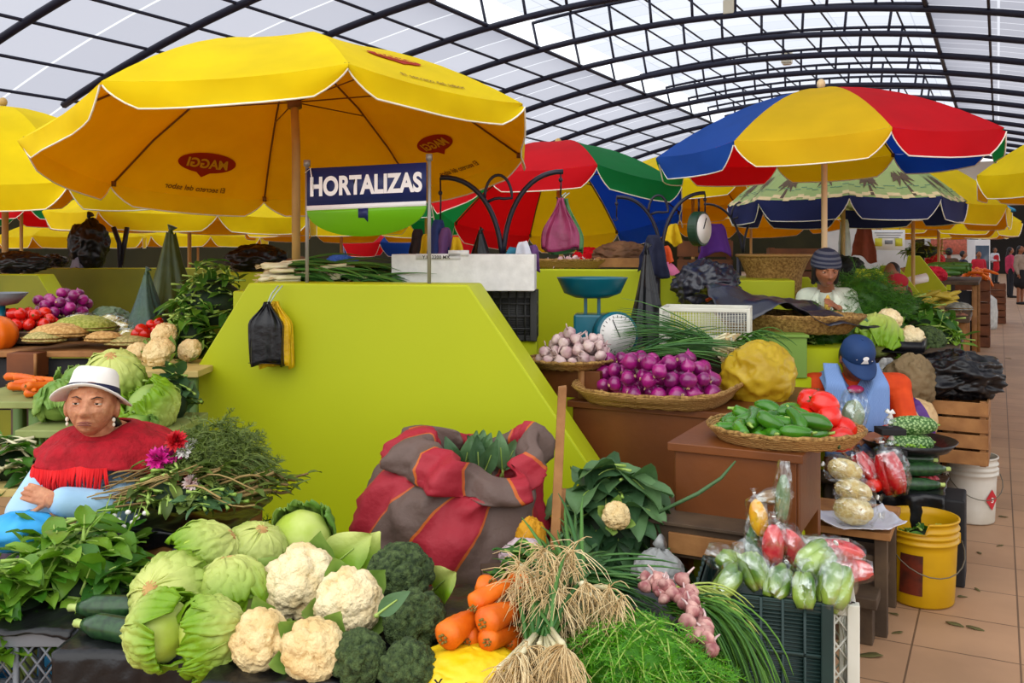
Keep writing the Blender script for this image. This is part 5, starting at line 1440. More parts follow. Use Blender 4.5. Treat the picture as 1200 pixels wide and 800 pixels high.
# ------------------------------------------------------------------ green crate with bags of cucumbers
plastic_crate('plastic_crate', 'dark green ribbed crate carrying the bags of cucumbers', (.76, 2.84, 0), -.30, .36, .3, .6, m_darkp, 'rib')
plastic_crate('plastic_crate', 'white lattice crate standing behind the dark green crate', (.965, 3.02, 0), -.30, .22, .62, .58, m_whitep, cell=.06)
CB = 'bags of cucumbers on the green crate'
for i, (a, b_, d, zd, ln, r, lab) in enumerate([
        (858, 660, 2.84, (-.8, .3, .35), .13, .036, 'bag of cucumbers at the back left of the green crate'),
        (853, 681, 2.74, (.6, .5, .5), .12, .036, 'bag of cucumbers on the front left corner of green crate'),
        (884, 668, 2.76, (-.3, .5, .8), .14, .038, 'bag of cucumbers next to the red pepper bag, left side'),
        (912, 682, 2.72, (.5, .6, .6), .13, .036, 'bag of cucumbers in the middle of the green crate front'),
        (942, 692, 2.68, (.1, .5, .85), .13, .036, 'bag of cucumbers hanging over the green crate front, pointed end down'),
        (956, 656, 2.76, (.8, .3, .5), .15, .045, 'largest bag of cucumbers, topmost on the right'),
        (978, 688, 2.68, (.35, .4, .85), .16, .046, 'bag of cucumbers on the front right corner of green crate')]):
    bag_of('bag_of_cucumbers', lab, P(a, b_, d), ln*1.08, r*1.15, zd, f_cuke, 7+i, CB, neck=(i % 2 == 1))
bag_of('bag_of_peppers', 'upright bag of sliced red peppers with white knot, on green crate', P(906, 640, 2.84), .17, .035, (.05, .1, 1), f_solid(m_radr, .95, 5), 3, 'bags of sliced peppers on the green crate')
bag_of('bag_of_peppers', 'slanted bag of sliced red peppers right of the upright one', P(930, 643, 2.86), .17, .04, (-.5, .1, .85), f_solid(m_radr, .95, 5), 6, 'bags of sliced peppers on the green crate')
bag_of('bag_of_peppers', 'flat bag of red peppers lying on top at the right of green crate', P(982, 645, 2.98), .2, .045, (-.9, .2, .1), f_solid(m_radr, .98, 4), 8, 'bags of sliced peppers on the green crate', neck=False)
bag_of('bag_of_peppers', 'lower flat bag of red peppers hanging over the white crate', P(995, 668, 2.94), .18, .04, (-.85, .3, -.1), f_solid(m_radr, .98, 4), 10, 'bags of sliced peppers on the green crate', neck=False)
bag_of('bag_of_vegetables', 'slim bag of yellow and orange vegetables behind the red pepper bags', P(889, 607, 2.9), .15, .03, (-.15, .1, 1), f_solid(M('yellow_veg', (240, 160, 20), .4, (246, 190, 40), scale=18), .95, 4), 12)
bag_of('bag_of_vegetables', 'tall bag of leeks behind the cucumbers on green crate', P(917, 585, 2.93), .2, .03, (.08, .1, 1), f_solid(M('leek_slices', (90, 116, 74), .4, (140, 158, 120), scale=26), .95, 5), 14, neck=False)
bag_of('bag_of_vegetables', 'small bag of brown herbs lying between yellow and leek bags', P(903, 582, 2.95), .12, .024, (.95, .1, .2), f_solid(M('brown_herbs', (130, 96, 56), .6, (160, 130, 90), scale=30), .95, 6), 15, neck=False)
bag_of('bag_of_vegetables', 'dark green bag behind the slim yellow vegetable bag', P(884, 637, 2.92), .15, .03, (.05, .1, 1), f_solid(M('dark_veg', (40, 84, 40), .4, (80, 120, 60), scale=20), .95, 5), 16, neck=False)

# ------------------------------------------------------------------ buckets
def bucket(label, loc, r0, r1, h, mat, ridges, broken=False):
    root = T('bucket', label, 'bucket', loc)
    mb = MB(); N_ = 56
    prof = [(0, .004), (r0*.97, .004), (r0, .012)]
    prof += [(lerp(r0, r1, t), h*t) for t in (.25, .5, .66)]
    for k in range(ridges):
        z = h*(.72+.075*k); rr = lerp(r0, r1, z/h)
        prof += [(rr, z), (rr+.008, z+.004), (rr+.008, z+.012), (rr, z+.017)]
    prof += [(r1, h*.97), (r1+.006, h*.975), (r1+.006, h), (r1-.004, h), (r1-.006, h*.9), (r0*.96, .012), (0, .012)]
    def cut(a, z):
        return 1
    mb.lathe(prof, N_, rf=cut)
    if broken:   # a bite out of the rim
        mb.v = [(x, y, z-(max(0, z-h*.86)*.9 if (x < -r1*.25 and x > -r1*.95 and y < 0) else 0)) for x, y, z in mb.v]
    mb.build('bucket_shell', mat, root)
    mb = MB()
    hp_ = []
    for i in range(13):
        t = i/12*PI
        hp_.append((-(r1+.014)*math.cos(t), -.02-math.sin(t)*r1*.99-.012, h*.72-math.sin(t)*.12))
    mb.tube(hp_, .0028, 6); mb.build('wire_handle', M('wire', (110, 104, 90), .4, metal=.6), root)
    for s in (-1, 1):
        mb = MB(); mb.box((s*(r1+.008), 0, h*.74), (.02, .036, .05)); mb.build('handle_lug', mat, root, bevel=.004)
    return root
b1 = bucket('yellow plastic bucket on the tiles beside the wooden step', (1.865, 4.27, 0), .135, .152, .385, M('bucket_yellow', (202, 154, 4), .4, (184, 138, 2), scale=5), 3, True)
mb = MB(); mb.grid(lambda i, j: (lerp(-.128, -.055, i), 0, lerp(.06, .24, j)), 8, 3); mb.v = [(x, -math.sqrt(max(0, (.1365+.017*z/.385)**2-x*x))-.002, z) for x, y, z in mb.v]
mb.build('sticker', M('dark_label', (46, 26, 18), .5, (110, 40, 20), scale=14), b1)
leafpile('green_scraps', 'green leaf scraps inside the yellow bucket', (1.865, 4.27, .26), .1, .1, .09, 24, .08, .05, m_leafg, m_stalk, 61, 'greens', stem=.02)
b2 = bucket('white paint bucket under the wooden crate by the aisle', (2.7, 5.52, 0), .125, .14, .385, M('bucket_white', (214, 208, 196), .45, (196, 188, 172), scale=6), 3)
mb = MB()
qx = [(.0, .09), (.045, .15), (.0, .21), (-.045, .15)]
cy = lambda x, z: -math.sqrt(.137**2-(x+.06)**2)-.003
for sc_2, mi_ in ((1, 0),):
    mb.add([(x*sc_2+.06, cy(x*sc_2, 0), z) for x, z in qx], [(0, 1, 2, 3)], 0)
mb.build('warning_label', M('label_red', (190, 30, 40), .5), b2)
mb = MB(); lettering(mb, '3', (.06, cy(0, 0)-.002, .135), (1, .3, 0), (0, 0, 1), .03); mb.build('label_digit', MATS['white_tie'], b2)
wc = slat_crate('wooden_crate', 'slatted wooden crate on the white bucket, black bag on top', (2.55, 5.42, .39), -.5, .36, .4, .36, nsl=4)
mb = MB(); mb.box((0, 0, .195), (.2, .24, .39)); o = mb.build('wooden_box', m_woodd, loc=(2.44, 5.62, 0), bevel=.005, rot=(0, 0, -.5)); tag(o, 'box behind the white bucket that helps carry the wooden crate', 'box')
cover('black_bag', 'crumpled shiny black plastic bag heaped on the wooden crate', (2.55, 5.42, .735), .26, .22, .25, m_blackp, 6, amp=.17, lobes=4, parts=False)
# ================================================================== sign, hook racks and the goods on the stall tops
m_signb = M('sign_navy', (28, 42, 98), .4); m_signg = M('sign_green', (112, 186, 24), .4); m_white = M('sign_white', (246, 246, 246), .45); m_post = M('grey_post', (150, 146, 140), .4, metal=.3)
A = wp(352, 335); Bq = wp(499, 336); A.y += .1; Bq.y += .1
ds = (Bq-A); ds.z = 0; W_ = ds.length; yaw = math.atan2(ds.y, ds.x)
sg = T('market_sign', 'vegetable stall sign in blue, white and green on two grey posts', 'sign', (A.x, A.y, 1.437), yaw)
zt = lambda py: HC-(py-HY)/F*4.25-1.437
for x, zq in ((0, zt(188)), (W_, zt(184))):
    mb = MB(); mb.tube([(x, .02, 0), (x, .02, zq)], .009, 8); mb.box((x, .02, zq), (.024, .024, .03)); mb.build('post', m_post, sg)
z0, z1, z2 = zt(279), zt(240), zt(195)
tilt = .03
def slab(poly, y0, y1, m, nm):
    mb = MB(); n = len(poly)
    mb.hull([Vector((x, y0, z+tilt*x)) for x, z in poly], [Vector((x, y1, z+tilt*x)) for x, z in poly]); return mb.build(nm, m, sg)
x0, x1 = .01, W_-.008
slab([(x0, z1), (x1, z1), (x1, z2), (x0, z2)], -.004, .006, m_signb, 'blue_panel')
slab([(x0, z1-.022), (x1, z1-.022), (x1, z1), (x0, z1)], -.005, .005, m_white, 'white_stripe')
cx = (x0+x1)/2
slab([(cx-(x1-x0)/2*math.cos(a), z1-.022-(z1-.022-z0)*math.sin(a)) for a in [PI*i/30 for i in range(31)]], -.004, .006, m_signg, 'green_half_disc')
slab([(cx-.035, z1-.022), (cx+.012, z1-.022), (cx+.012, z1-.085), (cx-.008, z1-.065), (cx-.035, z1-.065)], -.007, -.003, m_signb, 'blue_mark')
mb = MB(); lettering(mb, 'HORTALIZAS', (cx, -.0065, lerp(z1, z2, .27)+tilt*cx), (1, 0, tilt), (0, 0, 1), .085, bold=.055, width=(x1-x0)*.94); mb.build('lettering', m_white, sg)
mb = MB(); mb.tube([(0, .0, z2-.02), (.03, -.01, z2+.0), (.045, -.01, z2-.1)], .003, 5); mb.build('cord', m_white, sg)

# leeks and spring onions on the wall top
def leeks(label, loc, n, L, seed, dirv=(1, 0, 0), sp=(.03, .09, .05)):
    rnd = random.Random(seed); root = T('leek_bunch', label, 'leeks', loc); lf = MB(); bu = MB(); ro = MB()
    for i in range(n):
        p = Vector((rnd.gauss(0, sp[0]), rnd.uniform(-sp[1], sp[1]), rnd.uniform(0, sp[2]*2))); d = (Vector(dirv)+rdir(rnd, -.2, .5)*.22).normalized()
        bu.tube([p-d*.09, p-d*.07, p-d*.03, p+d*.04], [.006, .013, .010, .009], 7)
        for k in range(7):
            e = (-d+rdir(rnd, -.8, .4)*.6).normalized()*.03; ro.tube([p-d*.09, p-d*.09+e], [.0015, .0006], 3, cap=False)
        for k in range(3):
            dd = (d+rdir(rnd, -.1, .6)*.28).normalized(); leaf(lf, p+d*.03, dd, (rnd.uniform(-.4, .4), -.4, 1), L*rnd.uniform(.6, 1.1), .03, rnd.uniform(.2, 1.5), .5, .02, 8, 2, rnd=rnd, shape=.5)
    lf.build('leaves', m_leek, root); bu.build('bulbs', m_leekw, root); ro.build('roots', m_root, root); return root
leeks('leek bunch on the wall top left of the sign, pale bulbs toward the left', P(338, 318, 4.62)-Vector((0, 0, .05)), 26, .42, 3)
leeks('dark green leek leaves on the wall top under the vegetable sign', PZ(395, 4.66, 1.395), 34, .36, 5, (1, .05, .03), (.07, .1, .06))
strands('leek_leaves', 'leaf ends tied beside the white foam box on the wall top', PZ(432, 4.6, 1.42), 60, .16, m_leek, 6, (.9, -.1, .15), 'leeks', .06, .6, .008)
# foam box and dark crate
m_foam = M('white_foam', (226, 224, 220), .7, (212, 210, 206), scale=20, bump=.1, bscale=120)
fb = T('foam_box', 'long white foam box on the wall top at the right of the sign', 'box', PZ(546, 4.75, 1.387), -.06)
w2 = (628-463)/F*4.7
mb = MB()
for (c, d) in (((0, -.14, .09), (w2, .025, .18)), ((0, .14, .09), (w2, .025, .18)), ((-w2/2+.012, 0, .09), (.025, .28, .18)), ((w2/2-.012, 0, .09), (.025, .28, .18)), ((0, 0, .01), (w2, .28, .02))): mb.box(c, d)
mb.build('box_body', m_foam, fb, bevel=.005)
mb = MB(); mb.box((-.12, -.153, .168), (.22, .004, .03)); mb.box((-.02, -.14, .185), (.1, .03, .03)); mb.build('printed_strip', m_foam, fb)
mb = MB(); lettering(mb, 'Y.K. 2200 MX', (-.13, -.1565, .158), (1, 0, 0), (0, 0, 1), .017, bold=.02); mb.build('lettering', M('dark_ink', (60, 58, 54), .7), fb)
plastic_crate('plastic_crate', 'black ribbed crate below the right end of the foam box', PZ(598, 4.86, 1.13), -.06, .25, .26, .25, M('black_crate', (46, 46, 44), .5), 'rib')
mb = MB(); mb.box((0, 0, .565), (.26, .27, 1.13)); o = mb.build('stall_base', m_lime, loc=PZ(600, 4.87, 0), rot=(0, 0, -.06)); o['kind'] = 'structure'

# curved steel hook racks
m_iron = M('dark_iron', (30, 28, 44), .4)
def arc(c, r, a0, a1, n=14, y=0, sx=1):
    return [(c[0]+sx*r*math.cos(lerp(a0, a1, i/n)), y, c[1]+r*math.sin(lerp(a0, a1, i/n))) for i in range(n+1)]
def hookrack(label, px, pz, d, s, zb, chains):
    root = T('hook_rack', label, 'rack', PZ(px, d, zb)); k = d/F
    b = lambda x, y: ((x-px)*k, 0, HC-(y-HY)*k-zb)
    mb = MB(); mb.tube([(0, 0, 0), b(px, 300)], .022, 8); mb.build('post', m_iron, root)
    def bez(p0, p1, p2, p3, n=14): return [Vector(p0)*(1-t)**3+Vector(p1)*3*t*(1-t)**2+Vector(p2)*3*t*t*(1-t)+Vector(p3)*t**3 for t in [i/n for i in range(n+1)]]
    q = lambda x, y: b(px+(x-582)*s, 290+(y-290)*s)
    for (p) in ((q(588, 300), q(585, 250), q(560, 205), q(516, 208)), (q(590, 300), q(592, 240), q(620, 200), q(660, 201))):
        mb = MB(); mb.tube(bez(*p), .014*s**.5, 8); mb.build('arm', m_iron, root)
    mb = MB(); mb.tube([q(584-16*math.cos(t*PI), 232-27*math.sin(t*PI)) for t in [i/14 for i in range(15)]]+[q(598-t*26, 236-4*math.sin(t*PI)) for t in (.3, .5, .7, 1)], .009, 6); mb.build('loop', m_iron, root)
    for (x, y0, y1) in chains:
        mb = MB(); mb.tube([q(x, y0), q(x+.5, (y0+y1)/2), q(x, y1)], .005, 6); mb.ell(q(x, (y0*2+y1)/3), (.012, .012, .014), 8, 6); mb.tube([q(x, y1), q(x+2, y1+4), q(x-2, y1+7), q(x-5, y1+3)], .004, 5); mb.build('hook_chain', m_iron, root)
    return root
hookrack('black curved hook rack holding the maroon bag and cloths behind the foam box', 582, 300, 5.1, 1, 0, [(516, 208, 262), (657, 202, 228)])
hookrack('second black curved hook rack behind the teal scale, green dial hanging from it', 770, 300, 6.2, .72, 1.0, [(516, 208, 240), (660, 202, 232)])
hookrack('third curved hook rack behind the purple cloth, under the yellow umbrella', 866, 300, 8.6, .62, 1.0, [(660, 202, 230)])
# things that hang from the racks
m_maroon = M('maroon_film', (128, 36, 74), .35, (160, 60, 104), scale=12, bump=.5, bscale=20); m_gfilm = M('green_film', (62, 118, 66), .4, (90, 140, 84), bump=.5)
hangbag('hanging_bag', 'maroon and green plastic bag hanging from the right hook arm', P(657, 232, 5.1), .2, .28, .1, m_maroon, m_gfilm, seed=1, cord=.03, tap=1.25)
conebag('hanging_bags', 'black plastic bag tied up in a cone behind the foam box', PZ(563, 5.12, 1.385), .30, .13, m_blackp, 4)
def cloth(label, px, py, d, w_, h, mat, seed, cat='cloth', name='hanging_cloth'):
    p = P(px, py, d)
    def fn(i, j): return (p.x+(i-.5)*w_*lerp(.35, 1, j**.6), p.y+.03*math.sin(i*9+seed)*j, p.z-h*j*(1-.12*math.sin(i*5+seed)))
    return sheet(name, label, cat, fn, 16, 14, mat, wr=.012, ws=10, seed=seed, solid=.004)
cloth('dark blue cloth bundle hanging from the left hook chain', 514, 258, 5.02, .14, .24, M('blue_cloth2', (44, 62, 120), .8), 1)
cloth('purple cloth hanging beside the blue bundle on left hook', 522, 268, 5.0, .11, .18, M('mauve_cloth', (116, 76, 130), .8), 2)
cloth('yellow cloth hanging right of the purple cloth on left hook', 535, 278, 4.98, .09, .12, M('yel_cloth', (230, 190, 20), .8), 3)
cloth('teal towel draped at the foot of the first hook rack', 604, 290, 5.02, .18, .14, M('teal_cloth', (60, 140, 168), .8), 4)
cloth('white cloth with dark letter mark between teal and purple cloths', 613, 283, 4.98, .12, .15, M('white_cloth', (226, 228, 236), .8), 5)
cloth('violet cloth at the right of the white cloth by hook rack', 624, 288, 5.0, .09, .13, M('violet_cloth', (104, 66, 120), .8), 6)
cloth('dark blue cloth knotted at the post of the second hook rack', 766, 275, 6.1, .2, .26, M('navy_bundle', (26, 30, 56), .8), 7)
cloth('yellow cloth hanging behind the post of the second hook rack', 789, 262, 6.6, .12, .14, MATS['yel_cloth'], 8)
cloth('orange cloth at the foot of the second hook rack', 780, 288, 6.3, .1, .12, M('orange_cloth', (226, 90, 40), .8), 9)
cloth('pink cloth lying over the middle green wall by the black bag', 775, 307, 6.3, .28, .1, M('pink_cloth', (226, 120, 160), .8), 10)
cloth('purple cloth hung over the brown wooden box behind the dial scale', 838, 262, 6.9, .26, .24, M('purple_cloth', (86, 34, 134), .75), 11)
cloth('thin yellow cloth hanging left of the foam box behind the sign post', 500, 275, 5.8, .1, .2, MATS['yel_cloth'], 12)
cloth('dark cloth hanging at the far left of the foam box', 490, 268, 5.9, .12, .2, M('char_cloth', (50, 40, 44), .8), 13)
# hanging dial scale
hs_ = T('hanging_scale', 'round green dial scale hanging from the second hook rack', 'scale', P(819, 268, 6.2), .9)
mb = MB(); mb.tube([(0, .03, 0), (0, -.035, 0)], .115, 32); mb.build('scale_case', M('dark_green_enamel', (34, 62, 44), .4), hs_, bevel=.006)
mb = MB(); mb.tube([(0, -.035, 0), (0, -.042, 0)], .098, 32); mb.build('dial_face', m_dial, hs_)
mb = MB(); mb.box((0, -.045, .035), (.006, .004, .08), RM(0, .5, 0)); mb.build('needle', MATS['needle_black'], hs_)
mb = MB(); mb.tube([(0, 0, .11), (0, 0, .2)], .008, 6); mb.tube([(0, 0, -.11), (0, 0, -.16)], .006, 6); mb.build('hanger', m_iron, hs_)
# goods on the middle wall top
m_boxw = M('reddish_box_wood', (122, 68, 34), .6, (96, 52, 26), scale=6)
bxw = slat_crate('wooden_crate', 'brown wooden box behind the hanging dial scale and purple cloth', PZ(826, 7.2, 1.38), -.2, .4, .3, .28, m_boxw, nsl=2)
mb = MB(); mb.box((0, 0, .69), (.46, .4, 1.38)); o = mb.build('stall_base', m_lime, loc=PZ(826, 7.2, 0), rot=(0, 0, -.2)); o['kind'] = 'structure'
# woven basket standing on its foot at the middle
wb = T('straw_basket', 'tall flared straw basket standing behind the black plastic cover', 'basket', PZ(907, 6.9, 1.2))
mb = MB(); mb.lathe([(.14, 0), (.19, .02), (.2, .2), (.24, .3), (.27, .34), (.26, .345), (.22, .3), (.18, .2), (.17, .03), (0, .02)], 40, rf=lambda a, z: 1+.015*math.sin(20*a)*math.cos(z*120)); mb.build('weave', m_wick2, wb)
mb = MB(); mb.tube([(.268*math.cos(a), .268*math.sin(a), .343) for a in [2*PI*i/40 for i in range(41)]], .012, 6); mb.build('rim', m_wick, wb)
mb = MB(); mb.box((0, 0, .6), (.6, .5, 1.2)); o = mb.build('stall_base', m_lime, loc=PZ(907, 6.95, 0), rot=(0, 0, HALL)); o['kind'] = 'structure'
# black sheet spread over baskets before the woman in beanie
def fn(i, j):
    x = lerp(1.12, 1.98, i); y = lerp(5.15, 5.75, j)
    z = 1.3+.08*math.sin(i*5+1)*math.sin(j*3)-.16*max(0, .35-j)*(1+math.sin(i*11)) - .12*sm((i-.75)/.25)
    return (x, y-.1*i, z)
sheet('black_sheet', 'crumpled black plastic sheet spread before the woman in striped beanie', 'plastic sheet', fn, 50, 34, m_bluep, wr=.03, ws=7, seed=4)
basket('straw_tray', 'long straw tray under the crumpled black plastic sheet', (1.58, 5.4, 1.12), .42, .26, .1, HALL, m_wick2)
mb = MB(); mb.box((0, 0, .52), (.7, .4, 1.04)); o = mb.build('stall_base', m_lime, loc=(1.58, 5.45, 0.), rot=(0, 0, HALL)); o['kind'] = 'structure'
gb_ = T('green_box', 'pale green box below the straw tray beside the woman in cap', 'box', PZ(908, 5.15, .9), -.1)
mb = MB(); mb.box((0, 0, .11), (.3, .22, .22)); mb.build('box_body', M('pale_green_box', (112, 146, 56), .5), gb_, bevel=.004); mb = MB(); mb.box((0, 0, .225), (.32, .24, .015)); mb.build('lid', MATS['pale_green_box'], gb_, bevel=.003)
mb = MB(); mb.box((0, 0, .45), (.34, .24, .9)); o = mb.build('stall_base', m_lime, loc=PZ(908, 5.17, 0), rot=(0, 0, -.1)); o['kind'] = 'structure'
cover('black_bag', 'dark bag with white print bulging over the right slope of middle wall', PZ(828, 6.0, 1.2), .2, .16, .3, m_bluep, 9, amp=.16, parts=False)
mb = MB(); mb.tube([P(828, 352, 5.75), P(838, 346, 5.7), P(850, 350, 5.72), P(846, 358, 5.75)], .012, 7); tag(mb.build('red_strap', M('red_strap', (200, 60, 40), .5)), 'red handle loop beside the dark bag on the middle wall', 'strap')
mb = MB(); mb.box((0, 0, .6), (.5, .4, 1.2)); o = mb.build('stall_base', m_lime, loc=PZ(832, 6.05, 0), rot=(0, 0, HALL)); o['kind'] = 'structure'
# baskets of white garlic seen on the middle wall top
bk_ = basket('flat_basket', 'flat basket of small pale garlic on top of the middle green wall', PZ(668, 6.95, 1.45), .28, .2, .06, 0)
gg = make_garlic('garlic_bulb', 'small pale garlic bulb in the flat basket on the middle wall', 'garlic in the far flat basket', .024, m_garlic)
for i, (x, y, z) in enumerate(heap(34, .24, .17, .024, 9, spread=2, z0=.01)):
    o = gg if i == 0 else cp(gg, (0, 0, 0)); place(o, PZ(668, 6.95, 1.45)+Vector((x, y, z)), rdir(RND, -.5, 1), i)
slat_crate('wooden_crate', 'low wooden tray on top of the middle green wall beside the pink cloth', PZ(728, 6.95, 1.45), -.2, .36, .22, .08, nsl=1)
cover('cloth_bundle', 'brown cloth bundle lying in the tray on the middle wall', PZ(728, 7.0, 1.47), .2, .14, .16, M('brown_cloth', (120, 84, 56), .8, (90, 60, 40)), 3, parts=False)
cover('red_bag', 'red bag peeking out behind the maroon hanging bag', PZ(690, 7.2, 1.45), .12, .1, .14, RED, 4, parts=False)
# ================================================================== people
m_skin_old = M('weathered_skin', (208, 146, 108), .45, (176, 112, 78), scale=40, detail=6, bump=.25, bscale=160, sss=.05)
m_skin = M('brown_skin', (158, 100, 68), .5, (140, 84, 56), scale=20, sss=.05)
m_lip = M('lip', (134, 72, 62), .45); m_eye = M('eye_white', (206, 196, 184), .25); m_iris = M('dark_iris', (24, 16, 12), .2); m_hair = M('black_hair', (22, 18, 18), .45, (40, 34, 32), scale=60)
m_brow = M('brow_hair', (60, 46, 40), .7)
def g(x, s): return math.exp(-(x/s)**2)
def headverts(old=0, ax=.073, ay=.09, az=.108, nu=110, nv=84):
    """sculpted head: face toward -Y, up +Z, centred on the skull"""
    mb = MB(); mb.ell((0, 0, 0), 1, nu, nv); out = []
    k = az/.108
    for v in mb.v:
        x, y, z = v[0]*ax, v[1]*ay, v[2]*az
        if z < 0: x *= 1-.30*min(1, -z/az)**1.6; y = y*(1-.12*min(1, -z/az)) - .012*min(1, -z/az)
        fr = sm((-v[1]-.05)/.5)
        zz = z/k; X = abs(x); dy = 0; dx = 0
        dy -= .021*g(x, .011)*(g(zz+.030, .013)+.5*g(zz+.006, .020))
        dy -= .010*g(X-.013, .0075)*g(zz+.034, .009)
        dy += (.0155 if old else .0125)*g(X-.031, .015)*g(zz-.006, .011)
        dy -= .007*g(X-.030, .022)*g(zz-.026, .008)
        dy -= .006*g(X-.042, .018)*g(zz+.026, .020)
        zm = zz+.064+x*x*(9 if old else 3)
        dy -= .0065*g(x, .022)*(g(zm-.006, .005)+g(zm+.006, .0055))
        dy += .0055*g(x, .026)*g(zm, .0026)
        dy -= .009*g(x, .022)*g(zz+.096, .014)
        dy += .003*g(x, .03)*g(zz+.082, .006)
        if old:
            dy += .0070*g(X-(.017+(-.028-zz)*.42), .0038)*sm((-.028-zz)/.01)*sm((zz+.085)/.02)
            dy += .0022*g(zz-.016-.2*X, .002)*g(X-.03, .02)
            dy += .0042*(g(zz+.012, .0025)+.6*g(zz+.019, .002))*g(X-.032, .014)
            for q in (.044, .053, .062): dy += .0028*g(zz-q+.15*X, .0024)
            dy += .003*g(X-.006, .0022)*g(zz-.03, .010)
            dy += .0015*math.sin(zz*420+X*200)*sm((X-.035)/.02)*fr
        out.append((x, y+dy*fr, z))
    return out, mb.f
def add_head(mb, c, R, old=0, sc=(1, 1, 1), res=1, ears=True):
    vs, fs = headverts(old, nu=int(110*res), nv=int(84*res)); S = Vector(sc)
    mb.add([c+R @ Vector((v[0]*S.x, v[1]*S.y, v[2]*S.z)) for v in vs], fs)
    if ears:
        for s in (-1, 1): mb.ell(c+R @ Vector((s*.074*S.x, .012, -.012)), (.010, .019, .030), 12, 10, R=R @ RM(0, 0, s*.35))
def face_parts(root, c, R, sc=(1, 1, 1), old=0, lids=.6, skin=None, k=1.0):
    S = Vector(sc); L_ = lambda x, y, z: c+R @ Vector((x*S.x, y*S.y, z*S.z))
    for s in (-1, 1):
        e = MB(); e.ell(L_(s*.031, -.0705, .006), (.0125, .0105, .0105), 16, 12); eo = e.build('eye', m_eye, root)
        e = MB(); e.ell(L_(s*.031-.001, -.0790, .005), (.0056, .0032, .0056), 12, 8); e.build('iris', m_iris, eo)
        e = MB(); e.ell(L_(s*.031, -.0712, .0105+(.0015 if not old else .001)), (.0142, .0122, .0085*lids+.003), 16, 10, R=R @ RM(.25, s*.12 if old else 0, 0)); e.build('upper_eyelid', skin, root)
        e = MB(); e.ell(L_(s*.031, -.0700, -.0035), (.0135, .0112, .0050), 16, 10, R=R); e.build('lower_eyelid', skin, root)
        e = MB(); e.tube([L_(s*.014, -.0885, .021-(.002 if old else 0)), L_(s*.03, -.0868, .0275), L_(s*.046, -.074, .024)], [.0022, .0032, .0016], 6, flat=.6); e.build('eyebrow', m_brow, root)
    e = MB(); mz = -.0605
    q = 9 if old else 3
    e.tube([L_(x, -.0925+abs(x)*.32, mz-.0008-x*x*q) for x in (-.022, -.011, 0, .011, .022)], [.0012, .0030, .0034, .0030, .0012], 8, flat=.8); e.build('upper_lip', m_lip, root)
    e = MB(); e.tube([L_(x, -.0915+abs(x)*.32, mz-.0085-x*x*q) for x in (-.02, -.010, 0, .010, .02)], [.0012, .0034, .004, .0034, .0012], 8, flat=.8); e.build('lower_lip', m_lip, root)
def add_hand(mb, w_, d, n, s=1.0, side=1, curl=.5, spread=.12):
    """palm and five bent fingers; w_=wrist, d=pointing direction, n=back-of-hand normal"""
    d = Vector(d).normalized(); n = Vector(n); n = (n-d*n.dot(d)).normalized(); t = d.cross(n)*side
    P0 = Vector(w_)
    for q in (-.028, -.010, .010, .028): mb.cap(P0+d*.01+t*q*.7*s, P0+d*.085*s+t*q*s, .015*s, .0125*s, 8)
    for i, (q, l) in enumerate(((-.031, .062), (-.010, .074), (.011, .070), (.031, .055))):
        p = P0+d*.088*s+t*q*s; dd = (d+t*q*spread*20*.1).normalized(); r = .0095*s
        for j in range(3):
            e = p+dd*l*s*(.44, .32, .24)[j]; mb.cap(p, e, r, r*.88, 8); p = e; r *= .9
            dd = (dd-n*curl).normalized()
    p = P0+d*.03*s-t*.032*s; dd = (d*.7-t*.75-n*.2).normalized(); r = .0115*s
    for j in range(2):
        e = p+dd*(.042, .030)[j]*s; mb.cap(p, e, r, r*.88, 8); p = e; r *= .9; dd = (dd+t*.35-n*.25).normalized()
def clothes(name, parts, mat, root, vox=.008, smo=4):
    mb = MB()
    for q in parts:
        if len(q) == 4: mb.cap(*q)
        else: mb.ell(q[0], q[1], 24, 16, R=q[2])
    return mb.build(name, mat, root, remesh=vox, smoothit=smo)

# ------------------------------------------------------------------ the seated old woman
ow = T('person', 'seated old person in white hat and red fringed shawl, arms crossed', 'person', (-1.39, 3.15, 0))
o_ = Vector((-1.39, 3.15, 0)); q = lambda px, py, d: P(px, py, d)-o_
Hc = q(108, 474, 3.10); HR = RM(0, 0, .20) @ RM(-.16, 0, 0) @ RM(0, .05, 0); HSc = (1.04, .98, .92)
mb = MB(); add_head(mb, Hc, HR, 1, HSc)
mb.cap(Hc+Vector((0, .03, -.05)), Vector((.0, .04, .90)), .05, .062)
Sl, Sr = q(150, 540, 3.2), q(68, 540, 3.14)
El, Er = q(142, 596, 3.02), q(30, 600, 3.0)
Wl, Wr = q(63, 586, 2.90), q(66, 606, 2.93)
for a, b_, r0, r1 in ((Vector((0, .06, .9)), Vector((.0, .08, .48)), .12, .15), (Sl, El, .05, .042), (El, Wl, .042, .028), (Sr, Er, .05, .042), (Er, Wr, .042, .028), (Sl, Sr, .06, .06)): mb.cap(a, b_, r0, r1)
hipl, hipr = Vector((.09, .05, .48)), Vector((-.09, .05, .48)); knl, knr = Vector((.05, -.30, .5)), Vector((-.2, -.30, .5))
for h_, k_ in ((hipl, knl), (hipr, knr)):
    mb.cap(h_, k_, .085, .06); mb.cap(k_, k_+Vector((0, -.02, -.44)), .055, .035); mb.cap(k_+Vector((0, -.0, -.45)), k_+Vector((0, -.14, -.465)), .036, .03)
add_hand(mb, Wl, Vector((-1, .05, .3)), Vector((0, -1, .45)), .72, 1, .55)
add_hand(mb, Wr, Vector((1, .35, .05)), Vector((0, -1, .3)), .9, -1, .3)
mb.build('body', m_skin_old, ow, remesh=.0034)
face_parts(ow, Hc, HR, HSc, 1, .75, m_skin_old)
m_blouse = M('pale_blue_blouse', (170, 206, 230), .75, (150, 188, 218), scale=6, bump=.2, bscale=24)
ex = .016
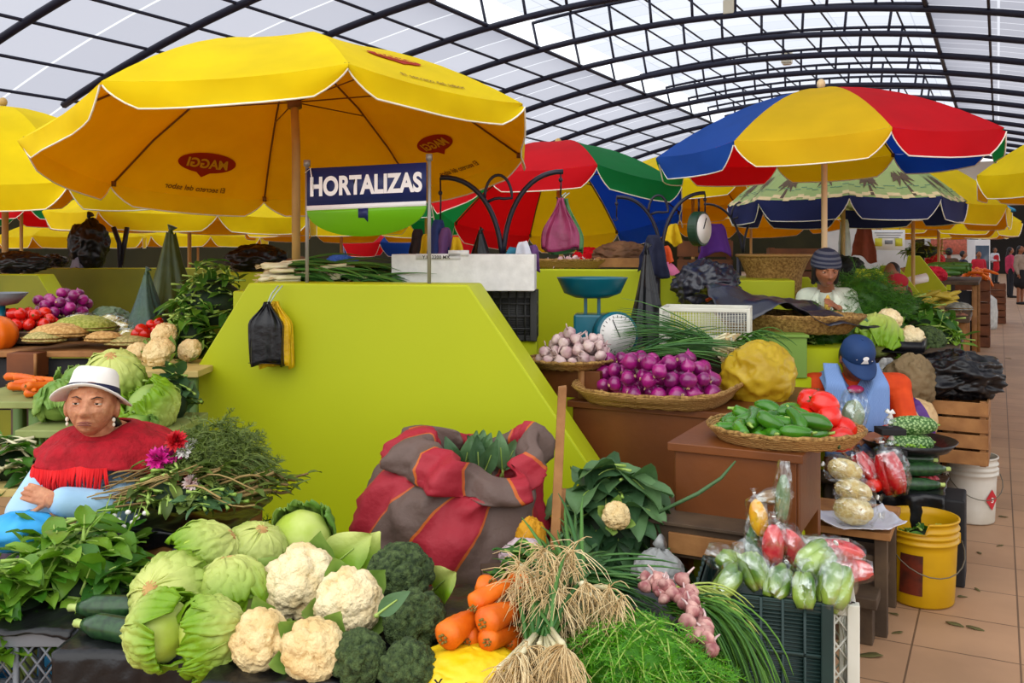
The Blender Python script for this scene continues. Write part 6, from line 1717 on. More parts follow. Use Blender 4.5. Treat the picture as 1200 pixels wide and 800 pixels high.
clothes('blouse', [(Sl, El, .068, .060), (El, El.lerp(Wl, .86), .060, .047), (Sr, Er, .06, .062), (Er, Er.lerp(Wr, .7), .062, .05), (Sl, Sr, .066, .066), (Vector((0, .06, .80)), Vector((0, .08, .5)), .135, .16)], m_blouse, ow, .007, 5)
m_check = M('blue_check_apron', (104, 140, 184), .8, (200, 214, 228), scale=110, detail=0, contrast=(.45, .55))
clothes('apron', [(Vector((-.03, .0, .80)), Vector((-.02, -.03, .58)), .125, .14), (hipl+Vector((0, -.05, .0)), knl+Vector((0, 0, .02)), .11, .09), (hipr+Vector((0, -.05, .0)), knr+Vector((0, 0, .02)), .11, .09)], m_check, ow, .008, 5)
clothes('skirt', [(hipl, knl, .105, .088), (hipr, knr, .105, .09), (knl, knl+Vector((0, -.02, -.34)), .088, .09), (knr, knr+Vector((0, -.02, -.34)), .09, .09), (knl, knr, .07, .07), (hipl, hipr, .11, .11)], M('bright_blue_skirt', (40, 150, 214), .6, (70, 176, 232), scale=8, bump=.3, bscale=12), ow, .01, 5)
lap = q(26, 622, 2.86)
mb = MB(); mb.ell(lap, (.11, .1, .055), 30, 18, disp=lambda d: 1+.14*noise.noise(d*2.5)+.05*math.sin(9*math.atan2(d.y, d.x))); mb.build('lap_cloth', MATS['bright_blue_skirt'], ow)
# shawl
m_shawl = M('crimson_shawl', (176, 8, 30), .85, (150, 4, 22), scale=26, detail=5, bump=1.0, bscale=45); m_fringe = M('red_fringe', (226, 22, 26), .8, (200, 10, 20), island=1)
def shawl(i, t):
    a = 2*PI*i; ca, sa = math.cos(a), math.sin(a); front = max(0, -sa)
    hem = .915-.02*front-.06*max(0, ca)-.02*max(0, -ca)
    if t < .35: u = t/.35; rx, ry, z = lerp(.072, .13, u**.8), lerp(.068, .11, u**.8), lerp(1.005, .985, u*u)
    elif t < .65: u = (t-.35)/.3; rx, ry, z = lerp(.13, .222, u), lerp(.11, .165, u), lerp(.985, .945, u**1.6)
    else: u = (t-.65)/.35; rx, ry, z = lerp(.222, .245, math.sin(u*PI/2)), lerp(.165, .205, u), lerp(.945, hem, u)
    f = 1+.05*math.sin(7*a+t*5)*t+.035*math.sin(13*a-t*11)*t
    dip = -.035*front**3*(1-t)
    return (.022+rx*ca*f*.95, .045+ry*sa*f, z+dip+.012*math.sin(3*a+t*11)*t)
mb = MB(); mb.grid(shawl, 90, 26); mb.build('shawl', m_shawl, ow, solid=.008, sub=0)
mb = MB(); rnd = random.Random(3)
for k in range(64):
    i = lerp(.60, .80, k/63); p = Vector(shawl(i, 1.0))+Vector((0, -.006, .01)); n_ = Vector((math.cos(2*PI*i), math.sin(2*PI*i), 0))
    e = p+Vector((rnd.uniform(-.012, .012), rnd.uniform(-.01, .0), -rnd.uniform(.06, .09)))
    mb.tube([p, p.lerp(e, .5)+n_*.006, e], [.0042, .004, .0025], 5)
mb.build('fringe', m_fringe, ow)
# hair, hat, earrings
mb = MB(); mb.ell(Hc+HR @ Vector((0, .022, .012)), (.077, .082, .088), 30, 20, R=HR); mb.cap(Hc+HR @ Vector((.03, .06, -.04)), Vector((.07, .17, .84)), .035, .022); mb.build('hair', m_hair, ow)
hat = T('hat', None, None); hat.parent = ow; hat.scale = (.90, .90, .9); hat.location = Hc+HR @ Vector((-.002, .006, .036)); hat.rotation_euler = (HR @ RM(-.20, .05, 0)).to_euler()
m_hat = M('white_felt', (244, 240, 234), .7, (228, 220, 210), scale=10, bump=.1)
mb = MB(); mb.lathe([(.088, .0), (.083, .02), (.078, .05), (.075, .075), (.066, .088), (.04, .09), (.0, .082)], 48, rf=lambda a, z: 1+.05*math.cos(2*a)-.04*(z > .07)*math.cos(4*a)); mb.build('crown', m_hat, hat, solid=.003)
mb = MB(); mb.lathe([(.086, .004), (.10, .0), (.122, -.006), (.134, -.004), (.136, .0), (.122, -.001), (.10, .006), (.086, .010)], 56, rf=lambda a, z: 1+.04*math.cos(2*a)); mb.v = [(x, y, z-abs(x)**2*1.6+.6*y*y) for x, y, z in mb.v]; mb.build('brim', m_hat, hat)
mb = MB(); mb.lathe([(.0905, .004), (.0865, .024), (.0875, .024), (.0915, .004)], 48, rf=lambda a, z: 1+.05*math.cos(2*a)); mb.build('hat_band', M('navy_band', (22, 24, 56), .6), hat)
for s in (-1, 1):
    mb = MB(); p = Hc+HR @ Vector((s*.072, -.004, -.048)); mb.ell(p, (.006, .006, .008), 10, 8); mb.ell(p+Vector((0, 0, -.016)), (.005, .005, .007), 10, 8); mb.build('earring', M('pearl', (236, 226, 206), .3), ow)
mb = MB(); mb.box((0, 0, 0), (.36, .3, .04)); st2 = T('wooden_stool', 'low stool that the old person in the white hat sits on', 'stool', (-1.40, 3.24, .0)); 
mb.v = [(x, y, z+.33) for x, y, z in mb.v]; mb.build('seat', m_woodd, st2, bevel=.004)
for i in (-1, 1):
    for j in (-1, 1): mb = MB(); mb.box((i*.14, j*.11, .155), (.04, .04, .31)); mb.build('leg', m_woodd, st2)

# ------------------------------------------------------------------ generic upper-body worker
def worker(label, base, Hc, HR, HSc, sh, arms, torso, top_mat, skin, hairfn, legs=True, vox=.006, hands=None, looks=0, lids=.9):
    root = T('person', label, 'person', base); o_ = Vector(base); r = lambda v: Vector(v)-o_
    mb = MB(); H = r(Hc); add_head(mb, H, HR, 0, HSc, .8)
    nb = r(torso[0]); hip = r(torso[1])
    mb.cap(H+HR @ Vector((0, .02, -.06)), nb, .048, .055)
    mb.cap(nb+Vector((0, 0, -.06)), hip, .11, .14)
    cl = [(nb+Vector((0, .01, -.09)), hip, .15, .17), (r(sh[0]), r(sh[1]), .075, .075)]
    for S, E, W in arms:
        S, E, W = r(S), r(E), r(W); mb.cap(S, E, .05, .04); mb.cap(E, W, .04, .027); cl += [(S, E, .07, .06), (E, E.lerp(W, .88), .06, .046)]
    if hands:
        for w_, d, n, sd in hands: add_hand(mb, r(w_), d, n, .92, sd, .45)
    if legs:
        for s in (-1, 1):
            k_ = hip+Vector((s*.1, -.02, -hip.z*.48)); mb.cap(hip+Vector((s*.09, 0, -.04)), k_, .085, .06); mb.cap(k_, Vector((k_.x, k_.y+.01, .06)), .055, .038); mb.cap(Vector((k_.x, k_.y, .035)), Vector((k_.x, k_.y-.13, .03)), .035, .03)
    mb.build('body', skin, root, remesh=vox)
    face_parts(root, H, HR, HSc, 0, lids, skin)
    clothes('sweater', cl, top_mat, root, .009, 4)
    hairfn(root, H, HR)
    return root
# woman in blue cap, bent over her bags
HcC = P(1003, 420, 5.0); RC = RM(0, 0, .1) @ RM(.62, 0, 0)
m_org = M('orange_sweater', (222, 74, 14), .8, (200, 58, 8), scale=10, bump=.25, bscale=30)
def cap_hair(root, H, HR):
    mb = MB(); mb.ell(H+HR @ Vector((0, .03, .0)), (.078, .078, .095), 24, 16, R=HR); mb.build('hair', m_hair, root)
    cap = T('cap', None, None); cap.parent = root; cap.location = H+HR @ Vector((0, .004, .022)); cap.rotation_euler = (HR @ RM(.02, 0, 0)).to_euler()
    m_cap = M('navy_blue_cap', (26, 60, 110), .7, (20, 50, 96), scale=6)
    mb = MB(); mb.lathe([(.084, -.005), (.086, .02), (.083, .05), (.07, .08), (.045, .1), (.015, .108), (0, .109)], 40, rf=lambda a, z: 1+.10*abs(math.sin(a))); mb.build('dome', m_cap, cap)
    mb = MB()
    def bill(i, j):
        a = lerp(PI*1.08, PI*1.92, i); x, y = math.cos(a)*.084, math.sin(a)*.092
        e = .075*math.sin(PI*i)**.6*j
        return (x*(1+.1*j), y-e, .004-.028*j*math.sin(PI*i)-.012*j*j+.012*(1-abs(i*2-1)))
    mb.grid(bill, 22, 8); mb.build('bill', m_cap, cap, solid=.004)
    mb = MB(); mb.ell((0, 0, .11), (.007, .007, .004), 10, 6); mb.build('button', m_cap, cap)
    mb = MB()   # small embroidered figure with a bar
    def on(x, z):
        a = -PI/2+x/.088; rr = (lerp(.086, .083, (z-.02)/.03) if z < .05 else lerp(.083, .07, (z-.05)/.03))*(1+.10*abs(math.sin(a)))+.003
        return (rr*math.cos(a), rr*math.sin(a), z)
    mb.add([on(.016*math.cos(t), .056+.011*math.sin(t)) for t in [2*PI*i/14 for i in range(14)]], [tuple(range(14))])
    mb.add([on(-.008, .05), on(.008, .05), on(.02, .024), on(-.02, .024)], [(0, 1, 2, 3)])
    mb.add([on(-.045, .044), on(.045, .034), on(.045, .029), on(-.045, .040)], [(0, 1, 2, 3)])
    mb.build('emblem', m_white, cap)
cw = worker('person in navy cap and orange sweater bent over bags', (1.83, 5.1, 0), HcC, RC, (1, 1, 1), (P(952, 452, 5.12), P(1052, 452, 5.12)),
            [(P(952, 455, 5.12), P(930, 512, 4.98), P(975, 520, 4.82)), (P(1052, 455, 5.12), P(1064, 504, 4.98), P(1030, 510, 4.80))],
            (P(1002, 450, 5.12), PZ(1002, 5.16, .48)), m_org, m_skin, cap_hair, hands=[(P(1030, 510, 4.80), (-.9, -.3, -.1), (0, -.3, 1), 1), (P(975, 520, 4.82), (.9, -.3, -.1), (0, -.3, 1), -1)])
b0 = Vector((1.83, 5.1, 0)); m_bib = M('blue_striped_apron', (104, 138, 196), .8, (134, 164, 214), scale=55, kind='wave', wave='X', detail=0)
mb = MB()
def bib(i, j):
    x = lerp(-.17, .17, i)*(1-.12*sm((.3-j)/.3)); z = lerp(.98, .5, j)
    cut = max(0, 1-(abs(x)/.075)**2)*.13*sm((.6-j)/.5)
    y = -.165-.02*math.cos(x*9)+.14*max(0, abs(x)-.07)+.10*sm((.24-j)/.24)
    return (-.01+x, y, z-cut*(1 if j < .35 else max(0, 1-(j-.35)*4)))
mb.grid(bib, 30, 26); mb.build('apron_bib', m_bib, cw, solid=.006)
mb = MB()
def bb_(i, j):
    x = lerp(-.17, .17, i); return (-.01+x, .175-.1*abs(x), lerp(1.0, .5, j))
mb.grid(bb_, 12, 10); mb.build('apron_back', m_bib, cw, solid=.006)
for s in (-1, 1):
    mb = MB(); mb.grid(lambda i, j, s=s: (-.01+s*lerp(.085, .16, i), lerp(-.12, .18, j), .938-.035*i-3.0*(lerp(-.12, .18, j)-.02)**2), 6, 10); mb.build('apron_strap', m_bib, cw, solid=.006)
mb = MB(); mb.ell((-.01, -.125, .85), (.045, .03, .022), 16, 10); mb.build('undershirt', M('magenta_shirt', (190, 40, 96), .8), cw)
stl = T('wooden_stool', 'stool under the person in navy cap', 'stool', (1.83, 5.16, 0))
mb = MB(); mb.box((0, 0, .36), (.34, .3, .04)); mb.build('seat', m_woodd, stl)
for i in (-1, 1):
    for j in (-1, 1): mb = MB(); mb.box((i*.13, j*.11, .17), (.04, .04, .34)); mb.build('leg', m_woodd, stl)

# woman in striped beanie, looking down
HcB = P(968, 316, 5.85); RB = RM(0, 0, -.02) @ RM(.22, 0, 0)
m_jack = M('off_white_jacket', (214, 220, 200), .8, (196, 204, 184), scale=8, bump=.3, bscale=24)
def beanie(root, H, HR):
    mb = MB(); mb.ell(H+HR @ Vector((0, .028, -.01)), (.079, .074, .1), 24, 16, R=HR)
    for s in (-1, 1): mb.cap(H+HR @ Vector((s*.066, .0, .01)), H+HR @ Vector((s*.07, .015, -.085)), .022, .014)
    mb.build('hair', m_hair, root)
    bn = T('beanie', None, None); bn.parent = root; bn.location = H+HR @ Vector((0, .008, .03)); bn.rotation_euler = HR.to_euler()
    m1 = M('navy_knit', (36, 40, 62), .9, bump=.4, bscale=90); m2 = M('grey_knit', (82, 84, 96), .9, bump=.4, bscale=90)
    pr = [(.088, -.012), (.092, 0), (.092, .012), (.09, .024), (.088, .036), (.084, .05), (.078, .064), (.068, .08), (.05, .094), (.026, .104), (0, .107)]
    mb = MB(); mb.lathe(pr, 40, rf=lambda a, z: 1+.008*math.cos(30*a)+.06*abs(math.sin(a))); 
    n_ = 40; mb.m = [(1 if (i//n_) in (1, 3, 5, 7) else 0) for i in range(len(mb.f))]; mb.build('knit', [m1, m2], bn)
bw_ = worker('person in striped beanie and off white jacket looking down at greens', (1.95, 5.95, 0), HcB, RB, (.96, 1, .96), (P(946, 350, 6.0), P(993, 350, 6.0)),
             [(P(946, 352, 6.0), P(934, 392, 5.9), P(972, 376, 5.7)), (P(993, 352, 6.0), P(1004, 390, 5.9), P(982, 362, 5.68))],
             (P(969, 346, 5.98), PZ(969, 6.0, .85)), m_jack, m_skin, beanie, hands=[(P(982, 362, 5.68), (-.5, -.5, .3), (.3, -.5, .6), 1), (P(972, 376, 5.7), (.6, -.5, .3), (0, -.5, .8), -1)], lids=1.2)
o_b = Vector((1.95, 5.95, 0))
mb = MB()
for s in (-1, 1):
    mb.tube([P(968+s*9, 340, 5.87)-o_b, P(968+s*14, 352, 5.80)-o_b, P(969+s*4, 368, 5.78)-o_b], [.012, .026, .012], 8, flat=.4)
mb.build('collar', m_jack, bw_)
mb = MB(); mb.ell(P(970, 362, 5.83)-o_b, (.022, .02, .09), 14, 10); mb.build('undershirt', M('yellow_shirt', (206, 168, 70), .8), bw_)

# ------------------------------------------------------------------ small standing figures down the aisle
def stander(label, px, d, H, yaw, top, bottom, skirt=False, apron=None, hairlong=True, hat=None, zb=0, arms='down'):
    b_ = PZ(px, d, zb); s = H/1.7; root = T('person', label, 'person', b_, yaw); V = lambda x, y, z: Vector((x*s, y*s, z*s))
    mb = MB(); hc = V(0, -.01, 1.58); add_head(mb, hc, RM(.05, 0, 0), 0, (s, s, s), .4)
    mb.cap(V(0, .01, 1.5), V(0, .02, 1.36), .05*s, .06*s); mb.cap(V(0, .01, 1.3), V(0, 0, .95), .13*s, .14*s)
    hands_ = []
    cl = [(V(0, .01, 1.3), V(0, 0, .92), .155*s, .155*s), (V(-.15, .01, 1.37), V(.15, .01, 1.37), .075*s, .075*s)]
    for q in (-1, 1):
        S = V(q*.17, .01, 1.37); E = V(q*.22, .02, 1.1); W = V(q*.2, -.06, .87) if arms == 'down' else V(q*.05, -.2, 1.08)
        mb.cap(S, E, .048*s, .04*s); mb.cap(E, W, .04*s, .027*s); cl += [(S, E, .062*s, .055*s), (E, E.lerp(W, .9), .055*s, .042*s)]
        add_hand(mb, W, (W-E), (q, 0, .2) if arms == 'down' else (0, -.6, .6), .9*s, q, .3)
        K = V(q*.085, 0, .48); mb.cap(V(q*.08, 0, .9), K, .085*s, .06*s); mb.cap(K, V(q*.085, .02, .08), .055*s, .04*s); mb.cap(V(q*.085, .02, .035), V(q*.09, -.14, .03), .036*s, .03*s)
    mb.build('body', m_skin, root, remesh=.014)
    clothes('top', cl, top, root, .016, 2)
    if skirt: clothes('skirt', [(V(0, 0, .98), V(0, 0, .62), .16*s, .2*s)], bottom, root, .02, 2)
    else: clothes('trousers', [(V(-.08, 0, .92), V(-.085, 0, .48), .11*s, .085*s), (V(.08, 0, .92), V(.085, 0, .48), .11*s, .085*s), (V(-.085, 0, .48), V(-.085, .02, .1), .085*s, .07*s), (V(.085, 0, .48), V(.085, .02, .1), .085*s, .07*s)], bottom, root, .02, 2)
    if apron: clothes('apron', [(V(0, -.06, 1.25), V(0, -.06, .7), .135*s, .16*s)], apron, root, .02, 2)
    mb = MB(); mb.ell(hc+V(0, .03, .02), (.085*s, .085*s, .1*s), 16, 12)
    if hairlong: mb.cap(hc+V(0, .06, 0), V(0, .12, 1.3), .06*s, .04*s)
    mb.build('hair', m_hair, root)
    mb = MB()
    for q in (-1, 1): mb.cap(V(q*.085, .03, .035), V(q*.09, -.15, .032), .044*s, .036*s)
    mb.build('shoes', m_blackc, root)
    if hat: mb = MB(); mb.ell(hc+V(0, .01, .06), (.1*s, .1*s, .08*s), 16, 10); mb.build('hat', hat, root)
    return root
mc = lambda n_, c: M(n_, c, .8, tuple(int(x*.85) for x in c), scale=8)
stander('standing person in beige top and black skirt at right edge', 1196, 26.5, 1.66, .5, mc('beige_top', (170, 146, 128)), mc('black_skirt', (20, 18, 20)), True)
stander('person in pink jacket beyond the one in black skirt', 1184, 30, 1.62, 1.4, mc('pink_jacket', (206, 60, 96)), mc('dark_trousers', (34, 34, 40)))
stander('person in red apron over white blouse in the aisle far end', 1166, 42, 1.6, .2, mc('white_blouse', (222, 220, 226)), mc('grey_trousers', (50, 50, 50)), apron=mc('red_apron', (206, 28, 40)), arms='fold')
stander('person in red jacket bending behind the far produce tables', 1147, 27, 1.5, 0, mc('red_jacket', (206, 30, 52)), mc('dark_trousers2', (40, 36, 40)), hairlong=False, arms='fold')
stander('person in navy jacket beside the one in red jacket', 1129, 25, 1.52, 1.2, mc('navy_jacket', (30, 34, 56)), mc('dark_trousers3', (34, 30, 34)), hairlong=False)
stander('person in brown jacket with back turned behind the orange carrots', 1112, 22, 1.6, 2.9, mc('brown_jacket', (84, 62, 36)), mc('dark_trousers4', (44, 36, 30)), hairlong=False)
stander('seller with dark hair and red scarf sitting low behind the greens', 1052, 7.45, 1.38, -.9, mc('yellow_blouse', (190, 140, 70)), mc('dark_skirt', (40, 30, 40)), True, hat=mc('red_headscarf', (176, 24, 40)))
stander('seller with dark hair bowed farther behind the greens', 1045, 9.2, 1.46, -.9, mc('dark_red_top', (120, 36, 44)), mc('dark_skirt2', (36, 30, 36)), True)
# ================================================================== tiered stall at the left, behind the old woman
def tier(label, px0, px1, d0, d1, z, h=.03, mat=None, name='shelf_board', fill=None):
    """one board of the tiered stall on its own legs"""
    a, b_ = PZ(px0, d0, z), PZ(px1, d0, z); w_ = b_.x-a.x
    root = T(name, label, 'shelf', ((a.x+b_.x)/2, (d0+d1)/2, 0))
    mb = MB(); mb.box((0, 0, z-h/2), (w_, d1-d0, h)); mb.build('board', mat or m_woodl, root, bevel=.004)
    for s in (-1, 1):
        for q in (-1, 1):
            mb = MB(); mb.box((s*(w_/2-.04), q*((d1-d0)/2-.04), (z-h)/2), (.045, .045, z-h)); mb.build('leg', MATS.get('leg_green') or M('leg_green', (92, 120, 60), .6), root)
    if fill:
        mb = MB(); mb.box((0, -(d1-d0)/2+.03, z-h-.14), (w_-.05, .02, .26)); mb.build('apron_panel', fill, root)
    return root
m_shelfg = M('pale_green_board', (150, 160, 96), .6, (132, 142, 80), scale=6)
m_shelft = M('tan_board', (206, 184, 116), .6, (190, 166, 98), scale=8)
tier('topmost board of the left stall, draped in black, under tomatoes and grains', -60, 205, 4.75, 5.7, 1.075, fill=m_blackc)
tier('tan board of the left stall under the two cauliflowers', 118, 232, 4.15, 4.6, 1.055, mat=m_shelft)
tier('grey board of the left stall under the loose carrots', -60, 48, 4.05, 4.6, .935, mat=m_shelfg)
tier('pale green board of the left stall under the cabbages behind the white hat', 17, 205, 3.62, 4.02, .895, mat=m_shelfg)
tier('lowest board of the left stall under the chard at the left edge', -60, 40, 3.42, 3.9, .72, mat=m_shelft)
mb = MB(); mb.box((0, 0, 0), (.42, .42, .06)); tag(mb.build('wooden_tray', m_woodd, loc=PZ(30, 5.2, 1.118), bevel=.003), 'wooden tray under the tomatoes of the left stall', 'tray')
mb = MB(); mb.box((0, 0, 0), (.3, .28, .08)); tag(mb.build('wooden_box', m_woodd, loc=PZ(74, 5.4, 1.118), bevel=.003), 'box lifting the tray of dark red onions on the left stall', 'box')
tl = make_tomato('tomato', 'small red tomato heaped at the back of the left stall', 'tomatoes on the left stall', .032)
for i, (x, y, z) in enumerate(heap(34, .2, .2, .031, 5, spread=1.8)):
    o = tl if i == 0 else cp(tl, (0, 0, 0)); place(o, PZ(30, 5.2, 1.15)+Vector((x, y, z)), rdir(RND, -.5, 1), i)
ol = make_onion(m_onion, .033); ol['label'] = 'dark red onion heaped beside the tomatoes on the left stall'; ol['group'] = 'onions on the left stall'
for i, (x, y, z) in enumerate(heap(28, .17, .17, .034, 6, spread=1.6)):
    o = ol if i == 0 else cp(ol, (0, 0, 0)); place(o, PZ(74, 5.4, 1.2)+Vector((x, y, z)), rdir(RND, -.5, 1), i)
mb = MB(); mb.box((0, 0, 0), (.36, .34, .04)); tag(mb.build('wooden_tray', m_woodd, loc=PZ(74, 5.4, 1.178), bevel=.003), 'wooden tray under the dark red onions of the left stall', 'tray')
sq = T('squash', 'round orange squash cut by the left edge of the picture', 'squash', P(-6, 392, 4.9)); mb = MB(); mb.ell((0, 0, 0), (.11, .11, .1), 32, 18, disp=lambda d: 1+.05*math.cos(9*math.atan2(d.y, d.x))*(1-d.z*d.z)); mb.build('fruit', M('orange_squash', (232, 110, 16), .4)); bpy.data.objects['fruit'].name
sqf = [o for o in bpy.data.objects if o.name.startswith('fruit') and o.parent is None][0]; sqf.parent = sq
mb = MB(); mb.tube([(0, 0, .09), (.01, 0, .12)], [.016, .012], 7); mb.build('stalk', m_stalk, sq)
mb = MB(); mb.box((0, 0, 0), (.2, .2, .1)); tag(mb.build('wooden_box', m_woodd, loc=P(-6, 392, 4.9)-Vector((0, 0, .145)), bevel=.003), 'box under the orange squash', 'box')
dr_ = T('wooden_box', 'brown wooden drawer box under the tomatoes of the left stall', 'box', PZ(33, 4.72, .955)); mb = MB(); mb.box((0, 0, .06), (.155, .12, .12)); mb.build('box_body', m_boxw, dr_, bevel=.003); mb = MB(); mb.box((.07, -.065, .06), (.014, .012, .12)); mb.build('edge_strip', m_woodl, dr_)
mb = MB(); mb.box((0, 0, .4775), (.12, .1, .955)); tag(mb.build('wooden_post', m_woodd, loc=PZ(33, 4.72, 0)), 'post carrying the brown drawer box of the left stall', 'post')
def mound(label, px, py, d, rx, ry, h, mat, seed, cat='grain', name='grain_heap', bumps=5):
    root = T(name, label, cat, P(px, py, d))
    mb = MB(); mb.ell((0, 0, 0), (rx, ry, h), 48, 26, disp=lambda q: 1+.10*(.5-vor(q, bumps, seed))+.05*noise.noise(q*3+Vector((seed, 0, 0)))); mb.v = [(x, y, max(z, -.004)) for x, y, z in mb.v]; mb.build('heap', mat, root)
    mb = MB(); mb.lathe([(0, -.012), (.8, -.012), (1.05, .012), (1.08, .014), (.85, -.004), (0, -.004)], 30); mb.v = [(x*rx, y*ry, z) for x, y, z in mb.v]; mb.build('plate', m_wick2, root)
    return root
m_bean = M('pale_beans', (196, 178, 112), .6, (160, 150, 84), scale=70, kind='voronoi', bump=.7, bscale=120); m_beang = M('green_beans_shelled', (140, 150, 50), .6, (176, 178, 84), scale=60, kind='voronoi', bump=.7, bscale=120); m_mote = M('toasted_corn', (214, 172, 104), .6, (186, 140, 76), scale=60, kind='voronoi', bump=.6, bscale=120)
mound('heap of shelled green beans in the middle of the left stall', 98, 385, 5.0, .17, .13, .07, m_beang, 1)
mound('heap of tan toasted corn at the front of the left stall', 70, 392, 4.88, .15, .1, .06, m_mote, 2)
mound('low heap of pale beans left of the green beans', 52, 398, 4.82, .11, .08, .045, m_bean, 3)
mound('small heap of tan grain at the right front of the left stall', 122, 398, 4.85, .1, .07, .045, m_mote, 4)
mound('flat heap of brownish grain beside the first cauliflower', 150, 402, 4.85, .12, .08, .04, m_bean, 5)
m_pack = M('yellow_packets', (206, 190, 100), .5, (222, 206, 130), scale=14)
for i, (a, b_, d, lab) in enumerate([(92, 376, 5.2, 'yellowish packet behind the green beans, leftmost of the packets'), (125, 377, 5.25, 'yellowish packet behind the green beans, second packet'), (138, 386, 5.1, 'yellowish packet at the right of the green beans'), (150, 394, 5.0, 'greenish yellow packet lowest at the right of the beans')]):
    bag_of('food_packet', lab, P(a, b_, d), .17, .045, (.9, .1, .1), f_solid(m_pack, .98, 5), 20+i, 'yellow packets on the left stall', neck=False)
m_gtrans = M('dark_green_film', (70, 84, 12), .4, (44, 60, 12), scale=5, bump=.5, bscale=12, trans=.15)
cover('plastic_bag', 'flat grey green bag lying behind the packets of left stall', PZ(128, 5.5, 1.08), .13, .1, .16, M('grey_green_film', (96, 116, 84), .4, (80, 100, 74), bump=.4), 2, parts=False)
conebag('plastic_sack', 'tall dark green plastic sack standing behind the left stall', PZ(200, 5.4, 1.06), .62, .24, m_gtrans, 2, 4, top=.12)
conebag('plastic_sack', 'lower green and blue plastic sack against the tall green sack', PZ(172, 5.15, 1.08), .38, .15, M('teal_green_film', (62, 92, 66), .4, (50, 76, 84), scale=4, bump=.5), 5, 4)
mb = MB(); mb.box((0, 0, .53), (.6, .4, 1.06)); o = mb.build('stall_base', m_lime_shade, loc=PZ(215, 5.42, 0)); o['kind'] = 'structure'
rf_ = make_tomato('red_fruit', 'small reddish fruit beside the upper cauliflower of left stall', 'reddish fruit of the left stall', .026); rf_['category'] = 'fruit'
for i, (a, b_) in enumerate([(178, 380), (186, 378), (190, 384), (182, 386)]):
    o = rf_ if i == 0 else cp(rf_, (0, 0, 0)); place(o, P(a, b_, 4.95), rdir(RND), i)
yf = make_tomato('yellow_fruit', 'yellow fruit beside the reddish fruit of the left stall', 'yellow fruit of the left stall', .03); yf['category'] = 'fruit'; yf.children[0].data.materials[0] = MATS['yellow_fruit']
for i, (a, b_) in enumerate([(166, 386), (170, 391), (160, 392)]):
    o = yf if i == 0 else cp(yf, (0, 0, 0)); place(o, P(a, b_, 4.92), rdir(RND), i)
CG = 'cauliflowers of the left stall'
for i, (c, r, lab) in enumerate([((193, 392, 4.55), .062, 'upper cauliflower beside the reddish fruit'), ((186, 413, 4.32), .07, 'lower cauliflower on the tan board'), ((222, 410, 4.45), .055, 'green tinged cauliflower touching the green wall'), ((160, 414, 4.5), .055, 'cauliflower partly covered by leaves left of lower one')]):
    o = make_cauliflower('cauliflower', lab+' behind the woman', r, 60+i, m_curd2, 4, CG); place(o, P(*c), (-.3, -.6, .7), i)
p = PZ(250, 4.95, 1.2)
leafpile('leafy_greens', 'tall heap of dark green herbs between green sack and wall', p, .24, .2, .36, 130, .12, .05, m_leafg, m_stalk, 71, ruf=.08, stem=.06)
mb = MB(); mb.box((0, 0, .6), (.42, .34, 1.2)); o = mb.build('stall_base', m_lime_shade, loc=PZ(248, 4.97, 0)); o['kind'] = 'structure'
leafpile('leafy_greens', 'drooping green leaves hanging left of the green wall', PZ(222, 4.7, 1.08), .12, .1, .24, 50, .13, .06, m_leafg, m_stalk, 72, ruf=.08, stem=.05)
CBG = 'cabbages of the left stall'
for i, (c, r, zd, ms, lab) in enumerate([((133, 440, 3.85), .105, (.1, -.5, .8), (m_lettc, m_lett), 'pale cabbage with brown cut stem right behind the white hat'), ((70, 470, 3.8), .085, (-.3, .2, .9), (m_cab, m_cab), 'round green cabbage left of the white hat'),
        ((95, 450, 3.95), .085, (.2, .3, -.9), (m_cab, m_cab), 'dark green cabbage hidden behind the hat crown'), ((178, 478, 3.72), .1, (.5, .3, -.7), (m_cab, m_lett), 'savoy cabbage with crinkled leaves right of the hat'), ((160, 508, 3.6), .075, (.2, .8, -.5), (m_cab, m_cab), 'dark cabbage low between the shawl and the green wall')]):
    o = make_lettuce('cabbage', lab, 'cabbage', r, 80+i*4, ms, nl=8, peel=.3, group=CBG); place(o, P(*c), zd, i)
leafpile('savoy_leaves', 'loose crinkled cabbage leaves hanging below the tan board', PZ(200, 3.9, .92), .1, .08, .2, 30, .13, .09, m_leafk, m_stalk, 73, ruf=.1, stem=.02)
c0 = make_carrot('carrot', .15, .02, 3); c0['label'] = 'small loose carrot on the grey board of the left stall'; c0['group'] = 'carrots of the left stall'
rnd = random.Random(6)
for i in range(16):
    o = c0 if i == 0 else cp(c0, (0, 0, 0)); place(o, PZ(rnd.uniform(0, 44), rnd.uniform(4.1, 4.4), .955+.02*(i//6)), (rnd.uniform(-1, -.4), rnd.uniform(-.5, .5), rnd.uniform(-.1, .1)), i)
leafpile('chard_bunch', 'dark chard with white stems on the lowest board at left edge', PZ(15, 3.6, .735), .16, .12, .13, 50, .15, .07, m_leafg, m_leekw, 74, ruf=.07, stem=.09)
cover('cloth_bundle', 'dark purple cloth bundle at left edge below the chard', PZ(10, 3.38, .35), .12, .09, .25, M('plum_cloth', (70, 52, 66), .8, (96, 84, 96), scale=6), 2, parts=False)
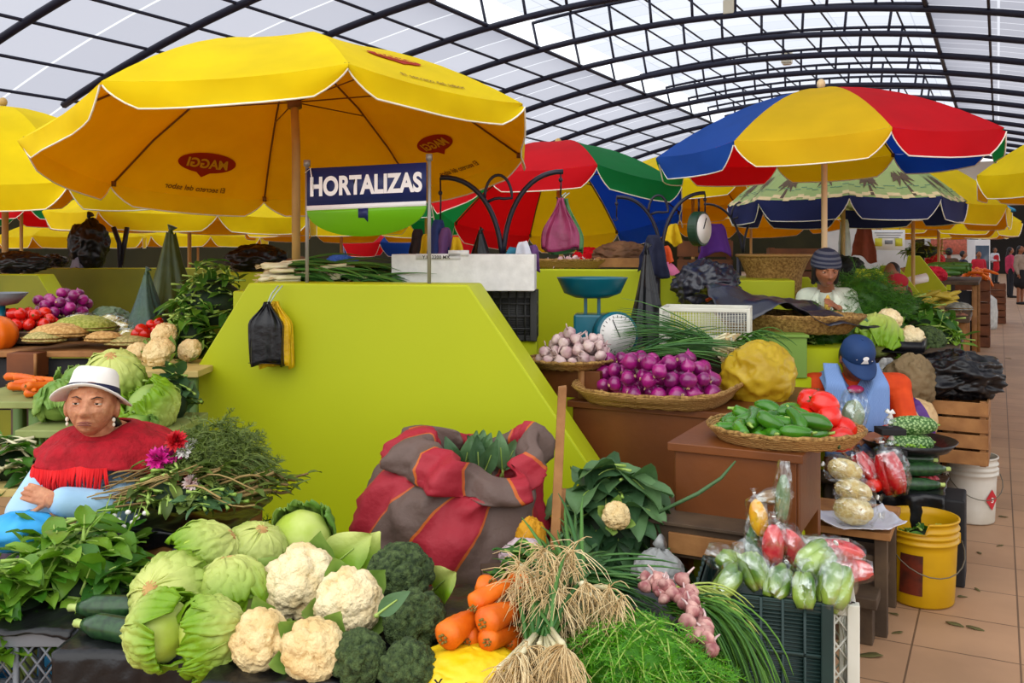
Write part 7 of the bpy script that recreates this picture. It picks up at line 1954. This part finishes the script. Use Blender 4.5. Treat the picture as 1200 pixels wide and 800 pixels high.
# dark goods hung behind the left stall
cover('hanging_bags', 'bunch of black bags hanging behind the left stall', PZ(104, 7.4, 1.44), .15, .12, .36, m_blackp, 6, amp=.12)
conebag('hanging_bags', 'grey and white bags hanging beside the black bags at left', PZ(91, 7.35, 1.44), .24, .06, M('grey_bags', (130, 130, 150), .5), 7)
mb = MB(); mb.tube([P(98, 325, 7.6), P(98, 270, 7.6)], .016, 6); mb.tube([P(133, 266, 7.6), P(140, 285, 7.6), P(142, 345, 7.6)], .02, 6); mb.tube([P(149, 266, 7.6), P(146, 285, 7.6), P(142, 310, 7.6)], .02, 6)
tag(mb.build('hook_rack', m_iron), 'dark forked hook rack between black bags and green sack', 'rack')
cover('dark_bundle', 'dark bundle lying on the left green wall top', PZ(20, 6.6, 1.42), .22, .15, .14, m_blackp, 3, parts=False); cover('dark_bundle', 'small dark bundle right of the longer one on left wall', PZ(64, 7.6, 1.44), .1, .1, .1, m_blackp, 4, parts=False)
sb_ = T('metal_bowl', 'grey metal bowl of a scale cut by the left edge', 'bowl', P(2, 343, 5.2)); mb = MB(); mb.lathe([(0, -.07), (.08, -.055), (.13, 0), (.135, 0), (.08, -.06), (0, -.075)], 30); mb.build('bowl_shell', m_greyp, sb_); mb = MB(); mb.tube([(0, 0, -.07), (0, 0, -.274)], .02, 8); mb.build('stand', m_teal, sb_)

# ================================================================== right background: greens table behind the cap
def table(label, px0, px1, d0, d1, z, mat=None, rz=None):
    a, b_ = PZ(px0, d0, 0), PZ(px1, d0, 0); w_ = b_.x-a.x
    root = T('market_table', label, 'table', at_uv((a.x, a.y), w_/2, (d1-d0)/2, 0), HALL)
    mb = MB(); mb.box((0, 0, z-.02), (w_, d1-d0, .04)); mb.build('table_top', mat or m_woodd, root, bevel=.004)
    for s in (-1, 1):
        for q in (-1, 1): mb = MB(); mb.box((s*(w_/2-.05), q*((d1-d0)/2-.05), z/2-.02), (.06, .06, z-.04)); mb.build('leg', m_woodl, root)
    mb = MB(); mb.box((0, -(d1-d0)/2+.04, z*.5), (w_-.1, .02, z*.8)); mb.build('front_panel', m_blackc, root)
    return root
table('market table of cabbages and herbs behind the person in navy cap', 1002, 1110, 5.75, 7.0, .98)
gl = lambda lab, px, py, d, rx, ry, h, n, L, W, mat, seed, **k: leafpile('leafy_greens', lab, P(px, py, d), rx, ry, h, n, L, W, mat, m_stalk, seed, **k)
feathery('fennel_bunch', 'dark feathery herbs heaped beside the person in striped beanie', P(1012, 372, 6.1), .26, .24, .32, 330, m_leafd, m_leafd, 91, 'herb', .04, 20, .14)
feathery('fennel_bunch', 'dark feathery herbs heaped behind the navy cap', P(960, 415, 5.6), .18, .14, .28, 170, m_leafd, m_leafd, 92, 'herb', .04, 20, .13)
feathery('fennel_bunch', 'dark feathery herbs in the middle of the greens table', P(1060, 385, 6.6), .22, .2, .24, 170, m_leafd, m_leafd, 93, 'herb', .04, 18, .14)
gl('dark leafy greens with pale stems right of the two cauliflowers', 1088, 400, 6.3, .22, .18, .26, 60, .2, .1, m_leafg, 94, ruf=.05)
gl('long pale stemmed leaves behind the upper cauliflower', 1066, 378, 6.8, .22, .16, .2, 40, .26, .08, m_leafk, 95, ruf=.04, stem=.1)
gl('dark greens with yellow specks left of the navy cap', 948, 420, 5.5, .14, .1, .16, 40, .1, .06, m_leafg, 96)
gl('small leafy bunch at the aisle end of the greens table', 1105, 405, 6.1, .1, .1, .14, 30, .12, .05, m_leafb, 97, stem=.06)
bt = T('black_tray', 'black tray under the big lettuce behind the navy cap', 'tray', PZ(1030, 5.65, 1.0), HALL); mb = MB(); mb.box((0, 0, .0), (.5, .3, .03)); mb.build('tray_base', m_blackp, bt, bevel=.005)
for s in (-1, 1):
    mb = MB(); mb.box((0, s*.15, .025), (.5, .012, .06)); mb.build('tray_wall', m_blackp, bt); mb = MB(); mb.box((s*.25, 0, .025), (.012, .3, .06)); mb.build('tray_wall', m_blackp, bt)
mb = MB(); mb.box((0, 0, .49), (.3, .2, .98)); tag(mb.build('wooden_box', m_woodd, loc=PZ(1030, 5.68, 0), rot=(0, 0, HALL)), 'box under the black tray of lettuce', 'box')
o = make_lettuce('lettuce', 'big pale lettuce directly behind the navy cap', 'lettuce', .135, 90, nl=9, peel=.3); place(o, P(1026, 394, 5.6), (.2, .5, .8))
for i, (c, r, lab) in enumerate([((1043, 374, 5.75), .07, 'cauliflower above the big lettuce behind the navy cap'), ((1068, 396, 5.7), .08, 'cauliflower right of the big lettuce behind the navy cap')]):
    o = make_cauliflower('cauliflower', lab, r, 70+i, m_curd, 4, 'cauliflowers on the far greens table'); place(o, P(*c), (.1, -.6, .7), i)
o = make_broccoli('broccoli', 'dark broccoli right of the cauliflower on the greens table', .1, 75, None); place(o, P(1088, 398, 5.9), (.1, -.5, .8))
mb = MB(); leaf(mb, P(1003, 402, 5.55), (.05, -.1, 1), (-.3, -1, 0), .2, .16, .3, .4, .04, 8, 6, 0, .01, 1); o = T('cabbage_leaf', 'upright blue green leaf left of the big lettuce', 'leaf'); finish(mb, o, ['blade', 'midrib'], [m_leafk, m_stalk])
mb = MB(); mb.box((0, 0, .475), (.34, .2, .95)); o = mb.build('stall_base', m_lime, loc=PZ(956, 5.56, 0), rot=(0, 0, HALL)); o['kind'] = 'structure'
# folded paper, sack and striped cloth between the cap and the black bag
cover('paper_sack', 'brown paper sack between the navy cap and the black bag', PZ(1066, 5.3, .7), .14, .1, .27, M('brown_paper', (128, 108, 76), .8, (108, 90, 62), scale=5, bump=.3), 3, amp=.16, parts=False)
st3 = bpy.data.materials.new('striped_cloth'); st3.use_nodes = True; nt = st3.node_tree; N = nt.nodes; L = nt.links; tc = N.new('ShaderNodeTexCoord'); sp3 = N.new('ShaderNodeSeparateXYZ'); L.new(tc.outputs['Object'], sp3.inputs[0])
ma = N.new('ShaderNodeMath'); ma.operation = 'MULTIPLY_ADD'; ma.inputs[1].default_value = .5; L.new(sp3.outputs['Z'], ma.inputs[0]); L.new(sp3.outputs['X'], ma.inputs[2])
m3 = N.new('ShaderNodeMath'); m3.operation = 'MULTIPLY'; m3.inputs[1].default_value = 7.5; L.new(ma.outputs[0], m3.inputs[0]); fr = N.new('ShaderNodeMath'); fr.operation = 'FRACT'; L.new(m3.outputs[0], fr.inputs[0])
cr = N.new('ShaderNodeValToRGB'); cr.color_ramp.interpolation = 'CONSTANT'; cr.color_ramp.elements[0].color = rgb((206, 172, 124)); cr.color_ramp.elements[1].position = .55; cr.color_ramp.elements[1].color = rgb((84, 36, 124)); L.new(fr.outputs[0], cr.inputs[0]); L.new(cr.outputs[0], N['Principled BSDF'].inputs['Base Color'])
cover('cloth_bundle', 'beige and purple striped cloth bundle below the brown paper sack', PZ(1070, 5.2, .52), .13, .1, .24, st3, 5, amp=.06, parts=False)
mb = MB(); mb.box((0, 0, .26), (.26, .3, .52)); tag(mb.build('wooden_box', m_woodd, loc=PZ(1070, 5.26, 0), rot=(0, 0, HALL)), 'box under the striped cloth bundle', 'box')
np_ = cloth('folded newspaper sticking out under the black tray of lettuce', 1040, 418, 5.45, .14, .1, M('newsprint', (206, 204, 200), .8, (150, 148, 146), scale=40), 21, 'paper', 'newspaper')

# ================================================================== farther along the aisle
table('second market table down the aisle with yellow peppers and plates', 1074, 1130, 7.9, 8.85, 1.02)
table('third market table down the aisle with zucchini and red cloth', 1082, 1140, 12.5, 15.0, 1.15)
zf = make_pepper(.1, .2); zf.name = 'yellow_pepper'; zf['label'] = 'long yellow pepper heaped on the second table down the aisle'; zf['group'] = 'yellow peppers far down the aisle'; zf.children[0].data = zf.children[0].data.copy(); zf.children[0].data.materials[0] = M('yellow_pepper_skin', (206, 180, 60), .4, (170, 150, 50), scale=8, objvar=.2)
rnd = random.Random(9)
for i in range(24):
    o = zf if i == 0 else cp(zf, (0, 0, 0)); o.location = P(1098+rnd.uniform(-16, 20), 352+rnd.uniform(-7, 6), 8.45+rnd.uniform(-.2, .2)); o.rotation_euler = (rnd.uniform(-.4, .4), rnd.uniform(-.4, .4), rnd.uniform(-.5, .5))
for i, (a, b_, c, lab) in enumerate([(1110, 366, (206, 170, 120), 'plate of tan grain on the second table, upper'), (1122, 374, (214, 150, 120), 'plate of pinkish roots on the second table, middle'), (1124, 362, (150, 150, 140), 'plate of grey beans on the second table'), (1116, 384, (214, 140, 110), 'plate of rosy potatoes on the second table, lowest')]):
    mound(lab, a, b_, 8.15-.06*i, .11, .1, .06, M('far_heap%d' % i, c, .7, tuple(int(x*.8) for x in c), scale=30, kind='voronoi', bump=.5), 3+i, 'grain', bumps=4)
zz2 = cp(zz, (0, 0, 0)); 
for i in range(14):
    o = zz2 if i == 0 else cp(zz, (0, 0, 0)); o['label'] = 'green zucchini stacked on the third table down the aisle'; o['group'] = 'zucchini far down the aisle'; o.location = P(1112+rnd.uniform(-12, 14), 316+rnd.uniform(-6, 4), 13.0+rnd.uniform(-.2, .3)); o.rotation_euler = (0, 0, rnd.uniform(-.3, .3)); o.scale = (1.3, 1.3, 1.3)
zg = [o for o in bpy.data.objects if o.get('group') == 'zucchini far down the aisle']
m_zg = M('mid_green_zucchini', (86, 130, 50), .4, (60, 104, 36), scale=6)
mg_ = zg[0].children[0].data.copy(); mg_.materials[0] = m_zg
for o in zg:
    for ch in o.children:
        if ch.name.startswith('fruit'): ch.data = mg_
cc = make_carrot('carrot', .26, .034, 5); cc['label'] = 'orange carrot heaped at the aisle end of the third table'; cc['group'] = 'carrots far down the aisle'
for i in range(16):
    o = cc if i == 0 else cp(cc, (0, 0, 0)); place(o, P(1140+rnd.uniform(-12, 16), 320+rnd.uniform(-5, 5), 15.2+rnd.uniform(-.3, .3)), (rnd.uniform(-1, 1), rnd.uniform(-1, 1), .2), i)
slat_crate('wooden_crate', 'brown crate carrying the far orange carrots', PZ(1140, 15.3, 0), HALL, .5, .5, 1.08, m_boxw, nsl=6)
cover('red_cloth', 'bright red cloth heaped at the left end of the third table', P(1094, 324, 12.7)-Vector((0, 0, .08)), .17, .14, .2, mc('red_cloth_pile', (214, 20, 50)), 2, parts=False)
cover('red_cloth', 'small red bundle behind the bright red cloth', P(1096, 305, 14.5)-Vector((0, 0, .1)), .14, .12, .2, mc('red_cloth_pile2', (226, 40, 40)), 3, parts=False)
mb = MB(); mb.tube([P(1064, 330, 10.4), P(1086, 325, 10.4)], .05, 14); tag(mb.build('paper_roll', m_white), 'white roll lying in front of the red cloth', 'roll')
slat_crate('wooden_crate', 'far crate of green pods under the notice board', PZ(1082, 14.2, 1.0), HALL, .6, .5, .3, m_woodl); gl('pile of green pods in the far crate', 1081, 298, 14.2, .3, .22, .22, 50, .22, .05, m_leafb, 98)
mb = MB(); mb.box((0, 0, .5), (.6, .5, 1.0)); o = mb.build('stall_base', m_lime, loc=PZ(1082, 14.2, 0), rot=(0, 0, HALL)); o['kind'] = 'structure'
bk2 = bucket('brown bucket standing on the aisle tiles past the greens table', PZ(1132, 14.6, 0), .12, .15, .32, M('bucket_brown', (110, 60, 38), .5), 1)
def sack2(label, px, d, r, h, mat, seed):
    root = T('sack', label, 'sack', PZ(px, d, 0)); mb = MB(); mb.lathe([(0, 0), (r*.9, 0), (r, .1*h), (r*.97, .5*h), (r*.9, .85*h), (r*.5, .97*h), (r*.2, h), (0, h)], 30, rf=lambda a, z: 1+.08*math.sin(3*a+seed)+.05*math.sin(7*a+z*9)); mb.build('sackcloth', mat, root)
    mb = MB(); mb.tube([(r*1.0*math.cos(a), r*1.0*math.sin(a), .12*h+z*h) for a, z in ((-1.9, 0), (-1.8, .3), (-1.75, .6), (-1.7, .75))], .008, 5); mb.build('seam', M('blue_thread', (70, 80, 110), .8), root); return root
sack2('white woven sack standing on the tiles at the aisle side', 1156, 18.5, .2, .68, M('white_sackcloth', (206, 204, 196), .8, (180, 178, 172), scale=10), 1)
for k in range(2): slat_crate('wooden_crate', ['lower', 'upper'][k]+' brown crate stacked on the aisle behind the white sack', PZ(1163, 20, .42*k), HALL, .5, .5, .42, m_boxw)
# notice, banner, fridge, shop lamp
nb = T('notice_board', 'white notice with two yellow squares hanging under the umbrellas', 'notice', P(1041, 281, 12)); mb = MB(); mb.box((0, 0, 0), (.42, .015, .26)); mb.build('board', m_white, nb)
for s in (-1, 1): mb = MB(); mb.box((s*.13, -.011, -.03), (.09, .006, .1)); mb.build('yellow_square', M('notice_yellow', (220, 214, 60), .6), nb)
mb = MB()
for k in range(3): mb.box((0, -.010, .09-.03*k), (.36-.05*k, .005, .008))
mb.box((0, -.010, -.03), (.1, .005, .05)); mb.build('print_lines', M('grey_print', (130, 134, 140), .7), nb)
mb = MB(); mb.tube([(-.15, 0, .13), (-.15, 0, .42)], .004, 4); mb.tube([(.15, 0, .13), (.15, 0, .42)], .004, 4); mb.build('hanging_wires', m_iron, nb)
rb = T('banner', 'red banner on the white far wall with lighter lower half', 'banner', P(1112, 266, 50)); 
def hb(dx, dz, w_, h_, dy, m, nm): 
    mb = MB(); mb.box((dx, dy, dz), (w_, .06, h_)); return mb.build(nm, m, rb)
hb(0, 0, 2.1, .9, 0, mc('banner_red', (226, 24, 40)), 'red_panel'); hb(0, -.95, 1.9, 1.0, .02, mc('banner_salmon', (222, 120, 96)), 'lower_panel')
mb = MB(); mb.box((0, .3, -1.6), (2.2, .3, 3.0)); mb.build('stall_front', m_wallw, rb)
fd = T('drinks_fridge', 'tall white glass door fridge with round red sign at far end', 'fridge', PZ(1147, 47, 0)); 
mb = MB(); mb.box((0, 0, 1.0), (.8, .7, 2.0)); mb.build('cabinet', m_white, fd, bevel=.02); mb = MB(); mb.box((0, -.36, .95), (.66, .03, 1.5)); mb.build('glass_door', M('fridge_glass', (70, 84, 100), .15), fd)
mb = MB(); mb.tube([(0, -.37, 2.35), (0, -.30, 2.35)], .32, 24); mb.build('round_sign', mc('sign_red', (200, 30, 40)), fd); mb = MB(); mb.box((0, -.40, 2.35), (.5, .02, .12)); mb.build('sign_bar', m_white, fd); mb = MB(); mb.box((0, -.1, 2.1), (.1, .1, .3)); mb.build('sign_post', m_white, fd)
bl = T('shop_lamp', 'blue shaded lamp glowing in the dark shop at far right', 'lamp', P(1172, 248, 56))
em = bpy.data.materials.new('lamp_glow'); em.use_nodes = True; em.node_tree.nodes['Principled BSDF'].inputs['Emission Color'].default_value = (1, 1, .95, 1); em.node_tree.nodes['Principled BSDF'].inputs['Emission Strength'].default_value = 3
mb = MB(); mb.lathe([(.15, .5), (.8, .15), (.85, 0), (.8, 0), (.12, .45)], 24); mb.build('shade', mc('lamp_blue', (40, 150, 200)), bl); mb = MB(); mb.ell((0, 0, .75), (.16, .16, .16), 12, 8); mb.build('bulb', em, bl); mb = MB(); mb.tube([(0, 0, .4), (0, 0, 1.6)], .03, 5); mb.build('rod', m_iron, bl)
# scraps on the tiles
m_scrap = M('leaf_scrap', (70, 90, 40), .7, (110, 90, 50), island=1)
for i, (a, b_, l) in enumerate([(1030, 712, .07), (1053, 722, .05), (1108, 730, .09), (1090, 665, .05), (1122, 700, .05), (1170, 606, .06), (1035, 770, .12), (1120, 662, .07), (1142, 690, .04), (1150, 650, .05), (1058, 742, .05), (1132, 735, .08), (1176, 640, .04), (1160, 452, .1), (1178, 420, .1)]):
    d = 1760/(b_-290); mb = MB(); leaf(mb, PZ(a, d, .006), rdir(RND, -.02, .02), (0, 0, 1), l, l*.35, .2, .2, .05, 5, 2); o = mb.build('leaf_scrap', m_scrap, solid=.002); tag(o, 'small leaf scrap lying on the aisle tiles', 'leaf', 'scraps on the aisle tiles')
# cloths and boxes seen between umbrellas behind the leeks
cover('cloth_bundle', 'brown bundle on the far wall behind the leeks', PZ(350, 9.3, 1.36), .14, .1, .14, MATS['brown_cloth'], 6, parts=False)
cover('cloth_bundle', 'dark bundle far behind the leeks under the blue umbrella', PZ(300, 9.4, 1.36), .3, .2, .25, m_blackp, 7, parts=False)
cover('cloth_bundle', 'blue bundle behind the sign post', PZ(400, 9.3, 1.36), .16, .12, .16, mc('blue_bundle', (40, 70, 140)), 8, parts=False)
slat_crate('wooden_crate', 'wooden crate on the rear wall behind the straw basket', PZ(935, 8.3, 1.3), -.2, .5, .4, .3, m_boxw)
cover('cloth_bundle', 'dark bundle on the rear wall behind the striped beanie', PZ(985, 8.4, 1.3), .2, .18, .22, m_blackc, 9, parts=False)
cloth('long white curtain hanging behind the striped beanie', 990, 256, 8.6, .16, .6, mc('pale_curtain', (206, 214, 206)), 31, 'curtain', 'hanging_curtain')
cloth('rust brown cloth hanging right of the striped beanie', 1013, 262, 9.5, .26, .36, mc('rust_cloth', (150, 70, 44)), 32)
